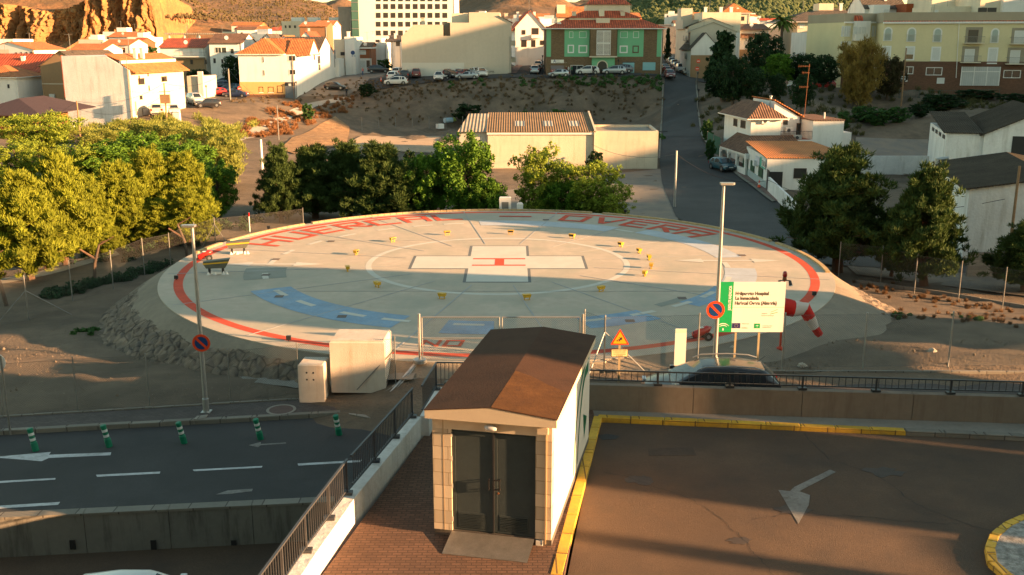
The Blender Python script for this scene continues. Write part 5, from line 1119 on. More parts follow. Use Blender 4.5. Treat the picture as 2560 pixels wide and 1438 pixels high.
MB().add([(0,0,rz0),(0,d_,zr-.02),(0,d_*2,rz0),(b.w-.0,0,rz0),(b.w,d_,zr-.02),(b.w,d_*2,rz0)],[(0,1,2),(3,5,4)]).build('gable_wall', b.wm, b.t); b.box('wall', 0, b.w, 11.01, d_*2, -3, rz0-.01, b.wm)
b.box('gable_coping', b.w+.06, b.w+.25, -.3, .0, -3, rz0+.1, 'cream'); MB().add([(b.w+.06,-.3,rz0),(b.w+.28,-.3,rz0),(b.w+.28,d_,zr),(b.w+.06,d_,zr),(b.w+.06,-.3,rz0+.28),(b.w+.28,-.3,rz0+.28),(b.w+.28,d_,zr+.28),(b.w+.06,d_,zr+.28)],[(3,2,1,0),(4,5,6,7),(0,1,5,4),(1,2,6,5),(2,3,7,6),(3,0,4,7)]).build('gable_coping', b.wm, b.t)
b.box('eaves_beam', -.1, b.w, -.2, -.001, rz0-.3, rz0, 'white')
for px in (1300, 1372, 1440):
    u = b.uv(px, 320)[0]; MB().add([(u-.6,2.3,rz0+.13+(zr-rz0)*.245),(u+.6,2.3,rz0+.13+(zr-rz0)*.245),(u+.6,5.3,rz0+.13+(zr-rz0)*.52),(u-.6,5.3,rz0+.13+(zr-rz0)*.52)],[(0,1,2,3)]).build('skylight', mat('pale_skylight', (.42,.38,.33), .7, .15, .6, pat='corr'), b.t)
u0 = b.uv(1148, 340)[0]; zl = b.uv(1150, 330)[2]
b.box('lean_to', u0, -.02, .3, 9, -3, zl, mat('corrugated_pale_wall', (.45,.42,.36), .8, .1, .5, pat='plank', ps=1.5)); MB().add([(u0-.2,-.1,zl+.02),(-.03,-.1,zl+.02),(-.03,9.6,zl+1.5),(u0+.8,9.6,zl+1.5)],[(0,1,2,3)]).build('lean_to_roof', M_['fibre'], b.t)
b3_ = Bld('warehouse', 'low flat roofed cream annex at the right end of the corrugated roof warehouse', 'warehouse', 1484, 1643, 335, 120.3, 9.5, rot=-2, zb=-3.35, wall=b.wm); b3_.parapet(.35, .25)
b3_.box('roof_deck', .3, b3_.w-.3, .3, 9.1, b3_.h+.002, b3_.h+.05, 'concrete')
MB().path([(2,1,b3_.h+.1),(4,1.6,b3_.h+.12),(6,2.4,b3_.h+.1),(9,2.6,b3_.h+.1)], .05, 5).build('roof_cable', M_['black'], b3_.t)
# --- white house and shop beside the road, right
YH = 108.
b = Bld('shop_house', 'low white shop with rust orange flat roof, green door and wall signs beside the road', 'shop', 1914, 2060, 395, 91, 23, rot=17, zb=-3.4, wall='white', body=False)
# corner (1914,~470) nearest the road; long facade recedes to the left edge (1862, 375)
Cn = PY(1914, 480, 91); zb = -3.4; Yc = 91.
def solve_at(px, z, Y): return Vector((wx(px, Y, z), Y, z))
c0 = solve_at(1914, zb, 102); c1 = solve_at(1863, zb, 114); az_ = math.atan2(c1.y-c0.y, c1.x-c0.x)-math.pi/2
b.t.location = c0; b.t.rotation_euler = (0, 0, az_); b.A = c0; b.a = Vector((math.cos(az_), math.sin(az_), 0)); b.b = Vector((-math.sin(az_), math.cos(az_), 0)); b.zb = zb
hh = PY(1914, 396, 102).z-zb; fl_ = (c1-c0).length; b.w = 9.2; b.d = fl_
b.box('wall', 0, b.w, 0, fl_, -2, hh, 'white')
MB().add([(-.2,-.15,hh+.02),(b.w,-.15,hh+.02),(b.w-2,fl_,hh+.55),(-.2,fl_,hh+.55),(-.2,-.15,hh+.1),(b.w,-.15,hh+.1),(b.w-2,fl_,hh+.63),(-.2,fl_,hh+.63)],[(3,2,1,0),(4,5,6,7),(0,1,5,4),(1,2,6,5),(2,3,7,6),(3,0,4,7)]).build('roof', M_['rustroof'], b.t)
MB().box(-.06, -.002, 0, fl_, -1, 1.0).build('painted_dado', mat('pale_grey_blue_dado', (.35,.42,.42), .8, .06, 1), b.t)
M_dg = mat('dark_green_paint', (.01,.07,.03), .5, .1, 2)
def lw_(px0, py0, px1, py1, kind, nm='window', off=-.06):
    u, v0, z1 = b.uv(px0, py0, 'L', off); u, v1, z0 = b.uv(px1, py1, 'L', off); return min(v0, v1), max(v0, v1), min(z0, z1), max(z0, z1)
a_ = lw_(1859, 385, 1868, 440, 'd'); MB().box(-.1, -.062, a_[0], a_[1], .0, 2.3).build('door', M_dg, b.t)
for q_ in ((1877,407,1885,428),(1897,420,1906,444)): a_ = lw_(*q_, 'd'); o = MB().box(-.12, -.062, a_[0]-.06, a_[1]+.06, 1.05, 1.12).build('window', M_['concrete'], b.t); MB().box(-.1, -.062, a_[0], a_[1], 1.121, 2.2).build('pane', M_dg, o)
for (y0_, z0_) in ((fl_*.84, 2.1), (fl_*.42, 1.95)): MB().box(-.4, -.062, y0_, y0_+.85, z0_, z0_+.6).build('air_conditioner', M_['frame'], b.t)
sg = MB().box(-.1, -.062, fl_*.02+.2, fl_*.28, hh-1.25, hh-.15).build('shop_sign', M_swhite, b.t); MB().box(-.104, -.1005, fl_*.28-.9, fl_*.28, hh-1.2, hh-.2).build('teal_emblem', mat('sign_teal', (.05,.42,.30), .5, 0, bump=0), sg)
text('shop_lettering', 'TEJADA', .78, M_ink, sg, (-.108, fl_*.28-1.0, hh-.95), (math.pi/2, 0, -math.pi/2), .9); MB().box(-.104, -.1005, .5, fl_*.28-1.0, hh-1.22, hh-1.05).build('teal_strip', mat('sign_teal', (.05,.42,.30)), sg)
MB().box(-.1, -.062, fl_*.31, fl_*.5, hh-1.25, hh-.35).build('shop_sign', mat('pale_lilac_sign', (.55,.55,.60), .5, 0, bump=0), b.t)
b.win(1986, 422, 2014, 445, 'd', 'F', fr=.05)
MB().box(.15, 1.6, -.1, -.02, -1, 2.0).build('yard_gate', M_['black'], b.t)
# graffiti yard wall along the road
g0, g1 = c0+b.b*(-.3)+b.a*.0, solve_at(1990, zb, 83)
t = thing('yard_wall', 'low whitewashed yard wall with graffiti running from the black gate to the pine', 'wall', g0); v_ = g1-g0; L_ = v_.length; an = math.atan2(v_.y, v_.x); t.rotation_euler = (0, 0, an)
MB().box(1.6, L_, -.1, .1, -1.5, 1.7).build('wall', M_['oldwhite'], t); MB().box(0, 1.5, -.03, .03, .05, 2.3).build('gate', M_['black'], t); text('graffiti', 'BOMBA', .7, mat('dark_spray', (.12,.14,.12), .8), t, (2.2, -.11, .5), (math.pi/2, 0, 0)) if 0 else None
text('graffiti', 'CRONIK', .8, mat('dark_spray', (.12,.14,.12), .8), t, (L_*.45+3, -.12, .5), (math.pi/2, 0, 0), .8)
# --- two storey white house behind the shop
b = Bld('villa', 'white two storey house with brown tiled roofs, arched porch and air conditioners on its terrace', 'house', 1886, 2105, 300, 117, 12, rot=6, zb=-3.4, wall='white', body=False)
def U(px, py=350): return b.uv(px, py)[0]
def Zp(py, px=1950): return b.uv(px, py)[2]
wR = b.w
b.box('wall', U(1883), U(1958), 1.0, 11, Zp(385)*0-2, Zp(300), 'white'); x0_, x1_ = U(1883), U(1958)
b.box('wall', U(1958)+.01, U(2025), 3.5, 12, -2, Zp(300), 'white'); b.box('wall', U(2030), U(2107), 0, 9, -2, Zp(303), 'white'); b.box('wall', U(2107)+.01, U(2137), 1, 7, -2, Zp(335), 'white'); b.box('terrace_wall', U(1958), U(2030)-.01, -.3, 3.49, -2, Zp(350), 'white')
b.hip(1.9, 'browntile', x0=x0_, x1=x1_, y0=1, y1=11, z=Zp(300), ov=.7)
b.box('terrace_floor', U(1958)+.2, U(2030)-.2, -.1, 3.4, Zp(350)+.001, Zp(350)+.03, mat('red_terrace_tiles', (.28,.07,.04), .8, .1, 1))
MB().add([(U(1958),11,Zp(300)),(U(2025),11,Zp(300)),(U(1958),3.45,Zp(300)),(U(2025),3.45,Zp(300)),(U(1958),3.45,Zp(258)),(U(1958),11,Zp(258))],[(2,3,4),(1,0,5),(4,3,1,5),(0,2,4,5)]).build('gable_wall', M_['white'], b.t)
MB().add([(U(1958)-.1,3.2,Zp(257)+.1),(U(2025)+.5,3.2,Zp(300)+.02),(U(2025)+.5,11.3,Zp(300)+.02),(U(1958)-.1,11.3,Zp(257)+.1),(U(1958)-.1,3.2,Zp(257)+.2),(U(2025)+.5,3.2,Zp(300)+.12),(U(2025)+.5,11.3,Zp(300)+.12),(U(1958)-.1,11.3,Zp(257)+.2)],[(3,2,1,0),(4,5,6,7),(0,1,5,4),(1,2,6,5),(2,3,7,6),(3,0,4,7)]).build('roof', M_['tile'], b.t)
b.box('roof', U(2028), U(2109), -.15, 9.1, Zp(303)+.002, Zp(303)+.12, 'browntile')
# porch with arches on the road side
px0, px1 = U(1845, 400), U(1955, 400); pz = Zp(352, 1850)
fr = MB(); xa_, ya_ = U(1848,400), -1.5
MB().add([(xa_-.8,-4.6,pz-1.1),(px1+1.5,-4.6,pz-1.1),(px1+1.5,1.0,pz+.5),(x0_-.1,1.0,pz+.5),(x0_-.1,5.5,pz+.5),(xa_-.8,5.5,pz-1.1)],[(0,1,2,3),(0,3,4,5)]).build('porch_roof', M_['browntile'], b.t)
b.box('porch_fascia', xa_-.6, px1+1.4, -4.45, -4.2, pz-1.35, pz-1.12, 'white'); b.box('porch_fascia', xa_-.7, xa_-.45, -4.4, 5.3, pz-1.35, pz-1.12, 'white')
for i in range(4): b.box('porch_column', xa_-.7, xa_-.4, -4.2+i*3.1, -3.85+i*3.1, -1, pz-1.351, 'white')
b.box('porch_parapet', xa_-.68, xa_-.44, -3.84, 5.1, -1, 1.0, 'white'); b.box('porch_front_wall', xa_-.3, px1+1.2, -4.18, -4.0, -1, pz-1.36, 'white')
for i in range(3):
    g = MB(); yc = -4.2+i*3.1+1.72; g.add([], [])
    n_ = 8; V = []; 
    for k in range(n_+1): a__ = math.pi*k/n_; V += [(xa_-.66, yc-1.35*math.cos(a__), pz-2.2+.75*math.sin(a__)), (xa_-.66, yc-1.35*math.cos(a__), pz-1.352)]
    g.add(V, [(2*k, 2*k+1, 2*k+3, 2*k+2) for k in range(n_)]+[(2*k+2, 2*k+3, 2*k+1, 2*k) for k in range(n_)]).build('porch_arch', M_['white'], b.t)
for q_ in ((1858,298,1864,318),(1872,306,1880,330)): pass
b.winl(2.0+1, 3.6+1, Zp(325), Zp(300)-.4, 'd', 'L', off=x0_); b.winl(6, 7.3, Zp(325), Zp(300)-.4, 'd', 'L', off=x0_)
b.winl(U(1984), U(1993), Zp(317), Zp(307), 'd', 'F', off=3.5); b.winl(U(2026)-.2, U(2033), Zp(342), Zp(312), 'd', 'F', off=3.48) if 0 else None
b.win(2101,372,2109,383,'d'); b.ac(1920, 305) if 0 else None
for (px, py, yo) in ((1971,322,2.9),(1971,334,2.9),(1997,332,2.9),(1998,346,.4),(1920,304,.7)):
    u = U(px, py); z = Zp(py); o = MB().box(u-.45, u+.45, yo, yo+.4, z-.28, z+.3).build('air_conditioner', M_['frame'], b.t); disc(MB(), u-.08, yo-.005, z, .22, 16, .004).build('fan_grille', M_['metaldk'], o)
b.winl(U(2019), U(2027), Zp(350)+.1, Zp(316), 'd', 'F', off=3.5, name='terrace_door')
rl = MB(); xs_, xe_ = U(1950), U(2029)
for i in range(26): x = xs_+(xe_-xs_)*i/25; rl.box(x, x+.03, -.05, -.02, Zp(350), Zp(350)+.95)
rl.box(xs_, xe_, -.06, 0, Zp(350)+.95, Zp(350)+1.0); rl.build('terrace_railing', M_['metaldk'], b.t)
MB().tube((U(1959),5,Zp(285)), (U(1959),5,Zp(248)), .12, n=10).lathe([(.2,0),(.2,.12),(0,.2)],10,(U(1959),5,Zp(248))).build('flue', M_['galv'], b.t)
MB().tube((U(2074),2,Zp(303)), (U(2074),2,Zp(285)), .1, n=8).build('flue', M_['white'], b.t)
am = MB(); xa, ya = U(2040), 4; am.path([(xa,ya,Zp(303)),(xa+.1,ya,Zp(230)),(xa+.2,ya,Zp(162))], .03, 6); mast_ = am.build('aerial_mast', M_['rust'], b.t)
for py, L2 in ((168,1.1),(185,.6),(222,.8)):
    z = Zp(py); g = MB(); g.bar((xa-L2,ya,z), (xa+.3,ya,z), .04, .04)
    for k in range(5): x = xa-L2+k*L2/4; g.bar((x, ya-.3+.04*k, z), (x, ya+.3-.04*k, z), .02, .02); g.bar((x, ya, z-.16+.02*k), (x, ya, z+.16-.02*k), .02, .02)
    g.build('aerial', M_['rust'], mast_)
# --- cream apartment block, right
b = Bld('apartment_building', 'long cream apartment block over a brown brick ground floor, arched windows and balconies', 'building', 2196, 2700, 57, 171, 16, rot=-8, zb=3.2, wall='yellow', fnd=8)
def U(px, py=120): return b.uv(px, py)[0]
zbr = b.uv(2400, 154)[2]
b.box('brick_base', -.02, b.w, -.06, -.001, -6, zbr, 'dkbrick'); b.box('cornice', -.2, b.w, -.35, -.001, b.h-.15, b.h+.15, 'white'); b.box('tile_strip', -.2, b.w, -.3, .0, b.h+.151, b.h+.3, 'redtile')
b.box('roof_parapet', -.1, b.w, .3, b.d, b.h+.02, b.h+1.65, mat('tan_parapet', (.34,.29,.21), .9, .1, .3))
def arch(px0, px1, pyt, pyb, fr=.22):
    u0, u1 = U(px0, pyb), U(px1, pyb); z0, z1 = b.uv(px0, pyb)[2], b.uv(px0, pyt)[2]; c_ = (u0+u1)/2; r = (u1-u0)/2; n_ = 12
    def pr_(rr, zb_): return [(c_-rr, zb_)]+[(c_-rr*math.cos(math.pi*i/n_), z1-r+rr*math.sin(math.pi*i/n_)) for i in range(n_+1)]+[(c_+rr, zb_)]
    o = MB().xz(pr_(r+fr, z0-.12)[::-1], -.08, -.001).build('window', M_['white'], b.t); MB().xz(pr_(r, z0)[::-1], -.1, -.081).build('pane', mat('green_grey_shutter', (.36,.42,.38), .6, .05, 1, pat='plank', ps=.5), o)
    g = MB(); [g.box(x, x+.025, -.2, -.17, z0, z0+1) for x in np.arange(u0-.2, u1+.2, .16)]; g.box(u0-.2, u1+.2, -.21, -.16, z0+1, z0+1.05); g.build('window_railing', M_['galv'], o)
for q_ in ((2211,2226,71,101),(2269,2285,72,103),(2334,2350,73,104),(2478,2492,74,106)): arch(*q_)
for q_ in ((2209,118,2223,147),(2267,119,2282,148),(2332,120,2347,150),(2474,122,2489,157)):
    b.win(*q_, 'y' if q_[0] == 2267 else 's', fr=.2)
b2m = mat('balcony_shade_tone', (.30,.26,.19), .9, .1, 1)  # flat panel; the shade of a set-back balcony is put into its colour
for (x0, x1, yt, yb_, k) in ((2410,2452,68,107,'d'),(2406,2448,116,155,'s'),(2525,2568,70,109,'s'),(2520,2563,119,159,'s')):
    z0, z1 = b.uv(x0, yb_)[2], b.uv(x0, yt)[2]; b.box('balcony_shade_panel', U(x0), U(x1), -.05, -.001, z0, z1, b2m); b.winl(U(x0)+.5, U(x0)+1.9, z0+.05, z1-.5, k, off=-.05); b.balcony(U(x0)-.2, U(x1)+.2, z0, 1.0, 1.0, 'galvdk', 'cream', -.05)
for q_ in ((2261,168,2281,184),(2317,170,2353,187),(2511,177,2549,194)): b.win(*q_, 'g', off=-.06, fr=.1)
for q_ in ((2252,192,2267,203),(2344,196,2359,208),(2204,192,2216,201)): b.win(*q_, 's', off=-.06, fr=.08)
b.box('garage_gate', U(2402,190), U(2498,190), -.16, -.062, b.uv(2402,214)[2], b.uv(2402,167)[2], mat('pale_gate_bars', (.42,.43,.42), .6, .1, 1, pat='plank', ps=1.6))
g = MB(); [g.box(U(x,190)-.06, U(x,190)+.06, -.22, -.161, b.uv(2402,214)[2], b.uv(2402,167)[2]) for x in (2402,2434,2466,2498)]; zz = b.uv(2402,179)[2]; g.box(U(2402,190), U(2498,190), -.21, -.17, zz-.06, zz+.06); g.build('gate_frame', M_['white'], b.t)
MB().tube((U(2397,60),-.15,b.h), (U(2390,190),-.15,b.uv(2390,195)[2]), .06, n=6).build('downpipe', M_['white'], b.t)
c = Bld('apartment_building', 'left wing of the cream block with slim windows and a white bay', 'building', 2100, 2195, 56, 176, 14, rot=10, zb=3.4, wall='yellow', fnd=8)
zc_ = c.uv(2150, 128)[2]; c.box('brick_base', -.02, c.w, -.06, -.001, -6, zc_, 'dkbrick'); c.box('roof_parapet', .0, c.w, .3, c.d, c.h+.02, c.h+1.5, mat('tan_parapet', (.34,.29,.21))); c.box('cornice', -.2, c.w, -.3, -.001, c.h-.15, c.h+.1, 'white')
c.box('white_bay', c.uv(2131,90)[0], c.uv(2166,90)[0], -1.2, -.001, c.uv(2131,102)[2], c.h+.2, 'white'); MB().tube(((c.uv(2137,60)[0]), .5, c.h+.3), (c.uv(2154,60)[0], .5, c.h+.3), .9, n=16).build('vault_roof', M_['redtile'], c.t)
for px in (2105,2112,2118,2122,2170,2181,2189): c.win(px, 66, px+2.2, 91, 's', fr=.05)
for px in (2103,2110,2117,2123): c.win(px, 104, px+2.6, 118, 's', fr=.05)
for px in (2135,2138,2141,2147,2150,2156,2159,2162): c.win(px, 68, px+1.6, 84, 's', fr=.03, off=-1.2)
# --- right industrial sheds
b = Bld('industrial_shed', 'white walled industrial shed with dark corrugated roof, rust orange on its far slope', 'shed', 2478, 2760, 470, 66, 19, rot=22, zb=-2.3, wall='oldwhite', body=False)
e0 = solve_at(2330, -2.4, 78.); e1 = solve_at(2404, -2.4, 63.5)
az_ = math.atan2(e1.y-e0.y, e1.x-e0.x)+math.pi/2; b.A = e1; b.a = Vector((math.cos(az_), math.sin(az_), 0)); b.b = Vector((-math.sin(az_), math.cos(az_), 0)); b.t.location = e1; b.t.rotation_euler = (0, 0, az_); b.zb = -2.4
he = PY(2404, 474, 63.5).z+2.4; b.d = (e1-e0).length; b.w = 9.6; b.box('wall', 0, b.w, 0, b.d, -2, he, 'oldwhite')
rr = .85; MB().add([(0,0,he),(b.w/2,0,he+rr),(b.w,0,he),(0,b.d,he),(b.w/2,b.d,he+rr),(b.w,b.d,he)],[(0,2,1),(3,4,5)]).build('gable_wall', M_['oldwhite'], b.t)
for x0, z0, x1, z1, m_ in ((-.4,he-.06,b.w/2,he+rr,'fibredk'),(b.w/2,he+rr,b.w+.4,he-.06,'rustroof')): MB().add([(x0,-.25,z0+.03),(x1,-.25,z1+.03),(x1,b.d+.2,z1+.03),(x0,b.d+.2,z0+.03),(x0,-.25,z0+.12),(x1,-.25,z1+.12),(x1,b.d+.2,z1+.12),(x0,b.d+.2,z0+.12)],[(3,2,1,0),(4,5,6,7),(0,1,5,4),(1,2,6,5),(2,3,7,6),(3,0,4,7)]).build('roof', M_[m_], b.t)
MB().tube((-.3, b.d-1.5, he-1.3), (-.3, b.d-1.5, he+.5), .16, n=10).tube((-.3, b.d-1.5, he+.4), (.5, b.d-1.5, he+.55), .14, n=10).build('flue', M_['galv'], b.t)
MB().path([(3.4,-.08,-.5),(3.4,-.08,2.2),(4.8,-.08,2.3),(4.8,-.08,4)], .05, 6).build('wall_pipe', M_['galvdk'], b.t); b.box('meter_box', 4.2, 4.8, -.2, -.001, 2.6, 3.9, 'galvdk')
b = Bld('industrial_shed', 'farther white shed with dark corrugated roof and a black open doorway', 'shed', 2352, 2760, 335, 100, 14, rot=-16, zb=-3.2, wall='oldwhite', body=False)
uS = b.uv(2460, 335)[0]; hl_ = b.uv(2350, 333)[2]
b.box('wall', 0, uS, 0, 14, -2, hl_, 'oldwhite'); xl = 0
MB().add([(xl-.3,-.2,hl_+.02),(uS,-.2,hl_+.02),(uS,14,hl_+1.2),(xl-.3,14,hl_+1.2),(xl-.3,-.2,hl_+.1),(uS,-.2,hl_+.1),(uS,14,hl_+1.28),(xl-.3,14,hl_+1.28)],[(3,2,1,0),(4,5,6,7),(0,1,5,4),(1,2,6,5),(2,3,7,6),(3,0,4,7)]).build('roof', M_['fibredk'], b.t)
xr_ = b.uv(2760,300)[0]; b.box('wall', uS+.01, xr_, -.3, 16, -2, hl_, 'oldwhite'); b.gable(2.4, 'fibredk', 'y', x0=uS+.01, x1=xr_, y0=-.3, y1=16, z=hl_, ov=.4)
b.box('open_doorway', b.uv(2530,345)[0], b.uv(2600,345)[0], -.36, -.302, -1, b.uv(2530,340)[2], 'black')
for i in range(4): b.box('vent_slot', xl-.02, xl-.001, 1+i*3, 3+i*3, hl_-.7, hl_-.3, 'black')
t = thing('yard_wall', 'long stained whitewashed wall closing the yard behind the shop', 'wall', solve_at(2125, -3.1, 112)); q_ = solve_at(2318, -3.1, 114)-solve_at(2125, -3.1, 112); MB().box(0, q_.length, -.12, .12, -2, 2.2).build('wall', M_['oldwhite'], t)
q0 = solve_at(2415, -2.2, 58.5); t = thing('block_wall', 'short bare grey block wall at the foot of the industrial shed', 'wall', q0); MB().box(0, 2.9, -.1, .1, -1, 1.5).build('wall', mat('bare_block', (.27,.24,.21), .95, .1, 1, pat='block', c2=(.16,.14,.12), ps=.5), t)
# --- left edge houses
b = Bld('house', 'low white house with brown-red tiled roof at the left edge, recessed veranda', 'house', -40, 122, 178, 165, 10, rot=-3, zb=-1.2); b.gable(2.6, 'redtile', 'x'); b.win(57,178,86,214,'o',fr=.0,name='veranda')
b.chimney(b.uv(36,170)[0], 3, b.h+1.2, 1.0, .5)
b = Bld('house', 'small white house with bright orange hipped roof at the left picture edge', 'house', -60, 56, 195, 155, 9, zb=-1.6); b.hip(1.8, 'tile'); b.win(18,211,25,221,'g')
b = Bld('house', 'white two storey house with flat orange roof and small balconies, far left', 'house', 30, 92, 124, 232, 12, rot=-10, zb=3.5); b.gable(1.6, 'tile', 'y', x0=-6); b.box('wall', -9, -.01, 0, 12, -3, b.h, 'cream')
for q_ in ((38,132,44,145),(52,131,56,146),(64,131,70,145),(76,131,86,144)): b.win(*q_, 'd', fr=.05)
b = Bld('house', 'small white cube of a house below the cliff at the far left edge', 'house', -30, 36, 101, 330, 14, zb=8); b.parapet(.4); [b.win(x, 108, x+5, 115, 'd', fr=.05) for x in (6, 24)]
b = Bld('pavilion', 'dark purple sheet roofed pavilion at the left edge below the houses', 'pavilion', -40, 96, 276, 128, 14, zb=-1.8, wall='redbrick', body=False)
b.box('wall', 0, b.w-1, 1, 12, -3, b.h-.6, 'redbrick'); b.hip(1.9, 'purple', ov=1.5, z=b.h-.6, fascia=False)
[MB().tube((x, -1, -2), (x, -1, b.h-.6), .08, n=8).build('post', M_['metaldk'], b.t) for x in (1, b.w-1, b.w+1)]
q0 = solve_at(66, -2.3, 136); t = thing('garden_wall', 'low whitewashed wall running left from the foot of the big white gable', 'wall', q0); q_ = solve_at(190, -2.2, 146)-q0; t.rotation_euler = (0, 0, math.atan2(q_.y, q_.x)); MB().box(0, q_.length, -.1, .1, -2.5, 2.4).build('wall', M_['oldwhite'], t)
# --- middle left houses
b = Bld('house', 'white house with long shaded balcony and red-brown roof above the parking lane', 'house', 407, 519, 118, 214, 12, zb=2.6); b.gable(1.7, 'redtile', 'x'); 
b.balcony(b.uv(440,140)[0], b.uv(519,140)[0]-.1, b.uv(440,141)[2], 1.2, .9); [b.win(x, 122, x+8, 137, 's') for x in (451, 474, 497)]; b.box('brown_base', b.uv(440,150)[0], b.w, -.05, -.001, -2, b.uv(440,146)[2], 'tanw'); [b.win(x, 150, x+6, 160, 'd', off=-.05) for x in (476, 511)]
b = Bld('canopy_building', 'pale building with a wide flat grey roof canopy left of the red roofs', 'building', 432, 545, 103, 238, 12, zb=4, wall='white'); b.box('canopy', -.8, b.w+1, -1.2, 12, b.h+1.5, b.h+1.8, 'fibre'); [b.box('post', x, x+.25, -.8, -.55, b.h, b.h+1.5, 'white') for x in (0, b.w/3, b.w*.66, b.w-.3)]
b = Bld('house', 'white house with glazed bay windows and brown roof left of the orange hip', 'house', 530, 612, 107, 212, 11, zb=2.8); b.gable(1.8, 'browntile', 'x'); [b.win(*q_, 'g') for q_ in ((538,119,553,132),(554,119,566,132),(576,122,585,134),(533,146,540,158),(553,148,559,158))]
b = Bld('house', 'low pale shop with roller door left of the parked cars', 'shop', 472, 513, 196, 178, 6, rot=-5, zb=1.0, wall='cream'); b.parapet(.4); [b.win(*q_, 's') for q_ in ((486,226,504,242),)]; b.box('corner_pier', b.w-.9, b.w, -.3, 0, -2, b.h+1.2, 'white')
b = Bld('house', 'white house with dormer gable behind the orange hipped roof', 'house', 656, 738, 113, 212, 10, zb=3.0); b.gable(1.9, 'tile', 'y', x0=b.w*.45, x1=b.w); b.gable(2.2, 'darktile', 'y', x0=0, x1=b.w*.45); [b.win(*q_, 'd') for q_ in ((697,110,703,118),(710,110,717,118))]; b.chimney(b.w*.1, 2, b.h+1)
b = Bld('house', 'white gabled house with dark roof edge above the twin gable terrace', 'house', 747, 792, 104, 232, 12, zb=3.6); b.gable(2.2, 'redtile', 'y'); b.win(764,104,771,111,'d')
b = Bld('house', 'brown brick gable house with orange roof left of the white tower', 'house', 752, 820, 66, 300, 14, zb=8, wall=mat('brown_gable', (.24,.12,.06), .9, .1, .3)); b.gable(1.2, 'tile', 'x'); b.win(770,71,775,78,'s',fr=.05)
b = Bld('house', 'white house with orange ridge beside the brown brick gable house', 'house', 787, 835, 64, 310, 14, zb=8.5); b.gable(1.5, 'tile', 'x'); b.win(808,70,812,74,'d',fr=.05); b.win(820,86,826,99,'d',fr=.05)
b = Bld('apartment_building', 'long orange-beige block with roof terraces far behind the brown gable house', 'building', 706, 852, 60, 380, 14, zb=12, wall='cream'); b.parapet(1.); [b.box('roof_room', x, x+4, 3, 8, b.h, b.h+2.4, 'white') for x in (3, 9, 17)]; [b.win(*q_, 'd', fr=.05) for q_ in ((712,64,716,70),(722,64,727,70),(735,64,740,70),(840,64,845,70))]
b = Bld('house', 'pale house with a dim window joined to the white mural wall', 'house', 838, 864, 98, 222, 12, zb=3.5, wall='cream'); b.win(852,131,861,138,'d'); b.box('yard_wall', -2, b.w, -8, -.5, -3, 4.5, 'white')
b = Bld('mural_wall_house', 'narrow tall white wall with small blue mural and chimney beside the brown garage house', 'house', 865, 890, 92, 221, 12, zb=3.2); b.chimney(b.w*.2, 3, b.h, 1.0, .6); disc(MB(), b.uv(882,132)[0], -.02, b.uv(882,132)[2], .45, 16, .015).build('blue_mural', M_sblue, b.t); [b.box('mural_block', b.uv(x,140)[0], b.uv(x+4,140)[0], -.02, -.002, b.uv(x,142)[2], b.uv(x,138)[2], mat('mural_grey', (.35,.38,.42), .8)) for x in (879, 885)]
b = Bld('house', 'small house with red-brown upper floor over a white garage', 'house', 890, 930, 122, 228, 10, zb=3.9, wall=mat('red_brown_render', (.30,.11,.05), .9, .1, .4)); b.box('base', 0, b.w, -.05, -.001, -2, b.uv(900,146)[2], 'white'); b.box('eaves_slab', -.2, b.w+.2, -.6, 10, b.h, b.h+.3, 'white'); b.win(900,126,914,136,'s'); b.win(917,152,924,168,'d',off=-.05,name='door'); b.win(900,152,913,168,'s',off=-.05,name='garage_door'); b.gable(1.0, 'darktile', 'x', z=b.h+.3)
b = Bld('house', 'white house with stepped side wall right of the red-brown garage house', 'house', 931, 968, 112, 236, 16, zb=4.2); b.parapet(.5)
b = Bld('house', 'white house with dark ridge and chimneys left of the beige block', 'house', 966, 1004, 104, 246, 14, zb=4.6); b.gable(1.4, 'darktile', 'x'); b.chimney(2, 3, b.h+.8); b.win(990,105,999,115,'d',fr=.05)
b = Bld('house', 'low white house with shuttered window in front of the tower', 'house', 918, 956, 99, 268, 10, zb=5, wall='white'); b.parapet(.3); b.win(940,91+9,948,106,'d',fr=.05)
# --- centre and right of the green block
b = Bld('house', 'white house with big brown windows and broad brown-orange roof between beige and green blocks', 'house', 1288, 1364, 68, 235, 16, rot=4, zb=4.8); b.gable(3.6, 'redtile', 'y', x1=b.w*.95, ov=.8); [b.win(*q_, 'd') for q_ in ((1330,71,1346,86),(1304,101,1316,117),(1329,101,1338,117),(1351,102,1360,112),(1305,76,1313,86))]; b.box('balcony', b.uv(1328,92)[0], b.uv(1350,92)[0], -1, -.002, b.uv(1330,96)[2], b.uv(1330,87)[2], 'white'); b.box('yard_wall', .5, b.w, -3, -2.8, -2, 3.2, 'white'); [b.chimney(x, 6, b.h+2, 1.4) for x in (1, b.w*.7)]
b = Bld('house', 'beige gabled house rising behind the red roof of the green block, dish aerials on top', 'house', 1392, 1475, 42, 262, 14, zb=6, wall='cream'); b.gable(2.6, 'tile', 'x'); b.box('roof_room', b.w*.0, b.w*.25, 2, 8, b.h, b.h+3, 'cream')
b = Bld('apartment_building', 'cream block with orange roof edges behind the green block, right part', 'building', 1560, 1600, 48, 290, 14, zb=7.5, wall='cream'); b.gable(1.8, 'tile', 'x')
b = Bld('terrace_house', 'row of beige houses with balconies lining the right side of the street of parked cars', 'house', 1712, 1722, 70, 222, 60, rot=0, zb=4.6, wall='beige', body=False)
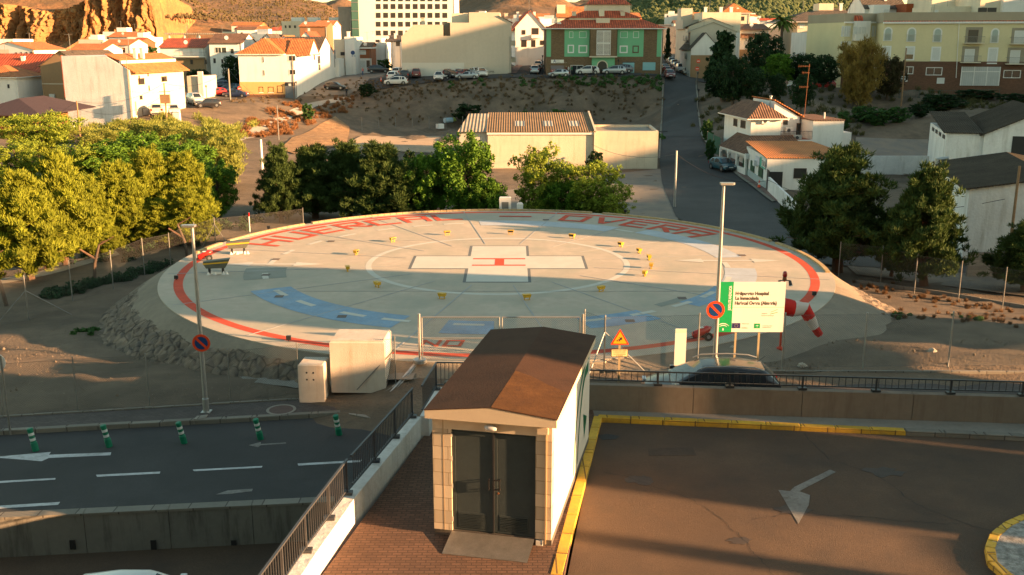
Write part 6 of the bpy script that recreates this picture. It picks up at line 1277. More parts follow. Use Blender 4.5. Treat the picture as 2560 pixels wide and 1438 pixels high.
def rowh(pxf, Yf, pxb, Yb, hgt, name_lab, wall, nb, roof, wid=9, wl=3):
    p0 = Vector((wx(pxf, Yf, 5), Yf, 0)); p1 = Vector((wx(pxb, Yb, 6), Yb, 0)); v = p1-p0; an = math.atan2(v.y, v.x)-math.pi/2; z0 = hz(p0.x, p0.y)
    t = thing('terrace_house', name_lab, 'house', (p0.x, p0.y, z0), an); L = v.length
    MB().box(0, wid, 0, L, -3, hgt).build('wall', M_[wall], t)
    g = MB().add([(-.7,-.2,hgt-.1),(-.7,L,hgt-.1),(wid/2,L,hgt+1.8),(wid/2,-.2,hgt+1.8)],[(3,2,1,0),(0,1,2,3)]).add([(wid+.3,-.2,hgt-.1),(wid+.3,L,hgt-.1),(wid/2,L,hgt+1.8),(wid/2,-.2,hgt+1.8)],[(0,1,2,3)]); g.build('roof', M_[roof], t); MB().add([(0,0,hgt),(wid,0,hgt),(wid/2,0,hgt+1.75)],[(0,1,2)]).build('gable_wall', M_[wall], t)
    for k in range(nb):
        y = L*(k+.5)/nb
        for z in np.arange(.6, hgt-2, 3.0):
            o = MB().box(-.05, -.001, y-.7, y+.7, z, z+2).build('window', M_['bframe'], t)
            if z > 1 and k % 2 == 0: MB().box(-.9, -.06, y-1, y+1, z-.12, z).box(-.92, -.88, y-1, y+1, z, z+.95).build('balcony', M_['galvdk'], t)
    return t
bpy.data.objects.remove(b.t, do_unlink=True)
rowh(1722, 207, 1718, 216, 8.8, 'beige corner house with iron balconies above the one-way signs', 'beige', 3, 'darktile')
rowh(1717, 217, 1706, 232, 9.4, 'beige terrace house with dark balconies, second along the street of parked cars', 'cream', 4, 'darktile')
rowh(1705, 233, 1690, 262, 9.0, 'grey-beige terrace, farthest visible along the right side of the parked street', 'beige', 5, 'browntile')
b = Bld('house', 'white gabled side wall with brown roof edge left of the tall dark pine', 'house', 1725, 1795, 122, 203, 13, zb=4.6); b.gable(3.0, 'darktile', 'y', ov=.3); b.box('brown_base', -.02, b.w*1.25, -.08, -.001, -4, b.uv(1730,138)[2]+.0, 'tanw')
b = Bld('apartment_building', 'tall cream blank walled block stepping up behind the white gable by the pines', 'building', 1716, 1845, 72, 217, 16, zb=4.6, wall='cream'); b.box('wall', b.uv(1755,60)[0], b.w, .0, 12, b.h+.001, b.uv(1755,31)[2], 'cream'); b.box('wall', b.uv(1715,60)[0], b.uv(1755,60)[0]-.01, 4, 14, b.h+.001, b.uv(1755,48)[2], 'beige'); b.box('roof_room', b.uv(1722,40)[0], b.uv(1752,40)[0], 10, 15, b.h+1, b.uv(1755,17)[2], 'beige'); [b.chimney(b.w*x, 5, b.uv(1755,31)[2], 1.1, .6) for x in (.4, .7, .9)]
b.box('whitewashed_base', b.uv(1800,95)[0], b.w+.01, -.04, -.001, -2, b.uv(1800,82)[2], 'white')
b = Bld('house', 'orange roofed house just right of the tall cream wall', 'house', 1800, 1868, 34, 256, 12, zb=6, wall='cream'); b.hip(2.6, 'tile'); b.win(1848,42,1860,51,'d')
b = Bld('apartment_building', 'white flats with two bands of brown roof behind the dark pines', 'building', 1846, 1915, 74, 226, 14, zb=4.6, wall='white'); b.gable(1.2, 'browntile', 'x', ov=.9); b.box('tile_band', 0, b.w, -.9, -.001, b.uv(1860,95)[2], b.uv(1860,84)[2], 'browntile'); [b.win(*q_, 's') for q_ in ((1847,103,1848+4,111),(1860,102,1871,111)) ]; b.box('base', 0, b.w, -.1, -.001, -3, b.uv(1850,124)[2], 'tanw'); [b.win(*q_, 'g', off=-.1) for q_ in ((1857,141,1867,152),(1870,141,1882,152))]
b = Bld('apartment_building', 'cream flats with broad dark brown roofs and dormers left of the cream block', 'building', 1986, 2100, 56, 222, 16, rot=-2, zb=4.4, wall='cream'); b.hip(2.4, 'darktile', x0=-3, ov=1.0); [b.win(*q_, 's') for q_ in ((2000,60,2010,70),(2026,60,2031,72),(2040,62,2047,74),(2065,60,2076,72))]; b.box('orange_panel', b.uv(2057,60)[0], b.uv(2084,60)[0], -.04, -.001, b.uv(2057,76)[2], b.h-.1, 'ochre'); [b.winl(x, x+1.6, .5, 2.2, 's') for x in (1,4,7,10)]; [b.winl(x, x+1.6, 3.6, 5.2, 'd') for x in (1,4,7,10)]
b = Bld('apartment_building', 'upper dark roofed flats with chimneys above the cream flats', 'building', 2012, 2160, 38, 262, 14, zb=6, wall='cream'); b.hip(2.0, 'darktile', ov=1.0); b.box('attic', b.w*.25, b.w*.5, 4, 9, b.h+1, b.h+3, 'cream'); b.chimney(b.w*.62, 4, b.h+1.6, 1.3, .7)
b = Bld('house', 'white house with awninged terrace and parapet tiles behind the dark trees', 'house', 2022, 2098, 86, 195, 12, rot=3, zb=4.2); b.parapet(.4); b.box('terrace_recess', b.uv(2010,110)[0]+1, b.uv(2046,110)[0], -.08, -.001, b.uv(2030,124)[2], b.uv(2030,94)[2], 'dkglass'); b.balcony(b.uv(2012,110)[0]+1, b.uv(2046,110)[0], b.uv(2030,124)[2], 1, 1, 'metaldk', 'cream', -.08)
b = Bld('house', 'orange brick house with pale doors standing above the cream block', 'house', 2252, 2312, 13, 232, 10, zb=5, wall=mat('bright_red_brick', (.42,.10,.03), .9, .1, .5, pat='brick')); b.parapet(.3); b.win(2295,25,2303,37,'s')
b = Bld('house', 'house with dark pitched roof and white gable behind the white bay', 'house', 2150, 2250, 20, 238, 12, zb=5.5, wall='white'); b.gable(3.4, 'darktile', 'x', ov=.5); b.box('gable_room', b.w*.1, b.w*.5, -3, 2, -2, b.h+.6, 'white'); b.win(2210,24,2220,38,'s',off=-3) ; b.chimney(b.w*.6, 3, b.h+1.5, 1.5, .6)
b = Bld('apartment_building', 'beige upper block right of the orange brick house with sunlit face', 'building', 2313, 2378, -14, 222, 14, zb=5, wall='cream'); b.parapet(.5)
b = Bld('apartment_building', 'low cream rooftop storey between the beige block and the right corner', 'building', 2312, 2432, 20, 214, 10, zb=5, wall='cream'); b.parapet(.3); b.win(2338,26,2344,38,'s')
b = Bld('apartment_building', 'tall cream block with dark square windows at the upper right corner', 'building', 2432, 2600, -8, 210, 14, zb=5, wall='cream'); b.box('white_room', b.w*.3, b.w*.7, -1, 5, b.h-3.5, b.h-.6, 'white'); [b.win(x, 20, x+20, 30, 'd', fr=.05) for x in (2446, 2470)]; b.box('tan_terrace', b.w*.36, b.w*.75, -.8, -.01, -2, b.uv(2500,18)[2], 'ochre')
# cluster below the cliff
for q_ in (('white house with orange lean-to roof lowest in the hillside cluster', 258, 330, 112, 300, 'tile'), ('beige flat roofed house with grey terrace in the hillside cluster', 200, 262, 104, 312, None), ('white house with many openings right in the hillside cluster', 322, 372, 98, 322, None), ('orange roofed long house in the middle of the hillside cluster', 276, 352, 92, 336, 'tile'), ('topmost white terrace of the hillside cluster under the cliff', 262, 345, 84, 352, None), ('red walled small house in the hillside cluster', 328, 350, 108, 308, 'redtile'), ('low orange roofed shed left below the hillside cluster', 180, 262, 124, 285, 'tile')):
    b = Bld('house', q_[0], 'house', q_[1], q_[2], q_[3], q_[4], 11, rot=-6, zb=7 if q_[4] > 300 else 5, wall='cream' if 'beige' in q_[0] else ('redbrick' if 'red walled' in q_[0] else 'white'))
    if q_[5]: b.gable(1.5, q_[5], 'x', ov=.5)
    else: b.parapet(.6); b.box('roof_room', b.w*.3, b.w*.6, 3, 7, b.h, b.h+2, 'white')
    n_ = max(2, int(b.w/3.2)); [b.winl(b.w*(i+.5)/n_-.5, b.w*(i+.5)/n_+.5, b.h-2.2, b.h-.9, 'd', fr=.05) for i in range(n_)]
# distant town, hardly told apart
random.seed(21)
def far_house(i, px, py, Y, w, h, d, rt, wall, roofm, label, grp):
    p = PY(px, py, Y); zt = p.z; m = MB(); m.box(-w/2, w/2, 0, d, -14, 0)
    t = thing('distant_house', label, 'house', (p.x, Y, zt), rt, grp); m.build('wall', M_[wall], t)
    if roofm:
        rh = 1.6; MB().add([(-w/2-.4,-.4,0.02),(w/2+.4,-.4,.02),(w/2+.4,d/2,rh),(-w/2-.4,d/2,rh),(w/2+.4,d+.4,.02),(-w/2-.4,d+.4,.02)],[(0,1,2,3),(3,2,4,5),(0,3,5),(1,4,2)]).build('roof', M_[roofm], t)
    else: MB().box(-w*.3, w*.05, 2, 5, 0.01, 2.0).build('roof_room', M_[wall], t)
    g = MB(); n_ = max(2, int(w/3.5))
    for k in range(n_):
        x = -w/2+w*(k+.5)/n_; MB().box(x-.5, x+.5, -.05, -.002, -2.4, -1.1).build('window', M_['dkglass'], t) if k % 2 == i % 2 else None
for i in range(64):
    if i < 36: px = random.uniform(1650, 2140); lab = 'small house of the distant town below the wooded hill'; grp = 'distant houses below the wooded hill'
    elif i < 50: px = random.uniform(560, 850); lab = 'small house of the distant town left of the white tower'; grp = 'distant houses left of the tower'
    elif i < 60: px = random.uniform(1140, 1400); lab = 'small distant house between the tower and the green block'; grp = 'distant houses between tower and green block'
    else: px = random.uniform(2140, 2560); lab = 'distant house above the long cream block'; grp = 'distant houses above the cream block'
    py = random.uniform(34, 66) if i < 36 else random.uniform(60, 100) if i < 50 else random.uniform(36, 60) if i < 60 else random.uniform(24, 34)
    Y = 250+(92-py)*9 if i < 36 else 250+(130-py)*4 if i < 50 else 300+(75-py)*8 if i < 60 else 300
    far_house(i, px, py, Y, random.uniform(8, 16), 0, random.uniform(8, 12), random.uniform(-.3, .3), random.choice(['white','white','cream','white']), random.choice(['tile', None, 'redtile', None, 'browntile']), lab, grp)
# ------------------------------------------------------------ roads and lots of the valley
def TG(px, py, y0=45, y1=420):
    Yv = np.linspace(y0, y1, 1500); d = ray(px, py); x = d[0]/d[1]*Yv; z = CH+d[2]/d[1]*Yv; g = HT(x, Yv); k = np.where(z <= g)[0]
    i = k[0] if len(k) else -1; return Vector((x[i], Yv[i], g[i]))
def P2(px, py): p = TG(px, py); return (p.x, p.y)
def PW(px, Y, z=4): return (wx(px, Y, z), Y)
M_lot = mat('dusty_grey_lot', (.17,.15,.13), .95, .2, .2, 2, .5, 20, c2=(.22,.18,.14)); M_pathm = mat('pale_dirt_path', (.36,.33,.28), .95, .15, .5, 4, .5, 15)
drape('lot', [P2(1180,545),P2(1250,480),P2(1480,440),P2(1640,425)], [P2(1700,570),P2(1690,520),P2(1665,470),P2(1655,425)], M_lot, .06, 14)
drape('road', [P2(1655,345),P2(1648,400),P2(1655,460),P2(1690,545)]+[(14.5,72),(19,62)], [P2(1752,345),P2(1775,385),P2(1855,450),P2(1930,500),(27,68),(32,58)], M_['asphaltold'], .09, 12)
drape('road', [PW(1662,206),PW(1662,194.5),P2(1660,240),P2(1657,290),P2(1655,345)], [PW(1740,206),PW(1738,194.5),P2(1742,240),P2(1747,290),P2(1752,345)], M_['asphaltold'], .12, 6)
drape('kerb_line', [P2(1656,215),P2(1653,290),P2(1646,400)], [P2(1659,215),P2(1656,290),P2(1650,400)], M_['kerb'], .22, 1)
drape('kerb_line', [P2(1739,215),P2(1745,290),P2(1752,340),P2(1790,395),P2(1880,470),P2(1930,510)], [P2(1742,215),P2(1749,290),P2(1757,340),P2(1796,395),P2(1886,468),P2(1938,508)], M_['kerb'], .22, 1)
drape('pavement', [P2(1757,342),P2(1797,395),P2(1887,468),P2(1940,508)], [P2(1785,345),P2(1830,385),P2(1912,462),P2(1965,500)], mat('red_pavement', (.22,.13,.11), .9, .1, 1, pat='slab', c2=(.1,.07,.06)), .2, 3)
drape('street', [PW(905,196.5,2.5),PW(1100,196.5,3.4),PW(1300,196.5),PW(1500,196.2),PW(1800,196)], [PW(925,207,3),PW(1100,206.5),PW(1300,206.5),PW(1500,206.5),PW(1800,207)], M_['asphaltold'], .14, 6)
drape('street', [PW(1290,206.5),PW(1320,262,6)], [PW(1362,206.5),PW(1364,262,6)], M_['asphaltold'], .16, 5)
drape('pavement', [PW(1270,204),PW(1305,262,6)], [PW(1290,204),PW(1320,262,6)], mat('red_pavement', (.22,.13,.11)), .25, 3)
drape('street', [PW(1655,206),PW(1650,280,7)], [PW(1765,206),PW(1693,280,7)], M_['asphaltold'], .16, 5)
drape('street', [P2(610,248),PW(612,186,1.5),PW(600,205,2)], [P2(478,262),PW(500,186,1.5),PW(540,205,2)], M_['asphaltold'], .12, 5)
drape('dirt_lane', [P2(745,243),PW(842,216,2.6),PW(885,224,3)], [P2(900,226),PW(960,206,3),PW(965,224,3.5)], M_lot, .1, 5)
drape('path', [P2(585,345),P2(640,315),P2(700,288),P2(760,262),P2(868,243)], [P2(600,354),P2(665,325),P2(730,297),P2(790,268),P2(880,249)], M_pathm, .1, 3)
drape('yard', [P2(2130,395),P2(2140,345)], [P2(2400,470),P2(2320,350)], M_lot, .08, 8)
drape('lane', [P2(2100,650),P2(2560,668),P2(2700,672)], [P2(2140,690),P2(2560,742),P2(2700,760)], M_lot, .06, 5)
drape('field', [P2(870,372),P2(1140,385)], [P2(905,340),P2(1148,340)], mat('trodden_field', (.38,.28,.19), .95, .15, .3, 2, .6, 10), .06, 6)
drape('path', [P2(-40,722),P2(130,690),P2(300,640)], [P2(-40,708),P2(125,678),P2(290,630)], M_pathm, .07, 2)
drape('earth_bank', [P2(695,374),P2(740,342),P2(800,312),P2(838,292)], [P2(735,386),P2(800,376),P2(868,358),P2(874,318)], mat('sunlit_bare_earth', (.36,.22,.11), .97, .35, .5, 4, 1., 5, c2=(.24,.15,.08), bd=.4), .1, 6)  # bare mound earth, lightened to put its sunlit look into the colour
# ------------------------------------------------------------ hills
M_hill = mat('dry_scrub_hillside', (.165,.085,.038), .97, .3, .012, .09, .9, .06, c2=(.115,.068,.032), st=('n', .05, .9), stc=(.045,.038,.017), bd=4.)
M_cliff = mat('ochre_cliff_rock', (.36,.175,.06), .95, .3, .06, .6, 1., .35, c2=(.27,.13,.048), st=('n', .09, .6), stc=(.13,.065,.028), bd=2.2)
RG = [(620,120,[(-900,-60),(-400,-160),(0,-120),(300,-70),(420,-10),(480,10),(520,25),(580,42),(640,58),(710,82),(760,104),(800,120)]),
      (1300,260,[(200,-60),(500,-35),(620,-14),(700,-10),(777,8),(820,18),(850,36),(880,60),(930,90),(1000,110)]),
      (2600,480,[(600,0),(780,0),(822,11),(855,5),(885,14),(960,20),(1140,6),(1200,0),(1300,10),(1500,8),(1640,8),(1800,20),(2200,26),(2700,24)]),
      (1900,360,[(1080,40),(1140,14),(1175,0),(1250,-18),(1330,-24),(1400,-10),(1440,10),(1480,2),(1530,8),(1600,18),(1680,40)]),
      (1250,260,[(1400,70),(1460,42),(1530,30),(1600,14),(1660,-5),(1750,-25),(1900,-38),(2040,-15),(2090,0),(2130,14),(2180,32),(2300,55),(2500,75)])]
def hillz(x, y):
    px = 1280+CF*x/(y*CC); z = 16+np.clip((y-500)*.004, 0, 10)-6; mask = np.zeros_like(x)
    for Yr, sY, pf in RG:
        t = np.interp(px, [a for a, _ in pf], [b_ for _, b_ in pf], left=pf[0][1]+60, right=pf[-1][1]+60); top = CH+(104-t)*Yr/2577; d = (y-Yr)/sY; d = np.where(d < 0, d*.9, d*.8)
        q = 14+(top-14)*np.exp(-np.abs(d)**1.5); z = np.maximum(z, q)
    return z
na, nd = 620, 210
th_ = np.linspace(-.62, .62, na); ds_ = 455*(5200/455)**np.linspace(0, 1, nd)
TH, DS = np.meshgrid(th_, ds_); HX = DS*np.sin(TH); HY = DS*np.cos(TH); HZ = hillz(HX, HY); _r = np.clip((DS-470)/110, 0, 1); _r = _r*_r*(3-2*_r); HZ = 4+(HZ-4)*_r
nzv = np.zeros_like(HZ)
for j in range(nd):
    for i in range(na):
        if HZ[j, i] > 22:
            x, y = HX[j, i], HY[j, i]; s = 1/ (90 if y < 1000 else 200)
            a = 1-abs(noise.noise(Vector((x*s, y*s*.7, 3.1)))) ; b_ = 1-abs(noise.noise(Vector((x*s*2.7, y*s*2.0, 9.)))); c_ = noise.noise(Vector((x*s*8, y*s*8, 5.)))
            nzv[j, i] = (a-.8)*.30+(b_-.8)*.16+c_*.04
HZ = HZ+nzv*np.clip(HZ-18, 0, 90)*1.2
tag(grid(HX, HY, HZ).build('hills', M_hill, smooth=True), kind='structure')
cn, ck = 330, 70; AX, AY, AZ = (np.zeros((ck+6, cn)) for _ in range(3))
for i in range(cn):
    px = -110+480*i/(cn-1); tp = np.interp(px, [-110,0,50,75,100,150,180,200,260,340,352,362,370], [0,12,20,27,27,18,4,-22,-45,-40,-8,60,100]); zt = CH+(104-tp)*450/2577; xg = (px-1280)/2577*450
    for j in range(ck):
        u = j/(ck-1); z = 4+(zt-4)*u; fl_ = abs(noise.noise(Vector((xg*.11, z*.025, 1.7)))); f2 = abs(noise.noise(Vector((xg*.33, z*.07, 4.7)))); f3 = noise.noise(Vector((xg*.9, z*.35, 8)))
        st_ = max(0, .35-u)/.35
        AX[j, i] = xg+1.2*noise.noise(Vector((xg*.2, z*.2, 2))); AY[j, i] = 462-34*st_**1.3+u*7-fl_*17-f2*8-f3*2.2-1.6*noise.noise(Vector((xg*1.1, z*1.3, 3)))+(10 if px > 205 and px < 240 else 0)*u; AZ[j, i] = z
    for k in range(6): AX[ck+k, i] = xg; AY[ck+k, i] = 470+k*12; AZ[ck+k, i] = zt-k*1.5
tag(grid(AX, AY, AZ).build('rocky_cliff', M_cliff, smooth=True), kind='structure')
# ------------------------------------------------------------ vegetation
def leafm(name, col, var=.3, tr=.3): return mat(name, col, .75, var, .6, 5, 0, trans=tr, spec=.25)
ML = dict(pine=leafm('pine_needles', (.205,.245,.02), .45, .15), pined=leafm('dark_pine_needles', (.052,.090,.02), .4, .12), broad=leafm('fresh_green_leaves', (.09,.19,.016), .35, .2), broady=leafm('yellow_green_leaves', (.21,.28,.03), .35, .2),
          dark=leafm('dark_green_leaves', (.022,.055,.018)), tam=leafm('feathery_pale_leaves', (.24,.27,.055)), bush=leafm('bush_leaves', (.05,.12,.03)), dry=leafm('dry_scrub_stems', (.24,.115,.048), .35, .15), drygrass=leafm('dry_grass_stems', (.14,.10,.055), .3, .15), ivy=leafm('ivy_leaves', (.02,.06,.022)), palm=leafm('palm_fronds', (.10,.16,.03)))
M_bark = mat('grey_brown_bark', (.10,.07,.05), .95, .25, 3, 14, .8, 20, bd=.04); M_barkp = mat('reddish_pine_bark', (.13,.075,.045), .95, .25, 3, 14, .8, 20, bd=.04)
def leaves(rs, cen, rad, n, size, kind, up=.3):
    """cen (k,3), rad (k,) clump radii; n faces in all"""
    k = len(cen); idx = rs.randint(0, k, n); v = rs.randn(n, 3); v /= np.linalg.norm(v, axis=1)[:, None]
    P = cen[idx]+v*(rad[idx]*(rs.rand(n)**.45))[:, None]
    if kind == 'needle':
        d = v*.7+rs.randn(n, 3)*.35; d[:, 2] += up+.75; d /= np.linalg.norm(d, axis=1)[:, None]; s = rs.randn(n, 3); s -= d*(s*d).sum(1)[:, None]; s /= np.linalg.norm(s, axis=1)[:, None]
        L = size*(.8+.7*rs.rand(n)); w = L*.13; A = P-s*w[:, None]; B = P+s*w[:, None]; T = P+d*L[:, None]
        V = np.stack([A, B, T], 1).reshape(-1, 3); F = [(3*i, 3*i+1, 3*i+2) for i in range(n)]
    else:
        nn = v*.6+rs.randn(n, 3)*.6; nn[:, 2] += up; nn /= np.linalg.norm(nn, axis=1)[:, None]; s = rs.randn(n, 3); s -= nn*(s*nn).sum(1)[:, None]; s /= np.linalg.norm(s, axis=1)[:, None]; t = np.cross(nn, s)
        L = (size*(.6+.8*rs.rand(n)))[:, None]; V = np.stack([P-s*L*.5, P-t*L*.36, P+s*L*.5, P+t*L*.36], 1).reshape(-1, 3); F = [(4*i, 4*i+1, 4*i+2, 4*i+3) for i in range(n)]
    return V, F
def mk_tree(seed, shape, n, size, kind, lm, bm, H=1., nl=50, trunk_h=.22, tr=.035):
    """unit-height tree meshes (height 1 m, scaled on placing)"""
    rs = np.random.RandomState(seed); tm = MB(); cen = []; rad = []
    lean = rs.randn(2)*.03; tip = None
    def tk(t): return Vector((lean[0]*math.sin(t*3), lean[1]*math.sin(t*2.3), t*.93))
    for a in range(8): tm.tube(tk(a/8), tk((a+1)/8), tr*(1-a/9.5), tr*(1-(a+1)/9.5), 7)
    for i in range(nl):
        t = trunk_h+(.98-trunk_h)*((i+.5)/nl); an = i*2.4+rs.rand()*.8
        if shape == 'pine': R_ = .33*(1-((t-trunk_h)/(1-trunk_h)))**.72*min(1, (t-trunk_h)*5+.55)+.02; rise = .12
        elif shape == 'cone': R_ = .22*(1-t)**.75+.02; rise = .04
        elif shape == 'round': u = (t-trunk_h)/(1-trunk_h); R_ = .34*math.sqrt(max(0, 1-(2*u-1)**2))+.05; rise = .05
        elif shape == 'col': u = (t-trunk_h)/(1-trunk_h); R_ = .17*math.sqrt(max(0, 1-(1.6*u-.7)**2))+.02; rise = .06
        else: u = (t-trunk_h)/(1-trunk_h); R_ = .42*(.35+.65*u**.6)*math.sqrt(max(.02, 1-max(0, u-.6)**2*5)); rise = .1
        R_ *= .62+.55*rs.rand(); b0 = tk(t*.92); e = b0+Vector((math.cos(an)*R_, math.sin(an)*R_, rise*(.4+rs.rand())))
        mid = b0.lerp(e, .5)+Vector((0, 0, .02)); tm.tube(b0, mid, tr*.28*(1.2-t), tr*.2*(1.2-t), 4, cap=False); tm.tube(mid, e, tr*.2*(1.2-t), .002, 4, cap=False)
        for q, rr in ((1., .036), (.8, .044), (.52, .05)):
            for _ in range(3): cen.append(np.array(b0.lerp(e, q))+rs.randn(3)*(.034, .034, .03)); rad.append(rr*(.6+.8*rs.rand())*(1.15 if shape in ('round', 'vase') else .72))
    cen = np.array(cen); rad = np.array(rad); V, F = leaves(rs, cen, rad, n, size, kind)
    cm = MB(); cm.v = [tuple(p) for p in V]; cm.f = F; cm.m = [0]*len(F)
    return tm.mesh('trunk', bm, uv=False), cm.mesh('crown', lm, uv=False)
PROTO = {}
for nm, a in dict(pineA=(1,'pine',70000,.030,'needle','pine'), pineB=(2,'pine',70000,.030,'needle','pine'), pineC=(3,'pine',60000,.030,'needle','pined'), pineD=(4,'pine',60000,.030,'needle','pined'), broadA=(5,'round',26000,.026,'leaf','broad'), broadB=(6,'vase',24000,.025,'leaf','broad'),
                  yelA=(7,'vase',20000,.023,'leaf','broady'), darkA=(8,'round',11000,.034,'leaf','dark'), darkB=(9,'round',11000,.034,'leaf','dark'), coneA=(10,'cone',12000,.036,'leaf','dark'), tamA=(11,'vase',14000,.040,'needle','tam'), bushA=(12,'round',5000,.06,'leaf','bush'), midA=(13,'round',12000,.034,'leaf','bush')).items():
    PROTO[nm] = mk_tree(a[0], a[1], a[2], a[3], a[4], ML[a[5]], M_barkp if 'pine' in nm else M_bark, trunk_h=.02 if nm == 'bushA' else (.1 if a[1] in ('vase', 'cone', 'pine') else .16), nl=34 if nm == 'bushA' else 100 if a[1] == 'pine' else 56)
def tree(kind, label, cx, top, Y, wpx, basez=None, name='tree', cat='tree', group=None, rz=None, lean=0, crown_mat=None):
    z0 = basez if basez is not None else hz(wx(cx, Y, -2), Y); x = wx(cx, Y, (z0+PY(cx, top, Y).z)/2); h = PY(cx, top, Y).z-z0
    wm = wpx*(Y*CC+8*CS)/CF; ref = {'pine': .66, 'cone': .46, 'roun': .78, 'vase': .86}
    me = PROTO[kind]; sh_ = {'pineA':'pine','pineB':'pine','pineC':'pine','pineD':'pine','coneA':'cone','broadA':'roun','darkA':'roun','darkB':'roun','bushA':'roun','midA':'roun'}.get(kind, 'vase'); sw = wm/ref[sh_]
    t = thing(name, label, cat, (x, Y, z0), random.uniform(0, 6.28) if rz is None else rz, group)
    for nm, m_ in zip(('trunk', 'crown'), me):
        o = bpy.data.objects.new(nm, m_); C.objects.link(o); o.parent = t; o.scale = (sw, sw, h/.99)
        if nm == 'crown' and crown_mat: o.material_slots[0].link = 'OBJECT'; o.material_slots[0].material = crown_mat
    return t
random.seed(77)
GP = 'sunlit pines of the left grove'
for a in (('pineA','sunlit golden pine with a bent trunk, nearest the fence at left',62,425,58,205),('pineB','tall sunlit pine second from the left picture edge',150,382,63,180),('pineA','slim sunlit pine in the middle of the left grove',283,405,70,155),
          ('pineB','sunlit pine with a forked reddish top, right of the slim pine',372,372,73,165),('pineA','rightmost sunlit pine of the left grove beside the shaded thin tree',450,380,74,165),('pineB','sunlit pine cut by the left picture edge',-35,462,58,170),('pineA','lower pine filling the gap between the slim and forked pines',340,455,70,130),('pineB','small pine leaning right above the lamp head',470,470,70,130),('pineA','pine standing behind the two left edge pines',215,440,68,130),('pineB','low pine filling the gap left of the slim pine',235,520,66,120),('pineA','low pine under the forked pine crowns',410,500,70,120),('pineB','low bushy pine at the foot of the second pine',110,540,62,130)):
    tree(a[0], a[1], a[2], a[3], a[4], a[5], name='pine_tree', group=GP)
for a in (('tamA','wide airy yellow green tree at the far left below the purple roof',85,283,110,230,ML['broady']),('yelA','pale leafed mulberry at the left edge above the pines',35,352,92,170,None),('yelA','pale leafed mulberry behind the tall second pine',190,360,90,170,None),('broadA','broad dark green tree behind the slim pine',270,350,92,190,None),('broadB','green umbrella shaped tree in the middle of the left grove',360,330,96,210,None),
          ('broadA','dark green tree left of the feathery tamarisk',455,345,94,180,None),('tamA','feathery pale tamarisk at the right end of the left grove',520,305,104,200,None),('tamA','second feathery tamarisk nearest the white marker post',560,335,100,130,None),('broadB','thin trunked green tree in shade right of the golden pines',545,405,82,130,None),('tamA','low golden scrub tree below the big white gable',260,320,112,170,None),('tamA','golden scrub tree right of the wooden pole',330,298,122,150,None),('tamA','pale scrub tree above the umbrella shaped tree',420,300,118,160,None)):
    tree(a[0], a[1], a[2], a[3], a[4], a[5], crown_mat=a[6])
for a in (('pineC','dark narrow pine at the left end of the row behind the helipad',698,370,80,125),('pineD','dark pine second from left behind the helipad',785,372,82,185),('pineC','dark bushy pine third from left behind the helipad',870,362,82,170),('pineD','half lit pine in the middle of the row behind the helipad',950,366,80,210),('pineC','dark low pine beside the bright green trees behind the helipad',1018,415,79,130)):
    tree(a[0], a[1], a[2], a[3], a[4], a[5], name='pine_tree', basez=-3, group='dark pines behind the helipad')
for a in (('broadA','bright green tree with a dense crown left of the pale cabinet',1070,372,80,130,None),('broadB','tallest bright green tree left of the pale cabinet',1165,338,79,190,None),('broadA','low bright green tree touching the left of the pale cabinet',1215,440,78,110,None),('yelA','thin yellowish tree just right of the pale cabinet',1345,362,79,150,None),('yelA','yellow green tree with drooping right branches at the end of the row',1475,402,78,190,None),('yelA','small leaning yellow green tree at the right tip of the row',1535,455,76,110,None),('broadA','dark leafed tree between the two yellowish trees',1405,440,78,110,None)):
    tree(a[0], a[1], a[2], a[3], a[4], a[5], basez=-3, crown_mat=a[6])
for a in (('pineD','huge dark pine right of the road with a sunlit top',2105,380,59.5,285),('pineC','large dark pine by the industrial shed with a lit right side',2325,425,55.5,225),('pineD','dark pine cut by the right picture edge',2570,560,54,190),('pineC','thin lit pine squeezed between the two big right pines',2235,520,58,100)):
    tree(a[0], a[1], a[2], a[3], a[4], a[5], name='pine_tree', group='dark pines on the right')
for a in (('coneA','tall dark conifer beside the white gable and the road top',1812,62,168,90,None),('darkA','dark round tree under the tall conifer',1835,135,160,95,None),('darkB','dark broad tree left of the palm',1910,72,182,100,None),('darkA','dark low tree on the slope below the broad tree',1880,165,158,70,None),('midA','bright mid green tree in the middle of the dark trees',1945,128,172,85,ML['broad']),('darkB','dark tree right of the bright green one',2005,128,172,90,None),('darkA','dark tree in front of the white terrace house',2060,133,166,85,None),
          ('tamA','sparse tree with golden lit crown at the corner of the cream block',2145,98,157,130,leafm('golden_sparse_leaves', (.24,.17,.04))),('darkB','slender dark tree before the brown brick base of the cream block',2222,135,160,75,leafm('brown_green_leaves', (.06,.055,.022))),('darkB','round dark shrub tree alone on the slope',1943,180,158,45,None),('darkA','leafy dark tree on a thin trunk below the street trees',2005,180,150,60,None),('coneA','narrow dark tree beside the street of parked cars',1668,62,240,18,None),('darkB','small dark tree with a red sign beside it by the street corner',1785,150,186,45,None)):
    tree(a[0], a[1], a[2], a[3], a[4], a[5], crown_mat=a[6])
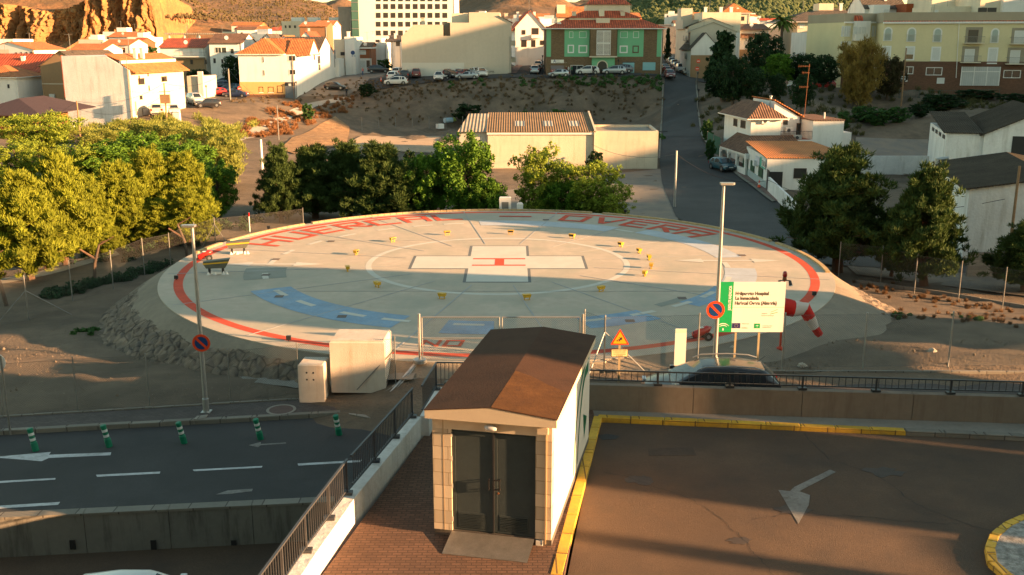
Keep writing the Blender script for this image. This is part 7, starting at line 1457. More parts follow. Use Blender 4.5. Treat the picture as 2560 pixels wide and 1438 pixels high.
for a in (('small round dark bush tree alone on the crest of the bank',915,207,193,42,'bushA'),('dark tree at the left wall of the orange and white house',582,133,192,55,'midA'),('green shrub at the foot of the beige blank wall',1248,190,203,50,'bushA'),('dark green bush in the hollow behind the warehouse',1172,257,183,75,'bushA'),('long green bush behind the corrugated roof, left',1300,273,160,60,'bushA'),('long green bush behind the corrugated roof, right',1400,268,160,80,'bushA'),
          ('green shrub with lit leaves above the yard wall, left',2160,262,140,70,'bushA'),('large green shrub above the yard wall, middle',2195,270,138,70,'bushA'),('bright green shrub above the yard wall, right',2243,264,138,55,'bushA'),('pointed lit shrub behind the villa chimney',2105,275,136,40,'bushA'),('dark shrub mass below the garage gate of the cream block',2440,222,156,110,'bushA'),('dark shrub mass below the cream block, left',2350,232,152,100,'bushA'),('dark shrub at the right edge under the cream block',2545,232,150,90,'bushA'),('dark shrub behind the far industrial shed',2300,258,140,60,'bushA'),
          ('dark bush added in place of a shadow on the warehouse wall',1490,375,118,42,'bushA'),('green shrub beside the roadside green fence',1775,345,126,26,'bushA'),('tall thin shrub on the right bank of the sloping road',1768,295,140,30,'bushA'),('dark round shrub below the dirt field edge',1025,372,116,34,'bushA'),('shrub with a lit top at the end of the mound',768,255,168,30,'bushA'),('green hedge clump before the white houses by the tower',960,146,228,40,'bushA'),('dark shrub left of the parking lane house',500,170,196,60,'midA'),('leafy tree at the left of the hillside cluster',382,113,280,30,'bushA')):  # the bush by the warehouse seam stands in for a cast shadow
    tree(a[5], a[0], a[1], a[2], a[3], a[4], name='shrub', cat='shrub', crown_mat=ML['dark'] if 'dark' in a[0] else None)
# palm
q = Vector((wx(1946, 196, 5), 196, hz(wx(1946, 196, 5), 196))); hp = PY(1946, 52, 196).z-q.z; t = thing('palm_tree', 'palm tree with a sunlit crown standing above the dark trees', 'palm', q); MB().path([(0,0,-.5),(.2,0,hp*.5),(.1,0,hp)], .28, 8).build('trunk', M_bark, t)
rs = np.random.RandomState(5); m = MB()
for i in range(46):
    an = rs.rand()*6.28; el = rs.uniform(-.3, 1.3); L = rs.uniform(2.0, 3.0); pr = None
    for k in range(7):
        u = k/6; p = Vector((.1+math.cos(an)*L*u*math.cos(el*(1-u*.6)), math.sin(an)*L*u*math.cos(el*(1-u*.6)), hp+L*u*math.sin(el)-1.5*u*u)); w = .32*math.sin(math.pi*min(1, u*.9+.1)); s = Vector((-math.sin(an), math.cos(an), 0))*w
        if pr: m.add([pr[0]-pr[1]+Vector((0,0,-.15)), pr[0], p, p-s+Vector((0,0,-.15))], [(0,1,2,3)]); m.add([pr[0]+pr[1]+Vector((0,0,-.15)), pr[0], p, p+s+Vector((0,0,-.15))], [(0,1,2,3)])
        pr = (p, s)
m.build('crown', ML['palm'], t)
# pruned trunks by the left fence
for (px, py, hh_, ln, lab) in ((235,705,2.2,.5,'pruned forked trunk with a pale cut limb behind the left fence'),(470,645,2.2,-.5,'pruned leaning trunk near the left rim of the helipad'),(20,770,2.6,-.8,'leaning bare trunk at the left edge behind the fence')):
    q = at(px, py, -2.15); t = thing('tree_stump', lab, 'tree stump', q); MB().tube((0,0,-.3),(ln*.3,0,hh_*.5),.12,.10,8).tube((ln*.3,0,hh_*.5),(ln,0,hh_),.10,.07,8).build('trunk', M_bark, t); MB().tube((ln*.5,0,hh_*.62),(ln*.5-.8,-.2,hh_*.9),.08,.06,7).tube((ln,0,hh_),(ln+.9,0,hh_+.5),.06,.025,6).build('branch', M_barkp, t)
# uncounted low growth: one mesh per kind
def scatter(name, lab, pts, n, size, kind, m_, spread, hgt=.5, seed=1, per=14):
    rs = np.random.RandomState(seed); cen = []; rad = []
    for (px, py, wpx, k) in pts:
        p = TG(px, py); s = wpx*p.y/CF
        for _ in range(k):
            x = p.x+rs.uniform(-.5, .5)*s; y = p.y+rs.randn()*spread; sc_ = rs.uniform(.5, 1.2); cen.append((x, y, hz(x, y)+hgt*.35*sc_)); rad.append(hgt*sc_)
    cen = np.array(cen); rad = np.array(rad); V, F = leaves(rs, cen, rad, n, size, kind, .5); m = MB(); m.v = [tuple(p) for p in V]; m.f = F; m.m = [0]*len(F)
    return tag(m.build(name, m_, uv=False), lab, 'undergrowth', kind='stuff')
scatter('dry_scrub', 'rust orange dry scrub lining both sides of the pale path', [(600,330,40,14),(640,310,50,20),(690,285,50,22),(735,265,50,20),(640,340,60,22),(700,318,80,34),(750,300,80,34),(800,285,60,26),(840,270,60,20),(560,345,50,12),(700,335,60,20),(860,255,50,16)], 34000, .24, 'needle', ML['dry'], 1.6, .40, 3)
scatter('dry_grass', 'dull dry grass and weeds on the crest and face of the long bank', [(x, y, 90, 22) for x in range(900, 1660, 70) for y in (212, 232)]+[(x, 255, 120, 8) for x in range(900, 1660, 90)]+[(1000,290,120,10),(950,270,100,12),(620,255,120,12),(700,250,100,12),(780,240,80,14)], 26000, .26, 'needle', ML['drygrass'], 2.5, .26, 4)
scatter('green_weeds', 'low green weeds along the edge of the upper street', [(1400+i*24, 204, 30, 6) for i in range(11)]+[(1320,208,40,6),(1120,216,30,4),(1200,213,30,5),(1590,200,60,12),(1640,212,30,6),(1600,330,40,6),(1650,350,20,5)], 9000, .3, 'leaf', ML['bush'], 1.2, .5, 6)
scatter('weeds', 'patchy weeds on the right slope below the dark trees', [(x, y, 90, 9) for x in range(1780, 2120, 80) for y in (240, 285, 320)]+[(2200,240,100,14),(2320,240,100,14),(2500,262,120,24),(2400,262,120,24),(2130,300,60,8)], 12000, .4, 'needle', leafm('olive_weeds', (.09,.09,.035)), 3, .45, 7)
scatter('dry_tufts', 'dry orange tufts on the ground under the right fence', [(2000,905,80,12),(2060,915,60,8),(2150,905,200,16),(2350,905,250,22),(2500,900,150,16),(1850,905,150,10),(2200,725,120,22),(2320,750,100,18),(2450,770,120,20)], 9000, .12, 'needle', leafm('brown_tufts', (.17,.10,.05)), 1.1, .09, 8)
scatter('green_tufts', 'small green weeds on the near right waste ground', [(2020,905,50,9),(2110,912,50,9),(2250,805,80,8),(2420,812,60,7),(225,915,60,12),(700,630,40,3)], 5000, .11, 'leaf', ML['bush'], .3, .16, 9)
scatter('ivy', 'dark ivy creeping along the foot of the left fence', [(130,742,50,18),(180,732,60,24),(240,715,60,26),(300,700,60,26),(350,685,60,24),(395,672,50,20)], 16000, .14, 'leaf', ML['ivy'], .45, .32, 10)
scatter('undergrowth', 'dark undergrowth beneath the left grove', [(x, y, 110, 16) for x in range(20, 560, 90) for y in (560, 600)]+[(600,560,80,10),(300,640,160,16)], 16000, .25, 'leaf', ML['dark'], 2, .5, 11)
scatter('scrub', 'golden scrub below the big white gable and lane', [(x, 335, 70, 14) for x in range(210, 600, 60)]+[(x, 312, 60, 7) for x in range(330, 560, 60)], 22000, .33, 'needle', ML['tam'], 3, .7, 12)
# trees of the wooded hill and scrub of the slopes
rs = np.random.RandomState(31); m = MB(); base = [(0,0,1),(0,0,-.6)]
def blobs(m, pts):
    for x, y, z, r in pts:
        n_ = 7; o = len(m.v); ring = []
        for k in range(2):
            for i in range(n_): a = 6.283*i/n_+k*.45; rr = r*(.75+.5*rs.rand())*(1 if k == 0 else .7); m.v.append((x+rr*math.cos(a), y+rr*math.sin(a), z+(r*.3 if k == 0 else r*1.1)*(.8+.4*rs.rand())))
        m.v.append((x, y, z-r*.5)); m.v.append((x, y, z+r*1.7))
        for i in range(n_): j = (i+1) % n_; m.f += [(o+i, o+j, o+n_+j, o+n_+i), (o+j, o+i, o+2*n_), (o+n_+i, o+n_+j, o+2*n_+1)]; m.m += [0, 0, 0]
P_ = []
for _ in range(5200):
    px = rs.uniform(1540, 2140); Yt = rs.uniform(800, 1340); x = (px-1280)/CF*Yt*CC; z = float(hillz(np.array([x]), np.array([Yt]))[0]); s = 1/200.
    if z < 24: continue
    y = Yt; nn = ((1-abs(noise.noise(Vector((x*s, y*s*.7, 3.1)))))-.8)*.30+((1-abs(noise.noise(Vector((x*s*2.7, y*s*2.0, 9.)))))-.8)*.16; z += nn*max(0, min(90, z-18))*1.2
    P_.append((x, Yt, z, rs.uniform(2.2, 5.5)))
blobs(m, P_); tag(m.build('wooded_hillside', mat('hill_pine_green', (.055,.075,.022), .95, .35, .1, .4, 0), uv=False), 'distant pine wood covering the hill at upper right', 'wood', kind='stuff')
m = MB(); P_ = []
for _ in range(9000):
    px = rs.uniform(330, 900); Yt = rs.uniform(480, 1500)**1.0; x = (px-1280)/CF*Yt*CC; z = float(hillz(np.array([x]), np.array([Yt]))[0]); s = 1/(90. if Yt < 1000 else 200.)
    if z < 22: continue
    nn = ((1-abs(noise.noise(Vector((x*s, Yt*s*.7, 3.1)))))-.8)*.30+((1-abs(noise.noise(Vector((x*s*2.7, Yt*s*2.0, 9.)))))-.8)*.16; z += nn*max(0, min(90, z-18))*1.2
    P_.append((x, Yt, z-.3, rs.uniform(.3, .9)*(1+Yt/2500)))
blobs(m, P_); tag(m.build('hill_scrub', mat('hill_scrub_brown', (.075,.055,.02), .95, .35, .1, .4, 0), uv=False), 'sparse dark scrub dotting the dry left hills', 'scrub', kind='stuff')
# loose stones of the near ground
m = MB(); P_ = []
for _ in range(2600):
    if rs.rand() < .6: px, py, z = rs.uniform(1500, 2600), rs.uniform(840, 925), None
    else: px, py, z = rs.uniform(0, 740), rs.uniform(800, 1010), None
    p = G(px, py, -.2 if px > 1400 else -1.3)
    if math.hypot(p.x-PC.x, p.y-PC.y) < 18.6: continue
    P_.append((p.x, p.y, hz(p.x, p.y)-.01, rs.uniform(.008, .03)*(2.5 if rs.rand() < .03 else 1)))
blobs(m, P_); tag(m.build('pebbles', mat('pebble', (.20,.16,.12), .95, .25, 3), uv=False), 'loose pebbles strewn over the waste ground by the pad', 'pebbles', kind='stuff')
# ------------------------------------------------------------ vehicles
CT = {  # length, width, height, stations (x from front 0..L, z shoulder), cabin: (base front x, roof front x, roof rear x, base rear x)
 'hatch': (4.0, 1.72, 1.47, [(0,.42),(.10,.62),(.45,.74),(1.05,.88),(2.0,.93),(3.5,.96),(3.85,.93),(4.0,.6)], (1.0,1.7,3.35,3.9)),
 'sedan': (4.5, 1.76, 1.43, [(0,.42),(.10,.62),(.5,.74),(1.2,.88),(2.4,.93),(3.7,.98),(4.3,.98),(4.5,.6)], (1.15,1.95,3.2,3.95)),
 'suv': (4.6, 1.86, 1.68, [(0,.5),(.12,.78),(.5,.92),(1.2,1.03),(2.4,1.06),(4.0,1.08),(4.45,1.06),(4.6,.7)], (.95,2.0,3.95,4.5)),
 'van': (4.4, 1.8, 1.84, [(0,.5),(.10,.78),(.4,.92),(.95,1.08),(2.4,1.1),(4.2,1.1),(4.35,1.1),(4.4,.8)], (.85,1.55,4.2,4.38)),
}
CM = {}
def sh_(me): me.set_sharp_from_angle(angle=R(38)); return me
def car_meshes(k):
    if k in CM: return CM[k]
    L, Wd, Hh, st, cb = CT[k]; w = Wd/2; B = MB(); secs = []
    for x, z in st:
        e = 1-.16*max(0, 1-x/.35)**2-.12*max(0, 1-(L-x)/.3)**2; ww = w*e
        secs.append([(x, -ww*.9, .22), (x, -ww, .36), (x, -ww, z*.72), (x, -ww*.95, z-.03), (x, -ww*.82, z+.0), (x, 0, z+.035), (x, ww*.82, z), (x, ww*.95, z-.03), (x, ww, z*.72), (x, ww, .36), (x, ww*.9, .22)])
    n_ = 11; V = [p for s in secs for p in s]; F = []
    for i in range(len(secs)-1):
        for j in range(n_): a = i*n_+j; b_ = i*n_+(j+1) % n_; F.append((b_, a, a+n_, b_+n_))
    F += [tuple(range(n_)), tuple(range(len(secs)*n_-1, (len(secs)-1)*n_-1, -1))]
    V = [(L/2-x, y, z) for x, y, z in V]; B.add(V, F)
    zb = st[4][1]; a, b1_, c1, d = cb; zr = Hh; wt = w*.74; wb = w*.94
    def X(x): return L/2-x
    mid = (b1_+c1)/2+.05
    def hz_(x):
        if x < b1_: u = (x-a)/(b1_-a); return (zr-zb-.07)*(u**.88)
        if x > c1: u = (d-x)/(d-c1); return (zr-zb-.10)*(u**.75)
        u = (x-b1_)/(c1-b1_); return (zr-zb-.07)+.07*math.sin(math.pi*min(1, u*1.1+.05))-.03*u
    stn_ = [a, a+.03, a+(b1_-a)*.3, a+(b1_-a)*.6, b1_-.06, b1_+.12, mid-.07, mid+.07]+([c1-.62, c1-.5] if k != 'sedan' else [c1-.4, c1-.3])+[c1-.12, c1+.02, c1+(d-c1)*.5, d-.04, d]
    rows_ = []
    for x in stn_:
        hh = max(hz_(x), .004); sc_ = max(.25, min(1, hh/(zr-zb-.1))); tw = wb+(wt-wb)*sc_
        half = [(wb, zb-.03), (wb+(tw-wb)*.35, zb+hh*.42), (wb+(tw-wb)*.9, zb+hh*.82), (tw*.95, zb+hh*.93), (tw*.78, zb+hh*.985), (tw*.4, zb+hh*1.005)]
        rows_.append([(X(x), -y, z) for y, z in half]+[(X(x), 0, zb+hh*1.01)]+[(X(x), y, z) for y, z in half[::-1]])
    n2 = len(rows_[0]); V = [p for r_ in rows_ for p in r_]; R0 = MB(); G0 = MB(); R0.add(V, []); G0.add(V, [])
    for i in range(len(rows_)-1):
        for j in range(n2-1):
            q = ((i+1)*n2+j, (i+1)*n2+j+1, i*n2+j+1, i*n2+j); side = j in (0, 1) or j in (n2-2, n2-3); x0, x1 = stn_[i], stn_[i+1]
            if side: g_ = x0 >= a+(b1_-a)*.29 and x1 <= c1+(.03 if k != 'van' else 0) and not (abs(x0-(mid-.07)) < .01) and not (abs(x1-x0) < .13) and not (k == 'van' and x0 > mid)
            else: g_ = 4 <= j <= n2-6 and ((x1 <= b1_-.05 and x0 > a) or (x0 >= c1+.01 and x1 <= d-.03))
            (G0 if g_ else R0).f.append(q); (G0 if g_ else R0).m.append(0)
    r = .33 if k in ('suv', 'van') else .31
    Wm = MB().tube((0,-.10,0),(0,.10,0), r, n=20); Rm = MB().tube((0,-.105,0),(0,.105,0), r*.62, n=10)
    Ar = MB()
    for x in (.82 if L > 4.2 else .76, L-.82 if L > 4.2 else L-.72):
        for s in (1, -1): Ar.tube((X(x), s*(w-.16), r), (X(x), s*(w+.004), r), r+.07, n=20)
    Tr = MB().box(-L/2-.005, -L/2+.2, -w*.8, w*.8, .24, .40).box(L/2-.2, L/2+.008, -w*.7, w*.7, .24, .42); Gr = MB().box(L/2-.2, L/2+.012, -w*.34, w*.34, .44, .58)
    Hl = MB().box(-.09, .03, -.17, .17, -.07, .07); Tl = MB().box(-.03, .06, -.12, .12, -.14, .14); Pl = MB().box(-.01, .01, -.26, .26, -.055, .055)
    Mi = MB().cb(-.08, .08, -.09, .09, -.07, .07, .02)
    CM[k] = dict(L=L, w=w, r=r, zb=zb, st=st, a=a, body=sh_(B.mesh('body', M_['white'], smooth=True)), roof=sh_(R0.mesh('roof', M_['white'], smooth=True)), glass=sh_(G0.mesh('windows', M_['glass'], smooth=True)), wheel=Wm.mesh('wheel', M_['rubber']), rim=Rm.mesh('rim', M_['rim']),
                 arch=Ar.mesh('wheel_arch', M_['black']), trim=Tr.mesh('bumper', M_['black']), grille=Gr.mesh('grille', M_['black']), hl=Hl.mesh('headlight', M_['lampglass']), tl=Tl.mesh('tail_light', M_['redglass']), plate=Pl.mesh('number_plate', M_['plate']), mirror=Mi.mesh('mirror', M_['white']))
    return CM[k]
PAINT = dict(white=paint('white_car_paint', (.62,.62,.60)), silver=paint('silver_car_paint', (.36,.39,.42), .3, .5), grey=paint('grey_car_paint', (.12,.13,.15), .3, .4), black=paint('black_car_paint', (.018,.018,.022)), blue=paint('navy_car_paint', (.015,.03,.08)), teal=paint('teal_car_paint', (.01,.075,.11)), maroon=paint('maroon_car_paint', (.12,.012,.012)), red=paint('red_car_paint', (.38,.02,.015)), cream=paint('cream_car_paint', (.50,.46,.38)), steel=paint('steel_blue_car_paint', (.10,.15,.21), .3, .4))
def car(k, col, label, P, rz, group=None, detail=True, name='parked_car'):
    m = car_meshes(k); t = thing(name, label, 'van' if k == 'van' else 'car', P, rz, group)
    def part(nm, me, loc=(0,0,0), pm=None, par=None):
        o = bpy.data.objects.new(nm, me); C.objects.link(o); o.parent = par or t; o.location = loc
        if pm: o.material_slots[0].link = 'OBJECT'; o.material_slots[0].material = pm
        return o
    pm = PAINT[col]; bd = part('body', m['body'], pm=pm); part('roof', m['roof'], pm=pm); part('windows', m['glass']); part('wheel_arches', m['arch']); part('bumper', m['trim']); part('grille', m['grille'])
    L, w = m['L'], m['w']
    for x in (L/2-(.82 if L > 4.2 else .76), -L/2+(.82 if L > 4.2 else .72)):
        for s in (1, -1): wl = part('wheel', m['wheel'], (x, s*(w-.1), m['r'])); part('rim', m['rim'], (0,0,0), None, wl)
    zh = m['st'][1][1]
    for s in (1, -1): part('headlight', m['hl'], (L/2-.10, s*w*.68, zh-.02)); part('tail_light', m['tl'], (-L/2+.02, s*w*.80, m['zb']-.22)); part('mirror', m['mirror'], (L/2-m['a']-.15, s*(w+.06), m['zb']+.05), pm)
    part('number_plate', m['plate'], (L/2+.02, 0, .5)); part('number_plate', m['plate'], (-L/2-.012, 0, .62 if k != 'sedan' else .7)); return t
def pc(k, col, label, px, py, hd, group=None, Y=None, off=.12):
    p = TG(px, py) if Y is None else Vector((wx(px, Y, 4), Y, hz(wx(px, Y, 4), Y))); p = Vector((p.x, p.y, hz(p.x, p.y)+off)); return car(k, col, label, p, R(hd), group)
# street level cars
GS = 'cars parked on the dirt lot by the beige wall'
for a in (('suv','white','white car in side view on the dirt lot below the white estate',990,222,182,GS,198.0),('suv','white','white tall estate seen from behind, leftmost beside the dark van',982,203,88,GS,203),('suv','white','white car half hidden behind the dark van at the beige wall corner',996,195,80,GS,209),('van','black','black van backed to the left corner of the beige wall',1013,203,92,GS,203),('van','maroon','maroon van on the dirt lot right of the black van',1041,203,95,GS,204),
          ('hatch','black','low black car behind the white side view car',994,210,175,GS,200.5),('suv','white','white car facing the camera beside the motorbike',1097,212,-88,GS,198.2),('hatch','maroon','dark maroon hatchback at the middle of the beige wall',1120,195,85,GS,203.6),('hatch','black','dark low car in front of the maroon hatchback',1128,202,-60,GS,200.6),('hatch','silver','grey hatchback seen from behind left of the garage door',1147,196,90,GS,203.4),('sedan','silver','silver blue sedan in side view by the street edge',1168,211,180,GS,197.4),
          ('hatch','maroon','dark red car partly hidden behind the silver sedan',1163,199,60,GS,201.5),('suv','white','white car nose out under the garage canopy',1191,199,-70,GS,202.6),('suv','white','white car with bold grille in front of the canopy car',1204,204,-80,GS,199.6)):
    pc(a[0], a[1], a[2], a[3], a[4], a[5], a[6], a[7], .12)
GG = 'cars before the green and brown block'
for a in (('hatch','silver','silver hatchback before the red and grey poster',1396,196,185,GG,197.0),('suv','white','white large car before the dark shop window',1468,190,180,GG,198.6),('suv','silver','silver blue car in front of the pale blue shop glass',1535,192,178,GG,198.0),('suv','grey','grey roofed car behind the silver blue one',1552,186,178,GG,199.9)): pc(*a, .18)
GK = 'cars lining the side street right of the beige block'
for a in (('suv','silver','silver car first in the side street line',1337,190,88,GK,205),('hatch','black','black car second in the side street line',1342,182,88,GK,212),('suv','white','white car third in the side street line',1345,173,88,GK,219),('hatch','blue','dark blue car fourth in the side street line',1349,165,88,GK,227),('hatch','grey','last grey car at the end of the side street line',1356,158,88,GK,236)): pc(*a, .2)
GR = 'cars parked up the narrow street at right'
for a in (('hatch','red','red car on the left side of the parked street',1667,176,-85,GR,208),('hatch','black','black car half hidden behind the red one on the parked street',1662,170,-85,GR,214),('van','white','white van in the right row of the parked street',1701,170,-92,GR,214),('hatch','blue','dark blue car behind the white van in the parked street',1692,163,-92,GR,221),('hatch','silver','silver car behind the blue one in the parked street',1685,158,-92,GR,227),('hatch','grey','grey car farther up the parked street',1678,154,-92,GR,234),('hatch','silver','pale car far up the parked street',1672,151,-92,GR,241),('hatch','cream','cream car at the mouth of the parked street',1717,172,-95,GR,209),('hatch','teal','dark teal car nearest the one-way signs',1731,176,-98,GR,206)): pc(*a, .22)
pc('suv', 'maroon', 'dark maroon car driving down the top of the sloping road', 1673, 202, -92, None, 194.6, .14)['category'] = 'car'
GL_ = 'cars packed in the left parking lane'
for a in (('hatch','red','red car in the left parking lane nearest the pale shop',541,241,200,GL_),('hatch','steel','grey blue car right of the red car in the left lane',563,236,200,GL_),('sedan','blue','dark navy car at the foot of the ochre wall',590,245,175,GL_),('sedan','steel','steel blue car in the second row beside the ochre wall',585,229,190,GL_),('hatch','blue','navy car in the third row left of the wooden pole',550,224,195,GL_),('sedan','silver','pale blue car in the third row right of the pole',583,215,190,GL_),('sedan','steel','blue grey car in the fourth row of the left lane',560,214,190,GL_),('sedan','blue','dark blue car in the fifth row of the left lane',585,207,190,GL_),('sedan','grey','rearmost dark car of the left parking lane',590,199,190,GL_)): pc(*a)
pc('van', 'white', 'white van beside the terracotta base of the big white house', 489, 262, -55); pc('hatch', 'black', 'black car right of the white van in the lane', 521, 270, 200); pc('hatch', 'white', 'small white car facing the camera by the lane poles', 436, 287, -70); pc('suv', 'cream', 'pale car seen from behind at the door of the big white house', 392, 289, 110)
pc('hatch', 'black', 'low black estate on the dirt lane beside the walking man', 838, 226, -4); pc('hatch', 'teal', 'dark teal car parked on the road before the arched porch', 1806, 428, -73, None, None, .14)
pc('suv', 'black', 'black van like car at the far end of the dirt lane', 946, 183, 10, None, 222, .2); pc('suv', 'red', 'dark red car hidden under the trees by the cream block', 2052, 200, 175, None, 172, .1); pc('van', 'white', 'white van behind the trees on the right street', 1978, 135, 175, None, 200, .1)
# estate car behind the wall: larger roof rails
t = car('suv', 'black', 'dark estate car with silver roof rails and blue reflecting windscreen behind the wall railing', Vector((6.65, 31.75, -.5)), R(176))
for s in (1, -1):
    MB().path([(.55,s*.70,1.56),(.3,s*.70,1.67),(-.6,s*.70,1.72),(-1.3,s*.70,1.69),(-1.6,s*.70,1.6)], .024, 8).build('roof_rail', M_['galv'], t)
MB().tube((-1.5,0,1.68),(-1.75,0,1.88),.008,n=5).build('aerial', M_['black'], t)
t = car('hatch', 'white', 'white car with a green emblem cut by the bottom edge', Vector((-8.9, 21.25, -2.3)), R(3)); em = MB(); em.v = []; disc(em, 1.35, 0, 0, .14, 20, .003); em.v = [(x, z, 0.905+y) for x, y, z in em.v]; em.build('green_emblem', M_sgreen, t)
# motorbike
q = TG(1110, 216); q = Vector((wx(1111, 198.2, 4), 198.2, hz(wx(1111, 198.2, 4), 198.2)+.14)); t = thing('motorbike', 'black and white motorbike beside the white car on the dirt lot', 'motorbike', q, R(160))
for x in (.68, -.68): w_ = MB().tube((x,-.06,.31),(x,.06,.31),.31,n=18).build('wheel', M_['rubber'], t); MB().tube((x,-.065,.31),(x,.065,.31),.19,n=10).build('rim', M_['rim'], w_)
MB().xz([(-.75,.75),(-.3,.55),(.35,.55),(.5,.85),(.2,1.0),(-.2,.82)], -.13, .13).build('body', M_['frame'], t); MB().bar((.68,0,.31),(.42,0,1.05),.07,.07).bar((.42,-.33,1.08),(.42,.33,1.08),.04,.04).build('fork', M_['metaldk'], t); MB().box(-.6,.1,-.12,.12,.83,.9).build('seat', M_['black'], t)
# ------------------------------------------------------------ people (one skinned body each)
def person(label, px, Y, rz, top, bottom, stride=.12):
    x = wx(px, Y, 3); z = hz(x, Y)+.16; t = thing('person', label, 'person', (x, Y, z), rz)
    J = [(0,0,.92),(0,0,1.15),(0,0,1.38),(0,0,1.5),(0,.02,1.62),(0,.01,1.72), (.10,0,.88),(.11,stride,.48),(.11,stride*.9,.08),(.11,stride+.12,.03), (-.10,0,.88),(-.11,-stride*.3,.48),(-.11,-stride,.08),(-.11,-stride+.12,.03), (.19,0,1.38),(.24,-.03,1.1),(.25,.06,.86), (-.19,0,1.38),(-.24,.02,1.1),(-.25,.1,.86)]
    Ed = [(0,1),(1,2),(2,3),(3,4),(4,5),(0,6),(6,7),(7,8),(8,9),(0,10),(10,11),(11,12),(12,13),(2,14),(14,15),(15,16),(2,17),(17,18),(18,19)]
    Rr = [.15,.14,.16,.06,.10,.08,.10,.07,.05,.045,.10,.07,.05,.045,.07,.05,.035,.07,.05,.035]
    me = bpy.data.meshes.new('body'); me.from_pydata(J, Ed, []); o = bpy.data.objects.new('body', me); C.objects.link(o); o.parent = t
    sk = o.modifiers.new('skin', 'SKIN')
    for i, v in enumerate(me.skin_vertices[0].data): v.radius = (Rr[i], Rr[i]); v.use_root = i == 0
    o.modifiers.new('sub', 'SUBSURF').levels = 1; dg = bpy.context.evaluated_depsgraph_get(); m2 = bpy.data.meshes.new_from_object(o.evaluated_get(dg)); o.modifiers.clear(); o.data = m2; m2.materials.clear()
    for m_ in (top, bottom, mat('skin', (.40,.24,.16), .6, 0, bump=0), mat('dark_hair', (.03,.02,.015), .8, 0, bump=0)): m2.materials.append(m_)
    for p in m2.polygons: c_ = p.center; p.material_index = 3 if c_.z > 1.66 else 2 if (c_.z > 1.47 or (abs(c_.x) > .2 and c_.z < .95 and c_.z > .7)) else 0 if c_.z > .93 else 1; p.use_smooth = True
    return t
cl_ = lambda n, c: mat(n, c, .9, .1, 3, bump=0)
person('person in dark clothes walking on the dirt lane beside the black estate', 866, 192.5, .3, cl_('black_cloth', (.02,.02,.022)), cl_('dark_trousers', (.02,.022,.03)), .16)
person('person in a maroon top at the corner of the red poster', 1415, 199.4, 1.2, cl_('maroon_cloth', (.12,.02,.02)), cl_('dark_trousers', (.02,.022,.03)))
person('person in a pale top right of the maroon one by the brown wall', 1421, 199.2, 2.0, cl_('pale_cloth', (.5,.5,.5)), cl_('grey_trousers', (.12,.12,.12)))
person('person in green beside the dark shop window', 1429, 199.3, -1.6, cl_('green_cloth', (.02,.2,.08)), cl_('dark_trousers', (.02,.022,.03)))
person('person in black standing behind the white large car', 1483, 197.3, 2.4, cl_('black_cloth', (.02,.02,.022)), cl_('dark_trousers', (.02,.022,.03)))
person('person in a pink top before the garage near the tower', 908, 214, .6, cl_('pink_cloth', (.45,.2,.2)), cl_('blue_trousers', (.05,.09,.2)))
# ------------------------------------------------------------ poles, signs, small things of the valley
def pole(name, label, px, pyb, pyt, r, m, cat='pole', Y=None, extra=None, rb=None):
    p = TG(px, pyb) if Y is None else Vector((wx(px, Y, -2), Y, hz(wx(px, Y, -2), Y))); h = PY(px, pyt, p.y).z-p.z; t = thing(name, label, cat, p); MB().tube((0,0,-.4),(0,0,h),rb or r*1.3,r,n=8).build('post', m, t)
    if extra: extra(t, h)
    return t, Vector((p.x, p.y, p.z+h))
def xf(t, h): MB().box(-.7,.7,-.2,.2,h-2.9,h-1.6).build('transformer', M_['wood'], t); MB().bar((-.8,0,h-1.2),(.8,0,h-1.2),.08,.08).bar((-.8,0,h-3.1),(.8,0,h-3.1),.1,.1).build('crossarm', M_['wood'], t)
t1, e1_ = pole('utility_pole', 'wooden pole with a transformer frame before the big white house', 418, 310, 208, .11, M_['wood'], extra=xf)
t2_, e2_ = pole('utility_pole', 'slim wooden pole in front of the rough white gable', 201, 345, 253, .09, M_['wood'])
t3, e3_ = pole('utility_pole', 'pale concrete pole left of the ochre ground floor', 576, 254, 172, .12, M_['concrete'])
t4, e4_ = pole('utility_pole', 'thin grey pole beside the scrub covered path', 697, 350, 264, .07, M_['galvdk'])
t5, e5_ = pole('marker_pole', 'thick white pole with a pointed top left of the dark pines', 656, 425, 349, .13, M_['white'])
t6, e6_ = pole('utility_pole', 'tall pale metal pole standing in the grey lot beside the road', 1686, 520, 377, .09, M_['galv'])
t7, e7_ = pole('utility_pole', 'rusty tipped leaning pole at the slope fence of the cream block', 2247, 226, 120, .1, M_['wood'], Y=158)
t8, e8_ = pole('utility_pole', 'dark braced pole against the white terrace house', 2068, 150, 106, .08, M_['metaldk'], Y=186)
t9, e9_ = pole('utility_pole', 'wooden pole leaning on the wall of the industrial shed', 2520, 640, 415, .08, M_['wood'], Y=61.5)
def cable(A, B, sag, own, nm='cable'):
    m = MB(); P = [A.lerp(B, i/12)-Vector((0,0,sag*4*(i/12)*(1-i/12)))-own.location for i in range(13)]; m.path(P, .018, 4); m.build(nm, M_['black'], own)
cable(e6_-Vector((0,0,.3)), Vector((wx(1480,118,1), 118, -.2)), .8, t6); cable(e6_-Vector((0,0,.3)), Vector((wx(1925,88,1), 88, -.4)), 1.0, t6); cable(Vector((wx(1925,88,1), 88, -.4)), PY(2512,498,61.5), 1.6, t6)
cable(e2_, e1_, 1.2, t2_); cable(e2_-Vector((0,0,1)), e1_-Vector((0,0,1.5)), 1.6, t2_); cable(e2_, Vector((wx(-80,120,0),120,1)), 1.5, t2_); cable(e1_, e3_, 1.4, t1); cable(e3_, e4_, 1., t3)
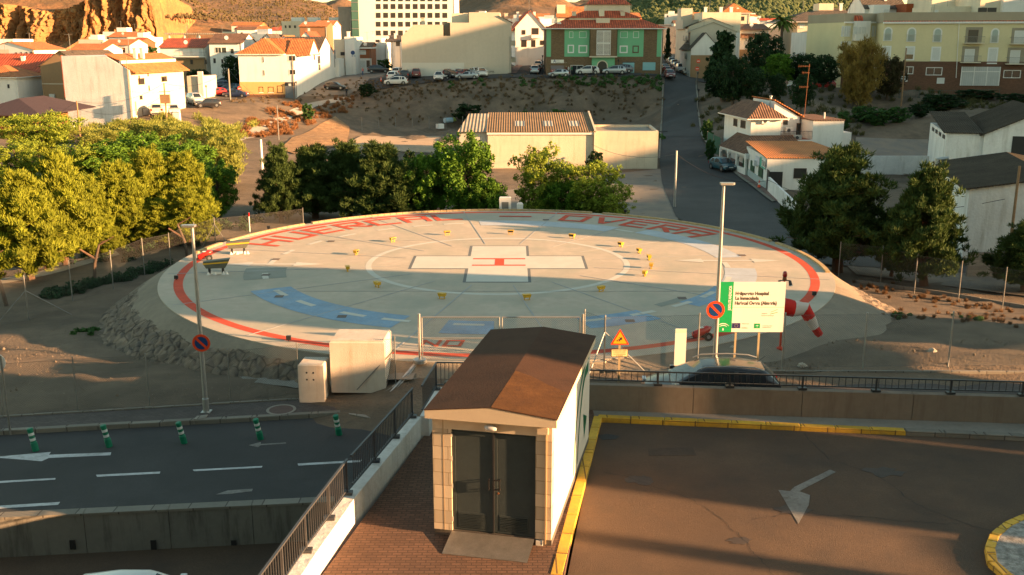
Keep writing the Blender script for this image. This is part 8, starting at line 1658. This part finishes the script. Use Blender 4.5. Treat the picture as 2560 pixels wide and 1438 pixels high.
def nosign(label, px, py, Y, r=.45):
    p = PY(px, py, Y); g = hz(p.x, Y); t = thing('traffic_sign', label, 'traffic sign', (p.x, Y, g)); MB().tube((0,.03,0),(0,.03,p.z-g),.04,n=6).build('pole', M_['galvdk'], t); m = MB(); disc(m, 0, 0, p.z-g, r, 20); m.build('sign_plate', M_sred, t); MB().box(-r*.7, r*.7, -.006, -.001, p.z-g-r*.16, p.z-g+r*.16).build('white_bar', M_swhite, t)
nosign('upper round no entry sign by the gable at the street corner', 1746, 153, 194.5, .38); nosign('lower round no entry sign above the slope', 1743, 172, 193, .38); nosign('no entry sign half behind the car at the ochre wall', 599, 221, 183, .38)
def slamp(label, px, pyb, pyt, Y):
    x = wx(px, Y, 3); g = hz(x, Y); h = PY(px, pyt, Y).z-g; t = thing('street_lamp', label, 'street lamp', (x, Y, g)); MB().tube((0,0,-.3),(0,0,h-.5),.07,.045,8).build('pole', M_['metaldk'], t); MB().lathe([(.06,h-.5),(.17,h-.15),(.2,h-.1),(.05,h)],8).build('lantern', M_['metaldk'], t)
slamp('black lantern lamp beside the grey garage of the ochre house', 741, 236, 203, 183.2); slamp('black lantern lamp on the right bank of the sloping road, upper', 1743, 228, 180, 186); slamp('black lantern lamp on the right bank of the sloping road, lower', 1746, 278, 222, 165); slamp('lantern lamp before the arched doorway of the green block', 1545, 186, 148, 199.4); slamp('lantern lamp at the corner of the side street', 1356, 200, 138, 204); slamp('dark lamp on the lane beside the white van', 516, 250, 213, 176)
# traffic cone on the pavement, orange cone in the lot, roadside mesh fences, bins, debris
def cone(label, px, py, k=1.):
    p = TG(px, py); t = thing('traffic_cone', label, 'traffic cone', (p.x, p.y, p.z+.2)); MB().box(-.2,.2,-.2,.2,0,.04).build('base', M_['black'], t); MB().lathe([(.15,.04),(.1,.3)],12).lathe([(.07,.45),(.03,.7)],12).build('cone', M_sred, t); MB().lathe([(.1,.3),(.07,.45)],12).build('white_band', M_swhite, t); t.scale = (k,)*3
cone('orange and white cone on the pavement before the shop', 1897, 474, 1.1); cone('orange cone on the grey lot left of the beige wall', 953, 207, 1.3)
p = TG(1768, 372); q = TG(1800, 400); t = thing('screen_fence', 'dark green mesh screen fence at the road end of the arched porch', 'fence', p); v = q-p; t.rotation_euler = (0,0,math.atan2(v.y, v.x)); MB().box(0, v.length, -.02, .02, 0, 2.2).build('screen', mat('green_screen', (.015,.10,.06), .8, .1, 2), t); [MB().tube((x,-.05,-.2),(x,-.05,2.3),.04).build('post', M_['galvdk'], t) for x in (0, v.length/2, v.length)]
for (px, py, lab, c_, s_) in ((1121,308,'pale blue drum lying in the rubbish behind the warehouse','blue',(.5,.9)),(1100,322,'white crate dropped at the edge of the dirt field','white',(.45,.7)),(1135,305,'yellow green sack beside the pale blue drum','yellow',(.4,.5))):
    p = TG(px, py); t = thing('drum' if 'drum' in lab else 'crate' if 'crate' in lab else 'sack', lab, 'rubbish', p, .6); mc = {'blue': mat('pale_blue_plastic', (.35,.5,.6), .5, .1, 2), 'white': M_['frame'], 'yellow': mat('lime_plastic', (.4,.45,.1), .6, .1, 2)}[c_]
    if c_ == 'blue': MB().tube((-.8,0,.45),(.8,0,.45),.45,n=16).tube((-.82,0,.45),(-.8,0,.45),.38,n=16).build('drum_body', mc, t)
    elif c_ == 'white': MB().box(-.6,.6,-.45,.45,0,.1).box(-.6,-.52,-.45,.45,.1,.8).box(.52,.6,-.45,.45,.1,.8).box(-.6,.6,-.45,-.38,.1,.8).box(-.6,.6,.38,.45,.1,.8).build('crate_body', mc, t)
    else: MB().lathe([(.2,0),(.5,.15),(.5,.4),(.25,.6),(.1,.7)],12).build('sack_body', mc, t, smooth=True)
for i in range(7):
    p = TG(905+i*42, 325-i*1); t = thing('fence_post', ['thin grey post standing in the dirt at the field edge, below the bank']*1 and f'{["first","second","third","fourth","fifth","sixth","seventh"][i]} thin post from the left along the dirt field edge', 'post', p); MB().tube((0,0,-.2),(0,0,2.0),.05,n=6).build('stake', M_['galvdk'], t); MB().box(-.1,.1,-.1,.1,-.1,.08).build('footing', M_['concrete'], t)
# railing above the slope of the cream block, railing by the dirt lane
pts_ = [PW(2010,166,4), PW(2200,161,4), PW(2400,157,3.8), PW(2500,156,3.6)]; railing('railing', 'dark green railing along the pavement below the cream block', pts_, [hz(*p)+.1 for p in pts_], 1.15, mat('dark_green_rail', (.03,.07,.06), .6, .1, 2), sp=.35, post=3)
pts_ = [P2(893,226), PW(960,203,3)]; railing('railing', 'low dark railing between the dirt lane and the grey lot', pts_, [hz(*p)+.1 for p in pts_], 1.0, M_['metaldk'], sp=.4, post=2.5)
p = TG(443, 305); t = thing('meter_cabinet', 'small white meter cabinet standing in the scrub by the transformer pole', 'cabinet', p); MB().cb(-.5,.5,-.3,.3,-.3,1.3,.05).build('body', M_['white'], t); MB().box(-.3,.3,-.32,-.301,.2,1.1).build('door', M_['frame'], t)
p = TG(408, 290); t = thing('bin', 'small pale bin between the two poles and the white car', 'bin', p); MB().lathe([(.3,0),(.34,.8),(.36,.82),(.36,.9),(.1,.98)],12).build('body', M_['cream'], t)
for i, (px, py, lb) in enumerate(((2005,925-6,'white bleached stone beside the dry tufts'),(1830,876,'flat concrete slab lying under the helipad board'),(2330,882,'pale broken rock in the middle of the right waste ground'))):
    p = at(px, py, -.25); random.seed(i); m = MB(); blobs(m, [(0,0,.02,.16)]); tag(m.build('rock', mat('pale_rock', (.45,.40,.33), .95, .2, 3)), lb, 'rock', loc=p).scale = (1.2, 1, .7)

# rooftop aerials, dishes, downpipes and wall pipes of the town
random.seed(12)
for s_ in ALL:
    try: nm_ = s_.t.name
    except ReferenceError: continue
    if s_.A.y < 140 or s_.w < 3: continue
    zt_ = max((v.co.z for c_ in s_.t.children if c_.type == 'MESH' for v in c_.data.vertices), default=s_.h)
    x = s_.w*random.uniform(.2, .8); y = s_.d*random.uniform(.35, .5); hh_ = random.uniform(1.4, 2.6)
    m = MB().tube((x,y,s_.h-.5),(x,y,zt_+hh_),.035,n=5).bar((x-.7,y,zt_+hh_-.15),(x+.5,y,zt_+hh_-.15),.03,.03)
    for k in range(5): xx = x-.65+k*.26; m.bar((xx,y-.3,zt_+hh_-.15),(xx,y+.3,zt_+hh_-.15),.02,.02)
    m.build('aerial', M_['galvdk'], s_.t)
    if random.random() < .6:
        x = s_.w*random.uniform(.1, .9); m = MB(); disc(m, x, 1.2, s_.h+1.0, .42, 12, .05); m.tube((x,1.3,s_.h-.2),(x,1.3,s_.h+1.0),.03,n=5).build('satellite_dish', M_['frame'], s_.t)
    MB().tube((s_.w-.25,-.07,-.5),(s_.w-.25,-.07,s_.h-.1),.05,n=6).build('downpipe', random.choice([M_['galvdk'], M_['white'], M_['tanw']]), s_.t)
# ------------------------------------------------------------ blocks and ridge added out of view, shaped to throw the evening shadows
TA = math.tan(SUN_A); TK = math.tan(SUN_E)/math.cos(SUN_A)
def sil(xo, pts): return [(y-(xo-x)*TA, z+(xo-x)*TK) for x, y, z in pts]
def wing(label, xo, pts, dep=4, name='shade_block', zb=-4):
    """an added unseen block whose outline is set by where its shadow edge has to fall"""
    S_ = sil(xo, pts); t = thing(name, label, 'building', (xo, 0, 0)); n_ = len(S_)
    P = [(S_[0][0], zb)]+S_+[(S_[-1][0], zb)]; V = [(0, y, z) for y, z in P]+[(dep, y-dep*TA, z) for y, z in P]; m = len(P)
    MB().add(V, [tuple(range(m-1, -1, -1)), tuple(range(m, 2*m))]+[(i, (i+1) % m, m+(i+1) % m, m+i) for i in range(m)]).build('wall', M_['cream'], t)
    y0, y1 = S_[0][0], S_[-1][0]; zt = min(z for _, z in S_)
    for i in range(int((y1-y0)/3)):
        for z in np.arange(max(1, zb+.8), zt-2, 3.2): y = y0+1.5+i*3; MB().box(-.05, -.001, y-.6, y+.6, z, z+1.4).build('window', M_['glass'], t)  # panes only dress the added blocks
    return t
def Q(q, x, z=0): return (x, q-x*TA, z)
wing('low added block out of view at right, shaping the forecourt sun patch', 46, [Q(8,10.4,-.1), Q(22.2,10.2,-.1), Q(22.3,1,-.1), Q(22.9,1,-.1), Q(23,10,-.1), Q(25.3,10,-.1)], 6)
wing('taller added block out of view at right, shading the street', 46, [Q(25.5,-34), Q(31.7,-34)], 5)
wing('mid height added block out of view at right, shading the concrete boxes', 47, [Q(31.8,-5,.2), Q(34.2,-5,.2), Q(34.3,6,-.2), Q(37,5,-.1)], 4)
wing('added shading block out of view, beside the gap for low sun', 48, [Q(37.2,-24), Q(39.6,-24)], 3, 'shade_block_mid')
wing('raised added block out of view, letting low sun pass beneath', 48, [Q(39.6,-24), Q(43.4,-24)], 3, 'shade_block_mid', 7.4)
wing('added block with sloping top out of view, shading the middle of the helipad', 48, [Q(43.4,-24), Q(46.8,-24), Q(47.2,-15.3), Q(49.4,.8), Q(50.6,14.7), Q(51,20)], 3, 'shade_block_mid')
rd = sil(165, [(-5,66.5,0),(4,64,0),(10,61.5,0)])
RP = [(-20,0),(rd[2][0]-1,20),(rd[2][0],rd[2][1]),(rd[1][0],rd[1][1]),(rd[0][0],rd[0][1])]
def rq(q, z): RP.append((q-165*TA, z+3.2))
for q_, z_ in ((76,32),(90,30),(97,26),(106,25),(120,26.3),(127,27),(133,25),(150,26),(160,34),(172,44),(214,48),(226,42),(240,30),(300,26)): rq(q_, z_)
m = MB(); VV = []
for y, z in RP: VV += [(128, y, -6), (150, y, z*.55-2), (165, y, z), (190, y, z*.6-2), (240, y, -8)]
m.add(VV, [(5*i+j, 5*i+j+1, 5*i+j+6, 5*i+j+5) for i in range(len(RP)-1) for j in range(4)]); o = m.build('hills', M_hill); o['kind'] = 'structure'  # unseen ridge added to shade the valley, crest heights chosen for its shadow
if o.data.polygons[0].normal.z < 0: o.data.flip_normals()
# the hospital the photo is taken from
t = thing('hospital', 'main hospital block from whose upper floor the photo is taken', 'building', (0, -7.5, 0)); MB().box(-40, 34, -14, 0, -4, 9.6).box(-40, -1.6, -14, 0, 9.6, 13.5).box(1.6, 34, -14, 0, 9.6, 13.5).box(-1.6, 1.6, -14, -4, 9.6, 13.5).box(-40, 34, -14, 0, 13.5, 36).build('wall', M_['dkbrick'], t)  # unseen block, its height and dark brick chosen to dim the near ground
for i in range(22):
    for z in (.5, 4, 7.2, 14.5, 18, 21.5, 25, 28.5):
        MB().box(-38+i*3.2, -36.4+i*3.2, .001, .05, z, z+1.6).build('window', M_['glass'], t)
